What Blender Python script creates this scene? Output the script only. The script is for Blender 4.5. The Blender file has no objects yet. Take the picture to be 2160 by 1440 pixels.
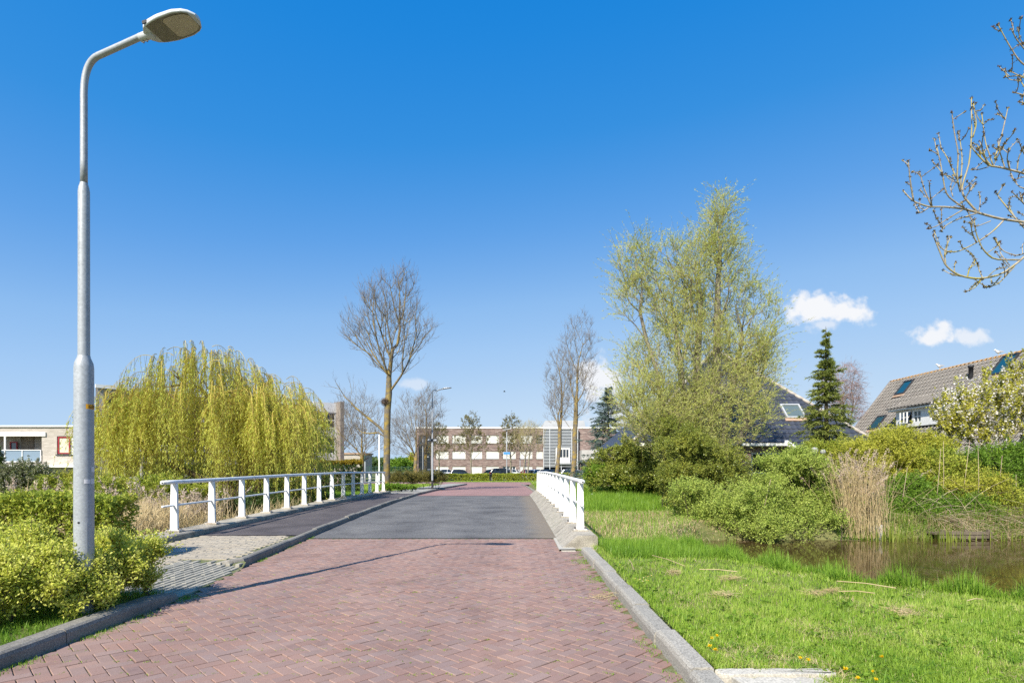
import bpy, math, random
import numpy as np
from mathutils import Vector, Matrix

# ------------------------------------------------------------------ camera, sky, sun, exposure
scene = bpy.context.scene
F, CAMH, HZ, CX = 1200.0, 1.6, 988.0, 1080.0      # focal length in pixels of a 2160 px wide frame, eye height, horizon row
cam_data = bpy.data.cameras.new('camera')
cam_data.sensor_width = 36.0
cam_data.lens = 36.0 * F / 2160.0
cam_data.shift_y = (HZ - 720.0) / 2160.0
cam_data.clip_start = 0.1
cam_data.clip_end = 6000.0
cam = bpy.data.objects.new('camera', cam_data)
scene.collection.objects.link(cam)
cam.location = (0, 0, CAMH)
cam.rotation_euler = (math.radians(90), 0, 0)
scene.camera = cam

SUN_EL = math.radians(41.0)
SUN_DIR = (-0.455, -0.890)                         # towards the sun, on the ground
sun_data = bpy.data.lights.new('sun', 'SUN')
sun_data.energy = 4.8
sun_data.angle = math.radians(0.53)
sun_data.color = (1.0, 0.94, 0.845)
sun = bpy.data.objects.new('sun', sun_data)
scene.collection.objects.link(sun)
to_sun = Vector((SUN_DIR[0] * math.cos(SUN_EL), SUN_DIR[1] * math.cos(SUN_EL), math.sin(SUN_EL))).normalized()
sun.rotation_euler = to_sun.to_track_quat('Z', 'Y').to_euler()
sun.location = (-30, -60, 60)

world = bpy.data.worlds.new('World')
scene.world = world
world.use_nodes = True
wn, wl = world.node_tree.nodes, world.node_tree.links
wn.clear()
w_out = wn.new('ShaderNodeOutputWorld')
w_bg = wn.new('ShaderNodeBackground')
w_bg.inputs['Strength'].default_value = 0.095
sky = wn.new('ShaderNodeTexSky')
sky.sky_type = 'NISHITA'
sky.sun_disc = False
sky.sun_elevation = SUN_EL
sky.sun_rotation = math.atan2(SUN_DIR[0], SUN_DIR[1])
sky.altitude = 0
sky.air_density = 1.0
sky.dust_density = 0.6
sky.ozone_density = 2.0


def wmath(op, a, b=None, c=None):
    n = wn.new('ShaderNodeMath'); n.operation = op
    for i, v in enumerate((a, b, c)):
        if v is None: continue
        if isinstance(v, (int, float)): n.inputs[i].default_value = v
        else: wl.new(v, n.inputs[i])
    return n.outputs[0]


# deep spring blue: the physical sky's brightness picks the hue
def lin(c): return tuple(((t / 255 + .055) / 1.055) ** 2.4 if t > 10 else t / 255 / 12.92 for t in c)
w_rgb = wn.new('ShaderNodeSeparateColor'); wl.new(sky.outputs['Color'], w_rgb.inputs[0])
w_ramp = wn.new('ShaderNodeValToRGB'); w_el = w_ramp.color_ramp.elements
for i_, (p_, c_) in enumerate(((0.17, (12, 127, 216)), (0.205, (34, 135, 220)), (0.255, (56, 145, 224)), (0.34, (98, 163, 232)), (0.47, (142, 189, 240)), (0.6, (163, 202, 244)), (0.8, (184, 214, 245)), (1.0, (199, 223, 246)))):
    e_ = w_el[0] if i_ == 0 else (w_el[1] if i_ == 1 else w_el.new(p_))
    e_.position = p_; e_.color = (*lin(c_), 1)
wl.new(wmath('DIVIDE', w_rgb.outputs[1], 7.0), w_ramp.inputs[0])
w_cc = wn.new('ShaderNodeVectorMath'); w_cc.operation = 'SCALE'
wl.new(w_ramp.outputs[0], w_cc.inputs[0]); wl.new(wmath('MULTIPLY', wmath('MAXIMUM', wmath('DIVIDE', w_rgb.outputs[1], 7.0), 1.0), 6.22), w_cc.inputs['Scale'])
w_tc = wn.new('ShaderNodeTexCoord')
w_sep = wn.new('ShaderNodeSeparateXYZ'); wl.new(w_tc.outputs['Generated'], w_sep.inputs[0])
w_y = wmath('MAXIMUM', w_sep.outputs['Y'], 0.02)
w_u = wmath('DIVIDE', w_sep.outputs['X'], w_y)
w_v = wmath('DIVIDE', w_sep.outputs['Z'], w_y)
w_comb = wn.new('ShaderNodeCombineXYZ'); wl.new(w_u, w_comb.inputs[0]); wl.new(w_v, w_comb.inputs[1])
w_noise = wn.new('ShaderNodeTexNoise'); w_noise.inputs['Scale'].default_value = 26.0
w_noise.inputs['Detail'].default_value = 6.0; w_noise.inputs['Roughness'].default_value = 0.55
wl.new(w_comb.outputs[0], w_noise.inputs['Vector'])
w_n = wmath('SUBTRACT', w_noise.outputs['Fac'], 0.5)
w_fine = wn.new('ShaderNodeTexNoise'); w_fine.inputs['Scale'].default_value = 70.0
w_fine.inputs['Detail'].default_value = 5.0
wl.new(w_comb.outputs[0], w_fine.inputs['Vector'])
w_n2 = wmath('SUBTRACT', w_fine.outputs['Fac'], 0.5)
CLOUDS = [  # centre u, v (tangents from straight ahead), half width, half height up, half height down, opacity
    (0.535, 0.272, 0.080, 0.060, 0.030, 1.0), (0.592, 0.270, 0.058, 0.044, 0.026, 1.0), (0.548, 0.252, 0.05, 0.022, 0.02, 0.6),
    (0.742, 0.230, 0.062, 0.042, 0.022, 0.95), (0.803, 0.232, 0.052, 0.026, 0.02, 0.75),
    (0.155, 0.155, 0.060, 0.055, 0.05, 0.95), (0.20, 0.09, 0.10, 0.035, 0.03, 0.7), (-0.172, 0.148, 0.042, 0.018, 0.012, 0.45),
    (0.30, 0.08, 0.08, 0.03, 0.03, 0.55)]
w_mask = None
for cu, cv, eu, e_up, e_dn, op in CLOUDS:
    du = wmath('DIVIDE', wmath('SUBTRACT', w_u, cu), eu)
    dv0 = wmath('SUBTRACT', w_v, cv)
    dv = wmath('ADD', wmath('DIVIDE', wmath('MAXIMUM', dv0, 0.0), e_up), wmath('DIVIDE', wmath('MINIMUM', dv0, 0.0), e_dn))
    d = wmath('SQRT', wmath('ADD', wmath('MULTIPLY', du, du), wmath('MULTIPLY', dv, dv)))
    s = wmath('SUBTRACT', 0.86, d)
    s = wmath('ADD', s, wmath('MULTIPLY', w_n, 1.9))
    s = wmath('ADD', s, wmath('MULTIPLY', w_n2, 0.5))
    mr = wn.new('ShaderNodeMapRange'); mr.interpolation_type = 'SMOOTHSTEP'
    wl.new(s, mr.inputs['Value'])
    mr.inputs['From Min'].default_value = 0.0; mr.inputs['From Max'].default_value = 0.55
    mr.inputs['To Min'].default_value = 0.0; mr.inputs['To Max'].default_value = op
    w_mask = mr.outputs[0] if w_mask is None else wmath('MAXIMUM', w_mask, mr.outputs[0])
w_mask = wmath('MULTIPLY', w_mask, wmath('GREATER_THAN', w_sep.outputs['Y'], 0.03))
w_mix = wn.new('ShaderNodeMix'); w_mix.data_type = 'RGBA'
wl.new(w_mask, w_mix.inputs['Factor'])
wl.new(w_cc.outputs[0], w_mix.inputs['A'])
w_mix.inputs['B'].default_value = (5.75, 5.85, 6.05, 1)
wl.new(w_mix.outputs['Result'], w_bg.inputs['Color'])
wl.new(w_bg.outputs[0], w_out.inputs['Surface'])

vs = scene.view_settings
vs.view_transform = 'Standard'
vs.look = 'None'
vs.gamma = 1.0
vs.use_curve_mapping = False
vs.exposure = 0.76

scene.render.engine = 'CYCLES'
scene.cycles.max_bounces = 6
scene.cycles.diffuse_bounces = 3
scene.cycles.glossy_bounces = 3
scene.cycles.transmission_bounces = 3
scene.cycles.transparent_max_bounces = 6
scene.cycles.caustics_reflective = False
scene.cycles.caustics_refractive = False
scene.cycles.sample_clamp_indirect = 6.0
scene.cycles.use_denoising = False

# ------------------------------------------------------------------ helpers
COL = scene.collection
rng = np.random.default_rng(11)
PI = math.pi


def P(px, py, Y):
    """point seen at photo pixel (px, py) when it stands Y metres ahead"""
    return np.array([(px - CX) / F * Y, Y, CAMH - (py - HZ) / F * Y])


class MB:
    """collects polygons, links them as one mesh object"""
    def __init__(self):
        self.v, self.f4, self.f3, self.n = [], [], [], 0

    def add(self, v, f4=None, f3=None):
        v = np.asarray(v, dtype=np.float64).reshape(-1, 3)
        if f4 is not None and len(f4): self.f4.append(np.asarray(f4, dtype=np.int64).reshape(-1, 4) + self.n)
        if f3 is not None and len(f3): self.f3.append(np.asarray(f3, dtype=np.int64).reshape(-1, 3) + self.n)
        self.v.append(v); self.n += len(v)
        return self

    def box(self, x0, x1, y0, y1, z0, z1):
        v = [(x0, y0, z0), (x1, y0, z0), (x1, y1, z0), (x0, y1, z0), (x0, y0, z1), (x1, y0, z1), (x1, y1, z1), (x0, y1, z1)]
        return self.add(v, [(0, 3, 2, 1), (4, 5, 6, 7), (0, 1, 5, 4), (1, 2, 6, 5), (2, 3, 7, 6), (3, 0, 4, 7)])

    def obox(self, o, a, b, c):
        """box from corner o along vectors a, b, c"""
        o, a, b, c = (np.asarray(t, float) for t in (o, a, b, c))
        v = [o, o + a, o + a + b, o + b, o + c, o + a + c, o + a + b + c, o + b + c]
        f = [(0, 3, 2, 1), (4, 5, 6, 7), (0, 1, 5, 4), (1, 2, 6, 5), (2, 3, 7, 6), (3, 0, 4, 7)]
        if np.dot(np.cross(a, b), c) < 0: f = [t[::-1] for t in f]
        return self.add(v, f)

    def quad(self, a, b, c, d):
        return self.add([a, b, c, d], [(0, 1, 2, 3)])

    def tube(self, pts, rad, sides=6, cap=True):
        pts = np.asarray(pts, float); n = len(pts)
        rad = np.broadcast_to(np.asarray(rad, float), (n,))
        t = np.gradient(pts, axis=0); t /= np.linalg.norm(t, axis=1, keepdims=True) + 1e-9
        ref = np.array([0, 0, 1.0]) if abs(t[0, 2]) < 0.9 else np.array([1.0, 0, 0])
        u = np.cross(t, ref); ul = np.linalg.norm(u, axis=1, keepdims=True)
        u = u / (ul + 1e-9); w = np.cross(t, u)
        a = np.arange(sides) * 2 * PI / sides
        ring = u[:, None, :] * np.cos(a)[None, :, None] + w[:, None, :] * np.sin(a)[None, :, None]
        v = pts[:, None, :] + ring * rad[:, None, None]
        i = np.arange(n - 1)[:, None] * sides; j = np.arange(sides)[None, :]; k = (j + 1) % sides
        f = np.stack([i + j, i + sides + j, i + sides + k, i + k], -1).reshape(-1, 4)
        base = self.n
        self.add(v.reshape(-1, 3), f)
        if cap:
            self.v.append(np.array([pts[0], pts[-1]])); c0, c1 = self.n, self.n + 1; self.n += 2
            jj = np.arange(sides); kk = (jj + 1) % sides
            self.f3.append(np.stack([np.full(sides, c0), base + jj, base + kk], -1))
            e = base + (n - 1) * sides
            self.f3.append(np.stack([np.full(sides, c1), e + kk, e + jj], -1))
        return self

    def lathe(self, prof, sides=16, origin=(0, 0, 0)):
        """profile of (radius, z) about the z axis"""
        pr = np.asarray(prof, float); n = len(pr)
        a = np.arange(sides) * 2 * PI / sides
        v = np.stack([pr[:, None, 0] * np.cos(a), pr[:, None, 0] * np.sin(a), np.broadcast_to(pr[:, None, 1], (n, sides))], -1)
        i = np.arange(n - 1)[:, None] * sides; j = np.arange(sides)[None, :]; k = (j + 1) % sides
        f = np.stack([i + j, i + k, i + sides + k, i + sides + j], -1).reshape(-1, 4)
        return self.add(v.reshape(-1, 3) + np.asarray(origin, float), f)

    def strip(self, rows):
        """grid of points rows[i][j] joined with quads"""
        r = np.asarray(rows, float); n, m = r.shape[:2]
        i = np.arange(n - 1)[:, None] * m; j = np.arange(m - 1)[None, :]
        f = np.stack([i + j, i + j + 1, i + m + j + 1, i + m + j], -1).reshape(-1, 4)
        return self.add(r.reshape(-1, 3), f)

    def mesh(self, name, mat, smooth=False):
        me = bpy.data.meshes.new(name)
        v = np.concatenate(self.v) if self.v else np.zeros((0, 3))
        f4 = np.concatenate(self.f4) if self.f4 else np.zeros((0, 4), int)
        f3 = np.concatenate(self.f3) if self.f3 else np.zeros((0, 3), int)
        me.vertices.add(len(v)); me.vertices.foreach_set('co', v.astype(np.float32).ravel())
        nl = f4.size + f3.size
        me.loops.add(nl); me.loops.foreach_set('vertex_index', np.concatenate([f4.ravel(), f3.ravel()]).astype(np.int32))
        npoly = len(f4) + len(f3)
        me.polygons.add(npoly)
        tot = np.concatenate([np.full(len(f4), 4), np.full(len(f3), 3)]).astype(np.int32)
        st = np.concatenate([[0], np.cumsum(tot)[:-1]]).astype(np.int32) if npoly else np.zeros(0, np.int32)
        me.polygons.foreach_set('loop_start', st)
        me.polygons.foreach_set('loop_total', tot)
        me.polygons.foreach_set('use_smooth', np.full(npoly, bool(smooth)))
        me.materials.append(M[mat] if isinstance(mat, str) else mat)
        me.update(calc_edges=True)
        global TRIS
        TRIS += 2 * len(f4) + len(f3)
        return me

    def build(self, name, mat, parent=None, smooth=False, kind=None, local=False):
        o = bpy.data.objects.new(name, self.mesh(name, mat, smooth))
        COL.objects.link(o)
        if parent is not None:
            o.parent = parent
            if not local: o.location = -world_loc(parent)
        if kind: o['kind'] = kind
        return o


TRIS = 0


def world_loc(o):
    p = Vector((0, 0, 0))
    while o is not None:
        p = p + o.location; o = o.parent
    return p


def thing(name, label, cat, loc=(0, 0, 0), group=None, rz=0.0):
    o = bpy.data.objects.new(name, None)
    o.empty_display_size = 0.2
    COL.objects.link(o)
    o.location = tuple(float(t) for t in loc); o.rotation_euler = (0, 0, rz)
    return tag(o, label, cat, group)


def tag(o, label, cat, group=None):
    o['label'] = label; o['category'] = cat
    if group: o['group'] = group
    return o


def copy_tree(o, parent=None):
    c = o.copy(); COL.objects.link(c); c.parent = parent
    for ch in o.children: copy_tree(ch, c)
    return c


def struct(o, label=None):
    o['kind'] = 'structure'
    if label: o['label'] = label
    return o


# ------------------------------------------------------------------ materials
M = {}


def nodes(name):
    m = bpy.data.materials.new(name); m.use_nodes = True
    nt = m.node_tree; nt.nodes.clear()
    out = nt.nodes.new('ShaderNodeOutputMaterial')
    M[name] = m
    return m, nt, out


def nmath(nt, op, a, b=None):
    n = nt.nodes.new('ShaderNodeMath'); n.operation = op
    for i, v in enumerate((a, b)):
        if v is None: continue
        if isinstance(v, (int, float)): n.inputs[i].default_value = v
        else: nt.links.new(v, n.inputs[i])
    return n.outputs[0]


def nramp(nt, fac, cols):
    r = nt.nodes.new('ShaderNodeValToRGB')
    el = r.color_ramp.elements
    while len(el) > 1: el.remove(el[-1])
    for i, (p, c) in enumerate(cols):
        e = el[0] if i == 0 else el.new(p)
        e.position = p; e.color = (*c, 1)
    nt.links.new(fac, r.inputs[0])
    return r.outputs[0]


def nnoise(nt, vec, scale, detail=4.0, rough=0.55):
    n = nt.nodes.new('ShaderNodeTexNoise')
    n.inputs['Scale'].default_value = scale; n.inputs['Detail'].default_value = detail; n.inputs['Roughness'].default_value = rough
    if vec is not None: nt.links.new(vec, n.inputs['Vector'])
    return n.outputs['Fac']


def nmix(nt, fac, a, b, mode='MIX'):
    n = nt.nodes.new('ShaderNodeMix'); n.data_type = 'RGBA'; n.blend_type = mode
    for s, v in (('Factor', fac), ('A', a), ('B', b)):
        if isinstance(v, (int, float)): n.inputs[s].default_value = v
        elif isinstance(v, tuple): n.inputs[s].default_value = (*v, 1)
        else: nt.links.new(v, n.inputs[s])
    return n.outputs['Result']


def rand_piece(nt):
    g = nt.nodes.new('ShaderNodeNewGeometry'); oi = nt.nodes.new('ShaderNodeObjectInfo')
    return nmath(nt, 'FRACT', nmath(nt, 'ADD', g.outputs['Random Per Island'], oi.outputs['Random']))


def surf(name, c1, c2, scale=3.0, rough=0.8, bump=0.0, bscale=None, metal=0.0, c3=None, spec=0.3, fine=None, piece=None, wear=False):
    """noise-mottled surface; fine = (scale, strength) speckle; piece = list of colours picked per piece"""
    m, nt, out = nodes(name)
    b = nt.nodes.new('ShaderNodeBsdfPrincipled')
    tc = nt.nodes.new('ShaderNodeNewGeometry').outputs['Position']
    n = nnoise(nt, tc, scale)
    stops = [(0.3, c1), (0.7, c2)] if c3 is None else [(0.28, c1), (0.5, c2), (0.72, c3)]
    col = nramp(nt, n, stops)
    if piece:
        k = len(piece)
        pc = nramp(nt, rand_piece(nt), [(i / max(1, k - 1), c) for i, c in enumerate(piece)])
        col = nmix(nt, 0.75, col, pc)
    if fine:
        fn = nnoise(nt, tc, fine[0], 2.0, 0.7)
        g = nramp(nt, fn, [(0.35, (1 - fine[1],) * 3), (0.65, (1 + fine[1],) * 3)])
        col = nmix(nt, 1.0, col, g, 'MULTIPLY')
    if wear:                                                         # wheel tracks, damp stains and drifted sand
        sx = nt.nodes.new('ShaderNodeSeparateXYZ'); nt.links.new(tc, sx.inputs[0])
        tr = nmath(nt, 'SINE', nmath(nt, 'ADD', nmath(nt, 'MULTIPLY', sx.outputs['X'], 3.4), nmath(nt, 'MULTIPLY', nnoise(nt, tc, .5, 2.0), 3.0)))
        col = nmix(nt, 1.0, col, nramp(nt, nmath(nt, 'ADD', nmath(nt, 'MULTIPLY', tr, .5), .5), [(0.0, (.94, .94, .95)), (1.0, (1.06, 1.05, 1.04))]), 'MULTIPLY')
        col = nmix(nt, 1.0, col, nramp(nt, nnoise(nt, tc, .9, 6.0, .7), [(.34, (.80, .79, .79)), (.46, (1, 1, 1)), (.6, (1, 1, 1)), (.74, (1.16, 1.14, 1.1))]), 'MULTIPLY')
    nt.links.new(col, b.inputs['Base Color'])
    b.inputs['Roughness'].default_value = rough
    b.inputs['Metallic'].default_value = metal
    b.inputs['Specular IOR Level'].default_value = spec
    if bump:
        bn = nt.nodes.new('ShaderNodeBump'); bn.inputs['Strength'].default_value = 1.0; bn.inputs['Distance'].default_value = min(bump, 0.10 / (bscale or scale * 6))
        nt.links.new(nnoise(nt, tc, bscale or scale * 6, 5.0, 0.65), bn.inputs['Height'])
        nt.links.new(bn.outputs[0], b.inputs['Normal'])
    nt.links.new(b.outputs[0], out.inputs['Surface'])
    return m


def leafmat(name, cols, trans=0.35, rough=0.55, patch=None, gain=1.0):
    """leaf: colour differs from leaf to leaf and a little over the plant; light passes through"""
    m, nt, out = nodes(name)
    g = nt.nodes.new('ShaderNodeNewGeometry')
    k = len(cols)
    cols = [tuple(min(.85, t * gain) for t in c) for c in cols]
    r = g.outputs['Random Per Island']
    if patch:
        pn = nnoise(nt, g.outputs['Position'], patch, 2.0)
        r = nmath(nt, 'ADD', nmath(nt, 'MULTIPLY', r, 0.55), nmath(nt, 'MULTIPLY', nmath(nt, 'SUBTRACT', pn, 0.28), 1.0))
    col = nramp(nt, r, [(i / max(1, k - 1), c) for i, c in enumerate(cols)])
    d = nt.nodes.new('ShaderNodeBsdfPrincipled')
    d.inputs['Roughness'].default_value = rough; d.inputs['Specular IOR Level'].default_value = 0.25
    nt.links.new(col, d.inputs['Base Color'])
    t = nt.nodes.new('ShaderNodeBsdfTranslucent'); nt.links.new(col, t.inputs['Color'])
    mx = nt.nodes.new('ShaderNodeMixShader'); mx.inputs[0].default_value = trans
    nt.links.new(d.outputs[0], mx.inputs[1]); nt.links.new(t.outputs[0], mx.inputs[2])
    nt.links.new(mx.outputs[0], out.inputs['Surface'])
    return m


def brickwall(name, cols, mortar, bw=0.21, bh=0.0625, m_size=0.01, plane='XZ', bump=0.004, rough=0.85):
    m, nt, out = nodes(name)
    b = nt.nodes.new('ShaderNodeBsdfPrincipled'); b.inputs['Roughness'].default_value = rough
    pos = nt.nodes.new('ShaderNodeNewGeometry').outputs['Position']
    sp = nt.nodes.new('ShaderNodeSeparateXYZ'); nt.links.new(pos, sp.inputs[0])
    cb = nt.nodes.new('ShaderNodeCombineXYZ')
    if plane == 'XZ':
        nt.links.new(nmath(nt, 'ADD', sp.outputs['X'], nmath(nt, 'MULTIPLY', sp.outputs['Y'], 0.73)), cb.inputs[0]); nt.links.new(sp.outputs['Z'], cb.inputs[1])
    else:
        nt.links.new(sp.outputs['X'], cb.inputs[0]); nt.links.new(sp.outputs['Y'], cb.inputs[1])
    bt = nt.nodes.new('ShaderNodeTexBrick')
    nt.links.new(cb.outputs[0], bt.inputs['Vector'])
    bt.inputs['Scale'].default_value = 1.0
    bt.inputs['Brick Width'].default_value = bw; bt.inputs['Row Height'].default_value = bh
    bt.inputs['Mortar Size'].default_value = m_size; bt.inputs['Color1'].default_value = (0, 0, 0, 1); bt.inputs['Color2'].default_value = (1, 1, 1, 1)
    bt.inputs['Mortar'].default_value = (0.5, 0.5, 0.5, 1)
    bc = nramp(nt, bt.outputs['Color'], [(i / (len(cols) - 1), c) for i, c in enumerate(cols)])
    col = nmix(nt, bt.outputs['Fac'], bc, mortar)
    big = nnoise(nt, pos, 0.35, 3.0)
    col = nmix(nt, 1.0, col, nramp(nt, big, [(0.3, (0.86, 0.86, 0.86)), (0.7, (1.1, 1.1, 1.1))]), 'MULTIPLY')
    nt.links.new(col, b.inputs['Base Color'])
    bn = nt.nodes.new('ShaderNodeBump'); bn.inputs['Distance'].default_value = bump; bn.invert = True
    nt.links.new(bt.outputs['Fac'], bn.inputs['Height']); nt.links.new(bn.outputs[0], b.inputs['Normal'])
    nt.links.new(b.outputs[0], out.inputs['Surface'])
    return m


def glassy(name, base, rough=0.05, spec=0.8, metal=0.0, coat=0.0):
    m, nt, out = nodes(name)
    b = nt.nodes.new('ShaderNodeBsdfPrincipled')
    b.inputs['Base Color'].default_value = (*base, 1); b.inputs['Roughness'].default_value = rough
    b.inputs['Specular IOR Level'].default_value = spec; b.inputs['Metallic'].default_value = metal
    b.inputs['Coat Weight'].default_value = coat
    nt.links.new(b.outputs[0], out.inputs['Surface'])
    return m


# ground and paving
surf('soil', (0.085, 0.10, 0.03), (0.15, 0.15, 0.055), 1.3, 0.95, 0.02, 30, c3=(0.10, 0.16, 0.035), fine=(60, 0.3))
surf('straw_soil', (0.22, 0.17, 0.09), (0.33, 0.26, 0.15), 3.0, 0.95, 0.02, 40, fine=(50, 0.35))
surf('joint_sand', (0.17, 0.145, 0.10), (0.11, 0.13, 0.045), 5.0, 0.95, 0.006, 60, c3=(0.27, 0.23, 0.17), fine=(80, 0.3))
surf('road_brick', (0.215, 0.14, 0.125), (0.31, 0.215, 0.192), 0.8, 0.75, 0.0016, 220, fine=(130, 0.14),
     piece=[(0.225, 0.150, 0.130), (0.285, 0.168, 0.130), (0.255, 0.160, 0.130), (0.31, 0.20, 0.158), (0.235, 0.166, 0.143), (0.28, 0.172, 0.134), (0.27, 0.192, 0.168), (0.245, 0.15, 0.120)], wear=True)
surf('path_paver', (0.27, 0.235, 0.185), (0.38, 0.33, 0.255), 1.1, 0.85, 0.0015, 200, fine=(110, 0.18),
     piece=[(0.27, 0.24, 0.195), (0.36, 0.31, 0.24), (0.32, 0.275, 0.21), (0.40, 0.35, 0.275)])
surf('ramp_paver', (0.25, 0.235, 0.195), (0.34, 0.315, 0.26), 1.6, 0.85, 0.0015, 200, fine=(110, 0.2),
     piece=[(0.25, 0.235, 0.20), (0.31, 0.29, 0.24), (0.36, 0.33, 0.27)])
surf('asphalt', (0.100, 0.096, 0.094), (0.150, 0.145, 0.140), 0.9, 0.85, 0.004, 260, fine=(55, 0.6), spec=0.3, wear=True)
surf('path_asphalt', (0.062, 0.053, 0.054), (0.105, 0.09, 0.09), 1.3, 0.85, 0.003, 260, fine=(90, 0.45))
surf('kerb_concrete', (0.17, 0.16, 0.138), (0.30, 0.275, 0.235), 3.5, 0.9, 0.004, 90, c3=(0.25, 0.235, 0.20), fine=(70, 0.35),
     piece=[(0.155, 0.145, 0.125), (0.20, 0.186, 0.16), (0.26, 0.24, 0.205)], wear=True)
surf('kerb_pale', (0.22, 0.205, 0.175), (0.36, 0.335, 0.285), 3.5, 0.9, 0.004, 90, c3=(0.30, 0.28, 0.24), fine=(70, 0.35),
     piece=[(0.25, 0.235, 0.205), (0.30, 0.28, 0.24), (0.34, 0.315, 0.27)], wear=True)
surf('beam_concrete', (0.19, 0.17, 0.135), (0.37, 0.335, 0.275), 2.6, 0.9, 0.006, 40, c3=(0.26, 0.245, 0.19), fine=(60, 0.4), wear=True)
surf('slab_concrete', (0.27, 0.245, 0.20), (0.46, 0.43, 0.37), 3.2, 0.9, 0.003, 80, c3=(0.40, 0.37, 0.31), fine=(60, 0.25), wear=True)
brickwall('far_road_brick', [(0.26, 0.14, 0.13), (0.31, 0.17, 0.155), (0.35, 0.20, 0.18)], (0.16, 0.12, 0.09), 0.2, 0.1, 0.006, 'XY', 0.002)
brickwall('grey_brick_paving', [(0.27, 0.25, 0.22), (0.33, 0.31, 0.27), (0.38, 0.35, 0.31)], (0.2, 0.19, 0.16), 0.3, 0.3, 0.008, 'XY', 0.002)
# metals, paint
def galvanized(name, base):
    m, nt, out = nodes(name)
    b = nt.nodes.new('ShaderNodeBsdfPrincipled')
    pos = nt.nodes.new('ShaderNodeNewGeometry').outputs['Position']
    v = nt.nodes.new('ShaderNodeTexVoronoi'); v.inputs['Scale'].default_value = 55; nt.links.new(pos, v.inputs['Vector'])
    sp = nt.nodes.new('ShaderNodeSeparateXYZ'); nt.links.new(v.outputs['Color'], sp.inputs[0])
    n = nnoise(nt, pos, 4.0)
    f = nmath(nt, 'ADD', nmath(nt, 'MULTIPLY', sp.outputs[0], 0.4), nmath(nt, 'MULTIPLY', n, 0.7))
    c = nramp(nt, f, [(0.25, tuple(t * 0.82 for t in base)), (0.8, tuple(t * 1.12 for t in base))])
    nt.links.new(c, b.inputs['Base Color'])
    b.inputs['Metallic'].default_value = 0.12; b.inputs['Roughness'].default_value = 0.5
    nt.links.new(b.outputs[0], out.inputs['Surface'])
galvanized('galvanized', (0.34, 0.36, 0.38))
surf('lamp_paint', (0.50, 0.52, 0.53), (0.56, 0.58, 0.59), 6, 0.45, spec=0.5)
surf('lamp_under', (0.16, 0.155, 0.13), (0.23, 0.22, 0.185), 22, 0.55, fine=(140, 0.3))
surf('lamp_lens', (0.36, 0.33, 0.25), (0.45, 0.41, 0.31), 12, 0.25, fine=(160, 0.25), spec=0.5)
def weathered(name, base, stain, zscale=.25, amt=.62):
    surf(name, base, tuple(t * 1.05 for t in base), 3, .5, spec=.35)
    nt = M[name].node_tree; b = next(n for n in nt.nodes if n.type == 'BSDF_PRINCIPLED'); src = b.inputs['Base Color'].links[0].from_socket
    pos = nt.nodes.new('ShaderNodeNewGeometry').outputs['Position']
    mp = nt.nodes.new('ShaderNodeMapping'); mp.inputs['Scale'].default_value = (1, 1, zscale); nt.links.new(pos, mp.inputs['Vector'])
    f = nramp(nt, nnoise(nt, mp.outputs[0], 11.0, 6.0, .7), [(amt - .06, (0, 0, 0)), (amt + .12, (.8, .8, .8))])
    col = nmix(nt, f, src, stain); nt.links.new(col, b.inputs['Base Color'])
weathered('white_paint', (0.76, 0.76, 0.74), (0.42, 0.40, 0.33))
weathered('plate_paint', (0.66, 0.65, 0.62), (0.26, 0.17, 0.10), 1.0, .5)
surf('rail_worn', (0.42, 0.42, 0.41), (0.80, 0.80, 0.785), 7, 0.5, spec=0.4, c3=(0.62, 0.62, 0.61))
surf('dark_metal', (0.03, 0.03, 0.033), (0.05, 0.05, 0.053), 5, 0.5)
surf('bolt_metal', (0.14, 0.13, 0.12), (0.22, 0.2, 0.18), 30, 0.5, metal=0.6)
surf('grey_metal', (0.33, 0.34, 0.35), (0.42, 0.43, 0.44), 2, 0.45, metal=0.3)
surf('orange_sticker', (0.86, 0.38, 0.02), (0.9, 0.43, 0.03), 8, 0.5)
surf('pale_sticker', (0.55, 0.54, 0.56), (0.68, 0.67, 0.68), 30, 0.6)
surf('black_print', (0.02, 0.02, 0.02), (0.03, 0.03, 0.03), 5, 0.6)
surf('blue_sign', (0.06, 0.25, 0.62), (0.07, 0.28, 0.66), 5, 0.5)
# bark
def barkmat(name, a, b_, lichen=None, amount=0.5):
    m, nt, out = nodes(name)
    b = nt.nodes.new('ShaderNodeBsdfPrincipled'); b.inputs['Roughness'].default_value = 0.9; b.inputs['Specular IOR Level'].default_value = 0.2
    pos = nt.nodes.new('ShaderNodeNewGeometry').outputs['Position']
    mp = nt.nodes.new('ShaderNodeMapping'); mp.inputs['Scale'].default_value = (1, 1, 0.25); nt.links.new(pos, mp.inputs['Vector'])
    col = nramp(nt, nnoise(nt, mp.outputs[0], 14.0), [(0.3, a), (0.7, b_)])
    if lichen:
        ln = nnoise(nt, pos, 2.4, 5.0, 0.7)
        mr = nt.nodes.new('ShaderNodeMapRange'); nt.links.new(ln, mr.inputs['Value'])
        mr.inputs['From Min'].default_value = 1 - amount - 0.12; mr.inputs['From Max'].default_value = 1 - amount + 0.06
        col = nmix(nt, mr.outputs[0], col, lichen)
    nt.links.new(col, b.inputs['Base Color'])
    bn = nt.nodes.new('ShaderNodeBump'); bn.inputs['Distance'].default_value = 0.02
    nt.links.new(nnoise(nt, mp.outputs[0], 18.0, 5.0, 0.7), bn.inputs['Height']); nt.links.new(bn.outputs[0], b.inputs['Normal'])
    nt.links.new(b.outputs[0], out.inputs['Surface'])
barkmat('bark_lichen', (0.105, 0.09, 0.068), (0.19, 0.165, 0.125), (0.30, 0.215, 0.055), 0.44)
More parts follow.
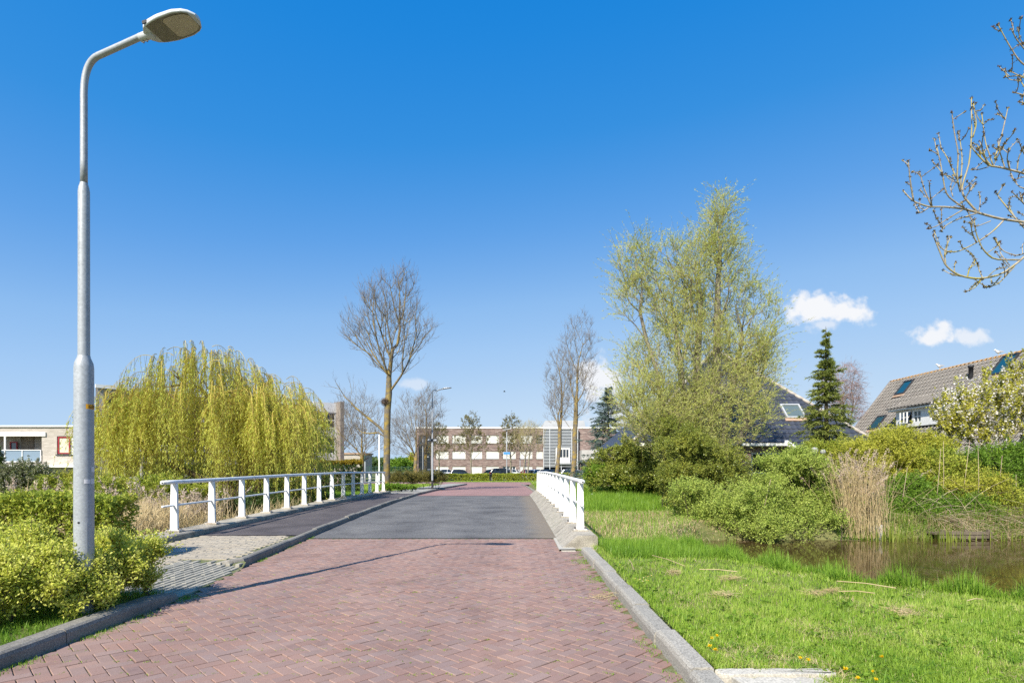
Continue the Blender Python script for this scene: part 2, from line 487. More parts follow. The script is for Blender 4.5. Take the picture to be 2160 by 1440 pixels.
barkmat('bark_grey', (0.16, 0.14, 0.11), (0.27, 0.24, 0.19), (0.26, 0.23, 0.08), 0.35)
barkmat('bark_dark', (0.055, 0.045, 0.03), (0.11, 0.09, 0.06))
barkmat('bark_twig', (0.115, 0.10, 0.085), (0.19, 0.165, 0.145))
barkmat('bark_willow', (0.10, 0.075, 0.045), (0.19, 0.15, 0.09))
barkmat('bark_ash', (0.25, 0.21, 0.15), (0.40, 0.35, 0.27), (0.36, 0.31, 0.07), 0.40)
surf('twig_gold', (0.42, 0.31, 0.06), (0.50, 0.39, 0.10), 2, 0.8)
surf('twig_willow', (0.26, 0.22, 0.10), (0.36, 0.31, 0.15), 2, 0.85)
surf('twig_birch', (0.25, 0.15, 0.12), (0.33, 0.21, 0.17), 2, 0.85)
surf('ash_bud', (0.055, 0.035, 0.025), (0.10, 0.065, 0.04), 20, 0.9)
# leaves
leafmat('leaf_weeping', [(0.26, 0.31, 0.05), (0.39, 0.42, 0.075), (0.49, 0.48, 0.10), (0.33, 0.38, 0.065)], 0.58, patch=0.5, gain=1.6)
leafmat('leaf_willow', [(0.25, 0.29, 0.07), (0.38, 0.40, 0.11), (0.48, 0.48, 0.16)], 0.52, patch=0.6, gain=1.5)
leafmat('leaf_gold_shrub', [(0.15, 0.19, 0.03), (0.33, 0.37, 0.05), (0.47, 0.48, 0.08), (0.56, 0.55, 0.15), (0.28, 0.33, 0.045)], 0.5, patch=2.6, gain=1.4)
leafmat('leaf_hedge', [(0.10, 0.14, 0.02), (0.20, 0.25, 0.03), (0.30, 0.31, 0.04), (0.16, 0.13, 0.04)], 0.35, patch=1.1, gain=1.45)
leafmat('leaf_bush', [(0.10, 0.15, 0.025), (0.22, 0.285, 0.05), (0.32, 0.365, 0.08), (0.17, 0.23, 0.04)], 0.4, patch=1.1, gain=1.5)
leafmat('leaf_holly', [(0.07, 0.10, 0.02), (0.18, 0.21, 0.035), (0.31, 0.30, 0.05)], 0.25, 0.35, patch=0.9, gain=1.25)
leafmat('leaf_dark', [(0.030, 0.055, 0.015), (0.055, 0.09, 0.02), (0.09, 0.12, 0.03)], 0.25, patch=1.0, gain=1.3)
leafmat('leaf_green', [(0.06, 0.12, 0.012), (0.12, 0.21, 0.02), (0.21, 0.30, 0.03)], 0.38, patch=0.8, gain=1.35)
leafmat('leaf_yellow', [(0.24, 0.27, 0.03), (0.37, 0.37, 0.045), (0.45, 0.43, 0.07)], 0.38, patch=0.8, gain=1.2)
leafmat('leaf_bronze', [(0.20, 0.19, 0.025), (0.33, 0.32, 0.04), (0.42, 0.41, 0.07), (0.30, 0.22, 0.04)], 0.42, patch=0.7, gain=1.3)
leafmat('blossom', [(0.78, 0.74, 0.70), (0.84, 0.82, 0.80), (0.70, 0.62, 0.58)], 0.35)
leafmat('leaf_alder', [(0.15, 0.15, 0.035), (0.24, 0.22, 0.05), (0.20, 0.15, 0.05)], 0.35)
leafmat('needle_green', [(0.06, 0.085, 0.02), (0.125, 0.15, 0.03), (0.22, 0.225, 0.05)], 0.3, patch=0.9, gain=1.7)
leafmat('needle_blue', [(0.045, 0.075, 0.065), (0.08, 0.12, 0.10), (0.14, 0.18, 0.155)], 0.2, patch=0.7, gain=1.3)
leafmat('gold_top', [(0.26, 0.17, 0.012), (0.38, 0.26, 0.02), (0.22, 0.20, 0.02)], 0.3)
leafmat('hawthorn_flower', [(0.09, 0.13, 0.025), (0.16, 0.19, 0.05), (0.5, 0.46, 0.38)], 0.3)
leafmat('grass_lawn', [(0.12, 0.21, 0.02), (0.21, 0.33, 0.035), (0.32, 0.43, 0.065), (0.46, 0.47, 0.15)], 0.42, 0.4, patch=0.9, gain=1.18)
leafmat('grass_tall', [(0.09, 0.18, 0.018), (0.17, 0.29, 0.03), (0.28, 0.38, 0.06)], 0.42, 0.4, patch=0.8, gain=1.25)
leafmat('straw', [(0.42, 0.31, 0.15), (0.58, 0.46, 0.25), (0.70, 0.58, 0.36)], 0.3, patch=0.8)
leafmat('reed_plume', [(0.42, 0.31, 0.22), (0.58, 0.46, 0.35), (0.64, 0.53, 0.42)], 0.3)
leafmat('dead_stalk', [(0.32, 0.22, 0.13), (0.46, 0.35, 0.23), (0.55, 0.45, 0.32)], 0.15)
leafmat('iris_leaf', [(0.14, 0.20, 0.025), (0.24, 0.30, 0.04), (0.32, 0.35, 0.08)], 0.4)
leafmat('dandelion_yellow', [(0.80, 0.52, 0.0), (0.85, 0.60, 0.01)], 0.2)
leafmat('petal_white', [(0.8, 0.78, 0.78), (0.84, 0.84, 0.84)], 0.2)
leafmat('nest_twig', [(0.09, 0.06, 0.04), (0.16, 0.11, 0.08)], 0.0)
# buildings
brickwall('brick_dark', [(0.115, 0.075, 0.066), (0.18, 0.115, 0.098), (0.23, 0.155, 0.132), (0.30, 0.23, 0.20)], (0.24, 0.20, 0.18), 0.62, 0.17, 0.02)
brickwall('brick_beige', [(0.37, 0.325, 0.275), (0.42, 0.375, 0.32), (0.47, 0.42, 0.365)], (0.42, 0.38, 0.335), 0.42, 0.13, 0.012)
brickwall('brick_red', [(0.20, 0.09, 0.07), (0.30, 0.14, 0.105), (0.36, 0.20, 0.155)], (0.42, 0.38, 0.33), 0.21, 0.065, 0.012)
brickwall('brick_fin', [(0.20, 0.165, 0.135), (0.25, 0.21, 0.175), (0.29, 0.25, 0.21)], (0.25, 0.21, 0.18), 0.42, 0.13, 0.012)  # darker than the beige walls: shade on the fin is put into the colour
surf('shutter_white', (0.57, 0.56, 0.51), (0.63, 0.62, 0.57), 0.8, 0.7)
surf('trim_white', (0.74, 0.73, 0.70), (0.80, 0.79, 0.76), 1.5, 0.6)
surf('panel_grey', (0.36, 0.37, 0.38), (0.43, 0.44, 0.45), 0.6, 0.6)
surf('panel_wood', (0.36, 0.34, 0.32), (0.44, 0.42, 0.40), 0.7, 0.75)
surf('louvre_grey', (0.50, 0.52, 0.54), (0.56, 0.58, 0.60), 0.8, 0.5)
surf('red_frame', (0.27, 0.02, 0.03), (0.33, 0.03, 0.04), 3, 0.45)
surf('balcony_wall', (0.16, 0.13, 0.10), (0.33, 0.27, 0.21), 1.5, 0.9)
surf('curtain', (0.52, 0.48, 0.36), (0.60, 0.56, 0.44), 2.0, 0.8)
surf('roof_felt', (0.06, 0.06, 0.06), (0.09, 0.09, 0.09), 1.0, 0.9)
surf('roof_tile_grey', (0.20, 0.175, 0.15), (0.28, 0.25, 0.215), 0.9, 0.8, 0.003, 60, fine=(30, 0.2),
     piece=[(0.17, 0.155, 0.142), (0.23, 0.21, 0.19), (0.26, 0.24, 0.215), (0.205, 0.19, 0.17), (0.24, 0.22, 0.195), (0.215, 0.195, 0.175)])
surf('roof_tile_blue', (0.035, 0.042, 0.06), (0.055, 0.06, 0.075), 0.9, 0.45, 0.002, 40, spec=0.45, piece=[(0.03, 0.034, 0.046), (0.042, 0.047, 0.062), (0.055, 0.06, 0.076)])
surf('ridge_lichen', (0.22, 0.19, 0.16), (0.38, 0.215, 0.07), 4.0, 0.9, c3=(0.44, 0.21, 0.04))
surf('hip_tile', (0.33, 0.29, 0.25), (0.48, 0.43, 0.37), 3.0, 0.8)
surf('lead', (0.33, 0.22, 0.15), (0.42, 0.29, 0.20), 3, 0.8)
glassy('pane', (0.02, 0.025, 0.03), 0.04, 0.9)
glassy('pane_teal', (0.01, 0.06, 0.08), 0.05, 0.9)
glassy('pane_pale', (0.10, 0.13, 0.125), 0.06, 0.9)
glassy('balcony_glass', (0.18, 0.24, 0.30), 0.1, 0.8)
glassy('car_glass', (0.015, 0.02, 0.025), 0.04, 0.9)
for nm, c in (('white', (0.72, 0.72, 0.72)), ('navy', (0.012, 0.02, 0.05)), ('black', (0.012, 0.013, 0.016)), ('silver', (0.42, 0.43, 0.45)), ('red', (0.3, 0.02, 0.02)), ('teal', (0.03, 0.08, 0.10))):
    glassy('paint_' + nm, c, 0.25, 0.5, 0.15, 0.8)
surf('tyre', (0.015, 0.015, 0.015), (0.025, 0.025, 0.025), 4, 0.9)
surf('rim', (0.45, 0.45, 0.46), (0.5, 0.5, 0.51), 4, 0.35, metal=0.8)
glassy('lamp_clear', (0.6, 0.62, 0.65), 0.1, 0.8)
glassy('lamp_red', (0.4, 0.01, 0.01), 0.15, 0.7)
surf('feather_white', (0.72, 0.72, 0.72), (0.8, 0.8, 0.8), 8, 0.8)
surf('feather_grey', (0.30, 0.31, 0.33), (0.36, 0.37, 0.39), 8, 0.8)
surf('feather_black', (0.02, 0.02, 0.022), (0.035, 0.035, 0.035), 8, 0.7)
surf('beak', (0.6, 0.38, 0.04), (0.65, 0.42, 0.05), 8, 0.5)
surf('jetty_wood', (0.10, 0.08, 0.055), (0.17, 0.14, 0.10), 4, 0.9)
surf('stone_pale', (0.22, 0.22, 0.21), (0.34, 0.34, 0.32), 9, 0.8)
surf('white_board', (0.28, 0.28, 0.26), (0.50, 0.50, 0.48), 12, 0.7)
surf('fence_green', (0.03, 0.08, 0.06), (0.05, 0.11, 0.08), 2, 0.6)
def asphalt_wear():
    nt = M['asphalt'].node_tree; b = next(n for n in nt.nodes if n.type == 'BSDF_PRINCIPLED'); src = b.inputs['Base Color'].links[0].from_socket
    pos = nt.nodes.new('ShaderNodeNewGeometry').outputs['Position']
    mp = nt.nodes.new('ShaderNodeMapping'); mp.inputs['Scale'].default_value = (1.2, 14, 1); nt.links.new(pos, mp.inputs['Vector'])
    st = nramp(nt, nnoise(nt, mp.outputs[0], 1.6, 5.0, .7), [(.56, (0, 0, 0)), (.72, (.5, .5, .5))])
    col = nmix(nt, st, src, (.30, .285, .25))
    sp = nt.nodes.new('ShaderNodeSeparateXYZ'); nt.links.new(pos, sp.inputs[0])
    e = nmath(nt, 'ADD', sp.outputs['X'], nmath(nt, 'MULTIPLY', nnoise(nt, pos, 1.7, 4.0), .55))
    col = nmix(nt, nramp(nt, e, [(.55, (0, 0, 0)), (1.0, (.75, .75, .75))]), col, (.21, .17, .125))
    nt.links.new(col, b.inputs['Base Color'])
asphalt_wear()
def watermat():
    m, nt, out = nodes('water')
    b = nt.nodes.new('ShaderNodeBsdfPrincipled')
    b.inputs['Base Color'].default_value = (0.060, 0.038, 0.014, 1)
    b.inputs['Roughness'].default_value = 0.02; b.inputs['IOR'].default_value = 1.33; b.inputs['Specular IOR Level'].default_value = 0.6
    pos = nt.nodes.new('ShaderNodeNewGeometry').outputs['Position']
    mp = nt.nodes.new('ShaderNodeMapping'); mp.inputs['Scale'].default_value = (1.0, 2.2, 1); nt.links.new(pos, mp.inputs['Vector'])
    bn = nt.nodes.new('ShaderNodeBump'); bn.inputs['Distance'].default_value = 0.002; bn.inputs['Strength'].default_value = 0.6
    nt.links.new(nnoise(nt, mp.outputs[0], 3.2, 3.0, 0.55), bn.inputs['Height'])
    nt.links.new(bn.outputs[0], b.inputs['Normal'])
    nt.links.new(b.outputs[0], out.inputs['Surface'])
watermat()

# ------------------------------------------------------------------ plant geometry
def unit(a):
    return a / (np.linalg.norm(a, axis=-1, keepdims=True) + 1e-9)


def rdir(r, n):
    return unit(r.normal(size=(n, 3)))


def add_leaves(mb, r, pos, dirs, L, W, up=0.35, fine=False):
    """one pointed blade per leaf; fine leaves are widest in the middle"""
    n = len(pos)
    if n == 0: return
    L = np.broadcast_to(L, (n,))[:, None] * r.uniform(0.7, 1.25, (n, 1)); W = np.broadcast_to(W, (n,))[:, None] * r.uniform(0.75, 1.2, (n, 1))
    d = unit(dirs)
    nr = rdir(r, n); nr[:, 2] += up
    s = unit(np.cross(d, nr))
    if not fine:
        v = np.stack([pos + s * W * 0.5, pos + d * L, pos - s * W * 0.5], 1).reshape(-1, 3)
        mb.add(v, None, np.arange(3 * n).reshape(-1, 3)); return
    mid = pos + d * L * 0.5
    nn = np.cross(s, d)
    v = np.stack([pos, mid + s * W * 0.5 + nn * W * 0.12, pos + d * L, mid - s * W * 0.5 + nn * W * 0.12], 1).reshape(-1, 3)
    f = np.arange(4 * n).reshape(-1, 4)
    mb.add(v, f)


def add_twigs(mb, start, dirs, length, rad, nseg=4, bend=None, taper=0.35):
    """thin three-sided stems; returns their centre lines (n, nseg+1, 3)"""
    n = len(start)
    length = np.broadcast_to(length, (n,)); rad = np.broadcast_to(rad, (n,))
    t = np.linspace(0, 1, nseg + 1)
    d = unit(dirs)
    c = start[:, None, :] + d[:, None, :] * (t[None, :, None] * length[:, None, None])
    if bend is not None: c = c + bend[:, None, :] * (t[None, :, None] ** 2 * length[:, None, None])
    if mb is not None: add_lines(mb, c, rad, taper)
    return c


def add_lines(mb, c, rad, taper=0.35):
    n, m = c.shape[:2]
    tg = unit(np.gradient(c, axis=1))
    ref = np.where(np.abs(tg[:, :1, 2:3]) < 0.9, np.array([0, 0, 1.0]), np.array([1.0, 0, 0]))
    u = unit(np.cross(tg, np.broadcast_to(ref, tg.shape))); w = np.cross(tg, u)
    a = np.arange(3) * 2 * PI / 3
    rr = np.broadcast_to(rad, (n,))[:, None] * np.linspace(1, taper, m)[None, :]
    v = c[:, :, None, :] + (u[:, :, None, :] * np.cos(a)[None, None, :, None] + w[:, :, None, :] * np.sin(a)[None, None, :, None]) * rr[:, :, None, None]
    base = (np.arange(n) * m * 3)[:, None, None]; i = (np.arange(m - 1) * 3)[None, :, None]; j = np.arange(3)[None, None, :]; k = (j + 1) % 3
    f = np.stack([base + i + j, base + i + 3 + j, base + i + 3 + k, base + i + k], -1).reshape(-1, 4)
    mb.add(v.reshape(-1, 3), f)


def along(r, lines, per, t0=0.1, t1=1.0):
    """points and directions spread along centre lines"""
    n, m = lines.shape[:2]
    t = r.uniform(t0, t1, (n, per)) * (m - 1)
    i = np.minimum(t.astype(int), m - 2); fr = (t - i)[..., None]
    ii = np.arange(n)[:, None]
    a, b = lines[ii, i], lines[ii, i + 1]
    return (a * (1 - fr) + b * fr).reshape(-1, 3), unit((b - a).reshape(-1, 3))


def in_ell(r, n, c, rad, shell=0.0):
    """points in an ellipsoid, pushed outward by shell"""
    d = rdir(r, n); q = r.uniform(0, 1, (n, 1)) ** (1 / 3.0)
    q = shell + (1 - shell) * q
    return np.asarray(c) + d * q * np.asarray(rad)


def grow(r, trunk, targets, bf=0.35, droop=0.6, base_r=0.2, tip_r=0.006, expo=2.3, jitter=0.12):
    """joins the target points to the trunk as a branching skeleton; returns nodes, parents, radii"""
    root = np.asarray(trunk[0], float)
    nodes_ = [np.asarray(t, float) for t in trunk]
    par = [-1] + list(range(len(trunk) - 1))
    plen = [0.0]
    for i in range(1, len(trunk)): plen.append(plen[-1] + np.linalg.norm(nodes_[i] - nodes_[i - 1]))
    crown0 = nodes_[-1] if len(trunk) < 3 else nodes_[len(trunk) // 2]
    order = np.argsort(np.linalg.norm(targets - crown0, axis=1))
    N = len(trunk) + len(targets)
    arr = np.zeros((N, 3)); arr[:len(trunk)] = nodes_
    pl = np.zeros(N); pl[:len(trunk)] = plen
    first = max(1, len(trunk) // 3)
    k = len(trunk)
    parent = np.full(N, -1); parent[:k] = par
    for idx in order:
        p = targets[idx]
        dv = p - arr[first:k]
        dist = np.linalg.norm(dv, axis=1) + 1e-6
        cost = dist * (1 + droop * np.clip(0.25 - dv[:, 2] / dist, 0, 2)) + bf * pl[first:k]
        j = int(np.argmin(cost)) + first
        arr[k] = p + r.normal(size=3) * jitter * dist[j - first] * 0.3
        parent[k] = j; pl[k] = pl[j] + dist[j - first]
        k += 1
    # pipe-model radii
    area = np.zeros(N)
    nch = np.zeros(N, int)
    for i in range(N - 1, 0, -1):
        if parent[i] < 0: continue
    deg = np.bincount(parent[1:], minlength=N)
    ordr = np.argsort(-pl)
    for i in ordr:
        if deg[i] == 0: area[i] = tip_r ** expo
        if parent[i] >= 0: area[parent[i]] += area[i]
    rad = area ** (1 / expo)
    s = base_r / rad[0]
    w = np.clip((rad - tip_r) / (rad[0] - tip_r + 1e-9), 0, 1)
    rad = rad * (1 + (s - 1) * w)
    return arr, parent, rad, deg


def skeleton_mesh(r, mb, arr, parent, rad, deg, thick=0.02):
    """tubes along the branch chains"""
    N = len(arr)
    kids = [[] for _ in range(N)]
    for i in range(1, N): kids[parent[i]].append(i)
    stack = [(0, None)]
    thin = []
    while stack:
        i, start = stack.pop()
        chain = [start, i] if start is not None else [i]
        while kids[i]:
            ks = sorted(kids[i], key=lambda q: -rad[q])
            for q in ks[1:]: stack.append((q, i))
            i = ks[0]; chain.append(i)
        if len(chain) < 2: continue
        p = arr[chain]; rr = rad[chain].copy()
        if start is not None: rr[0] = min(rr[0], rr[1] * 1.15)
        # smooth the line
        if len(chain) > 2:
            q = p.copy(); q[1:-1] = 0.25 * p[:-2] + 0.5 * p[1:-1] + 0.25 * p[2:]
            if start is None: q = p
            tt = np.linspace(0, len(chain) - 1, 2 * len(chain) - 1)
            q = np.stack([np.interp(tt, np.arange(len(chain)), q[:, a]) for a in range(3)], 1)
            rr = np.interp(tt, np.arange(len(chain)), rr); p = q
        sd = 9 if rr[0] > 0.08 else (6 if rr[0] > 0.03 else (4 if rr[0] > 0.012 else 3))
        mb.tube(p, rr, sd, cap=False)
    return mb


def bare_tree(name, label, loc, height, ell, base_r, lean=(0, 0), n=700, twigs=5, tw_len=0.5, bark='bark_lichen', twig='bark_twig', seed=1, group=None,
              fork=0.35, lead=0.72, leaf=None, leaf_n=0, leaf_s=0.06, bf=0.6, tip_r=0.008, tw_r=0.005, upb=1.1, limbs=()):
    """ell: list of (centre above base, radii, share)"""
    r = np.random.default_rng(seed)
    root = thing(name, label, 'tree', loc, group)
    loc = np.asarray(loc, float)
    k = 9
    zz = np.linspace(0, lead * height, k)
    wob = np.cumsum(r.normal(size=(k, 2)) * 0.0045 * height, axis=0); wob[0] = 0
    wob = wob - np.linspace(0, 1, k)[:, None] * wob[-1]
    tr = np.stack([np.linspace(0, lean[0], k) + wob[:, 0], np.linspace(0, lean[1], k) + wob[:, 1], zz], 1)
    tg = np.concatenate([in_ell(r, int(n * s), c, rad, 0.15) for c, rad, s in ell])
    arr, par, rad, deg = grow(r, tr, tg, bf, 0.9, base_r, tip_r)
    mb = MB(); skeleton_mesh(r, mb, arr, par, rad, deg)
    for lp, lr, lt in limbs:                                         # strong side limbs with their own branching
        a2, p2_, r2, d2_ = grow(r, lp, lt, .4, .8, lr, tip_r)
        skeleton_mesh(r, mb, a2, p2_, r2, d2_)
        p2_ = np.where(p2_ < 0, 0, p2_) + len(arr)
        arr, par, rad = np.concatenate([arr, a2]), np.concatenate([par, p2_]), np.concatenate([rad, r2])
    # root flare
    mb.tube([(0, 0, -0.25), (0, 0, 0.02), (0, 0, 0.35)], [base_r * 1.7, base_r * 1.32, base_r * 1.02], 10, cap=False)
    mb.build('trunk', bark, root, True, local=True)
    ends = np.where((rad < base_r * 0.16) & (np.arange(len(arr)) > k))[0]
    st = np.repeat(arr[ends], twigs, axis=0)
    pd = np.repeat(unit(arr[ends] - arr[par[ends]]), twigs, axis=0)
    d = unit(pd * 0.7 + rdir(r, len(st)) * 0.65 + np.array([0, 0, 0.25 * upb]))
    bend = np.tile([0, 0, 0.28 * upb], (len(st), 1)) + rdir(r, len(st)) * 0.12
    m2 = MB()
    ln = add_twigs(m2, st, d, r.uniform(0.35, 1.2, len(st)) * tw_len, tw_r, 2, bend)
    # second-order twigs
    p2, d2 = along(r, ln, 2, 0.2, 0.9)
    d2 = unit(d2 + rdir(r, len(p2)) * 0.8 + np.array([0, 0, 0.3 * upb]))
    ln2 = add_twigs(m2, p2, d2, r.uniform(0.3, 0.7, len(p2)) * tw_len * 0.7, tw_r * 0.8, 1, None)
    cr = m2.build('crown', twig, root, False, local=True)
    if leaf and leaf_n:
        m3 = MB()
        both = np.concatenate([ln[:, ::2], ln2])
        pp, dd = along(r, both, max(1, leaf_n // len(both) + 1), 0.15, 1.0)
        sel = r.choice(len(pp), min(leaf_n, len(pp)), replace=False)
        add_leaves(m3, r, pp[sel], dd[sel] * 0.5 + rdir(r, len(sel)) * 0.9, leaf_s, leaf_s * 0.6)
        m3.build('leaves', leaf, root, False, local=True)
    return root


def clump_leaves(mb, tw, r, blobs, n, L, W, per=26, shoot=0.22, inner=0.2, upb=0.35, zmin=-0.75, rough=0.16, lump=0.0, fine=False):
    """leaf shoots over lumpy ellipsoids: blobs = (centre, radii)"""
    area = np.array([(rad[0] * rad[1] + rad[0] * rad[2] + rad[1] * rad[2]) for _, rad in blobs]); share = area / area.sum()
    for (c, rad), s in zip(blobs, share):
        c, rad = np.asarray(c, float), np.asarray(rad, float)
        k = max(4, int(n * s / per))
        d = rdir(r, int(k * 1.8) + 6); d = d[d[:, 2] > zmin][:k]
        q = 1.0 + r.normal(size=(len(d), 1)) * rough
        if lump:
            ph = r.uniform(0, 6.28, 6)
            q += lump * (np.sin(d[:, :1] * 5 + ph[0]) * np.sin(d[:, 1:2] * 5 + ph[1]) + 0.6 * np.sin(d[:, 2:3] * 7 + ph[2]) * np.sin(d[:, :1] * 9 + ph[3]))
        ni = r.uniform(0, 1, (len(d), 1)) < inner
        q = np.where(ni, q * r.uniform(0.35, 0.85, q.shape), q * 0.93)
        cc = c + d * q * rad
        nrm = unit(d / rad)
        st = cc - nrm * shoot * 0.6
        dd = unit(nrm * 0.8 + rdir(r, len(d)) * 0.55 + np.array([0, 0, upb]))
        ln = add_twigs(tw, st, dd, r.uniform(0.7, 1.5, len(d)) * shoot, 0.0035 + L * 0.02, 2 if fine else 1, rdir(r, len(d)) * 0.2)
        pp, pd = along(r, ln, per, 0.05, 1.0)
        pp = pp + rdir(r, len(pp)) * r.uniform(0, 1, (len(pp), 1)) * shoot * 0.34
        add_leaves(mb, r, pp, pd * 0.55 + rdir(r, len(pp)) * 0.8, L, W, 0.5, fine)


def clumps(r, blobs, k, size):
    """breaks smooth lobes into many leaf clumps of uneven size round a smaller core"""
    area = np.array([b[1][0] * b[1][2] for b in blobs]); out = []
    for (c, rad), q in zip(blobs, area / area.sum()):
        c, rad = np.asarray(c, float), np.asarray(rad, float)
        out.append((c, rad * .72))
        m = max(4, int(k * q)); d = rdir(r, m * 2); d = d[d[:, 2] > -.65][:m]
        for v in d:
            f = size * r.uniform(.55, 1.5)
            out.append((c + v * rad * r.uniform(.72, 1.0) + [0, 0, r.uniform(-.1, .15) * f], np.array([f, f, f * r.uniform(.6, .95)]) * 1.0))
    return out


def shrub(name, label, cat, loc, blobs, n, L, W, mat, seed, group=None, stems=10, stem_mat='bark_dark', sub=None, **kw):
    r = np.random.default_rng(seed)
    if sub: blobs = clumps(r, blobs, *sub)
    root = thing(name, label, cat, loc, group)
    loc = np.asarray(loc, float)
    mb, tw = MB(), MB()
    clump_leaves(mb, tw, r, blobs, n, L, W, **kw)
    mb.build('foliage', mat, root, False, local=True)
    for _ in range(stems):
        c, rad = blobs[r.integers(len(blobs))]
        e = in_ell(r, 1, c, np.asarray(rad) * 0.8)[0]
        s = np.array([c[0] + r.normal() * rad[0] * 0.25, c[1] + r.normal() * rad[1] * 0.25, -0.15])
        mid = (s + e) / 2 + r.normal(size=3) * 0.08
        tw.tube([s, mid, e], [0.02, 0.014, 0.006], 5, cap=False)
    tw.build('stems', stem_mat, root, False, local=True)
    return root


def hedge(name, label, a, b, width, h, z0, n, L, W, mat, seed, group=None, top=None, cat='hedge'):
    """clipped hedge from a to b (ground points)"""
    r = np.random.default_rng(seed)
    a, b = np.array([*a, 0.0]), np.array([*b, 0.0])
    ln = np.linalg.norm(b - a); u = (b - a) / ln; w = np.array([-u[1], u[0], 0])
    root = thing(name, label, cat, (a[0], a[1], z0), group)
    mb, tw, tp = MB(), MB(), MB()
    k = n // 16
    side = r.uniform(0, 1, k)
    s = r.uniform(0, ln, k); ww = r.uniform(-width / 2, width / 2, k); zz = r.uniform(0.02, h, k)
    tot = width + 2 * h
    on_top = side < width / tot; on_f = (~on_top) & (side < (width + h) / tot)
    zz = np.where(on_top, h, zz); ww = np.where(on_top, ww, np.where(on_f, -width / 2, width / 2))
    nrm = np.where(on_top[:, None], np.array([0, 0, 1.0]), np.where(on_f[:, None], -w, w))
    ends = r.uniform(0, 1, k) < 0.06
    s = np.where(ends, np.where(r.uniform(0, 1, k) < 0.5, 0, ln), s)
    inn = np.clip(r.exponential(0.07, k), 0, width * 0.4)
    p = u * s[:, None] + w * ww[:, None] + np.array([0, 0, 1.0]) * zz[:, None] - nrm * inn[:, None]
    p += nrm * (np.sin(s * 2.3) * np.sin(zz * 4 + s) * 0.05)[:, None]
    d = unit(nrm + rdir(r, k) * 0.7)
    t = add_twigs(tw, p - nrm * 0.05, d, r.uniform(0.06, 0.16, k), 0.004, 1)
    pp, pd = along(r, t, 16)
    pp += rdir(r, len(pp)) * 0.05
    isT = np.repeat(on_top | (zz > h - 0.15), 16)
    if top:
        add_leaves(tp, r, pp[isT], pd[isT] * 0.5 + rdir(r, isT.sum()), L, W, 0.5); tp.build('top_growth', top, root, local=True)
        pp, pd = pp[~isT], pd[~isT]
    add_leaves(mb, r, pp, pd * 0.5 + rdir(r, len(pp)), L, W, 0.5)
    mb.build('foliage', mat, root, local=True)
    for q in np.arange(0.15, ln, 0.35):
        c = u * q
        tw.tube([c + [0, 0, -0.2], c + [0, 0, h * 0.5] + r.normal(size=3) * 0.04, c + [0, 0, h * 0.9] + r.normal(size=3) * 0.08], [0.018, 0.013, 0.006], 4, cap=False)
    tw.build('stems', 'bark_dark', root, local=True)
    return root


def add_blades(mb, r, pos, h, w, lean=0.45, bent=0.35, simple=False):
    n = len(pos)
    h = np.broadcast_to(h, (n,)) * r.uniform(0.55, 1.3, n); w = np.broadcast_to(w, (n,)) * r.uniform(0.7, 1.3, n)
    az = r.uniform(0, 2 * PI, n); ld = np.stack([np.cos(az), np.sin(az), np.zeros(n)], 1)
    sd = np.stack([-np.sin(az + r.normal(size=n) * 0.6), np.cos(az), np.zeros(n)], 1); sd = unit(sd)
    k = np.abs(r.normal(size=n)) * lean
    up = np.array([0, 0, 1.0])
    m_ = pos + up * (h * 0.55)[:, None] + ld * (h * k * 0.3)[:, None]
    t_ = pos + up * (h * (1 - bent * np.minimum(k, 1)))[:, None] + ld * (h * k)[:, None]
    if simple:
        v = np.stack([pos - sd * w[:, None] * 0.7, pos + sd * w[:, None] * 0.7, t_], 1).reshape(-1, 3)
        mb.add(v, None, np.arange(3 * n).reshape(-1, 3)); return
    v = np.stack([pos - sd * w[:, None] * 0.5, pos + sd * w[:, None] * 0.5, m_ + sd * w[:, None] * 0.42, m_ - sd * w[:, None] * 0.42, t_], 1).reshape(-1, 3)
    b = np.arange(n)[:, None] * 5
    mb.add(v, b + np.array([[0, 1, 2, 3]]), b + np.array([[3, 2, 4]]))

# ------------------------------------------------------------------ terrain
def road_z(y):
    return np.interp(y, [0, 9, 13, 18, 24, 31, 40, 60, 75], [0, 0, 0.03, 0.09, 0.13, 0.10, 0.06, 0.0, 0.0])


def poly_sd(x, y, poly):
    """signed distance to a polygon, negative inside"""
    p = np.asarray(poly, float); n = len(p)
    d = np.full(x.shape, 1e9); ins = np.zeros(x.shape, bool)
    for i in range(n):
        a, b = p[i], p[(i + 1) % n]
        e = b - a
        t = np.clip(((x - a[0]) * e[0] + (y - a[1]) * e[1]) / (e @ e), 0, 1)
        d = np.minimum(d, np.hypot(x - a[0] - t * e[0], y - a[1] - t * e[1]))
        c = (a[1] > y) != (b[1] > y)
        with np.errstate(divide='ignore', invalid='ignore'):
            xi = (b[0] - a[0]) * (y - a[1]) / (b[1] - a[1] + 1e-12) + a[0]
        ins ^= c & (x < xi)
    return np.where(ins, -d, d)


POND = [(4.1, 12.0), (4.15, 11.0), (4.4, 10.0), (4.75, 8.8), (5.0, 8.15), (5.55, 7.75), (6.15, 7.3), (6.6, 6.7), (8.0, 5.9), (14, 5.3), (40, 5.0),
        (40, 17.4), (14, 17.5), (11.5, 17.3), (9.8, 17.0), (7.6, 17.0), (5.9, 16.9), (4.9, 15.4), (4.3, 13.6)]
DITCH = [(-8.2, 13.6), (-8.2, 23.0), (-60, 24.0), (-60, 13.0)]
WATER_Z = -0.55


def smooth01(t):
    t = np.clip(t, 0, 1); return t * t * (3 - 2 * t)


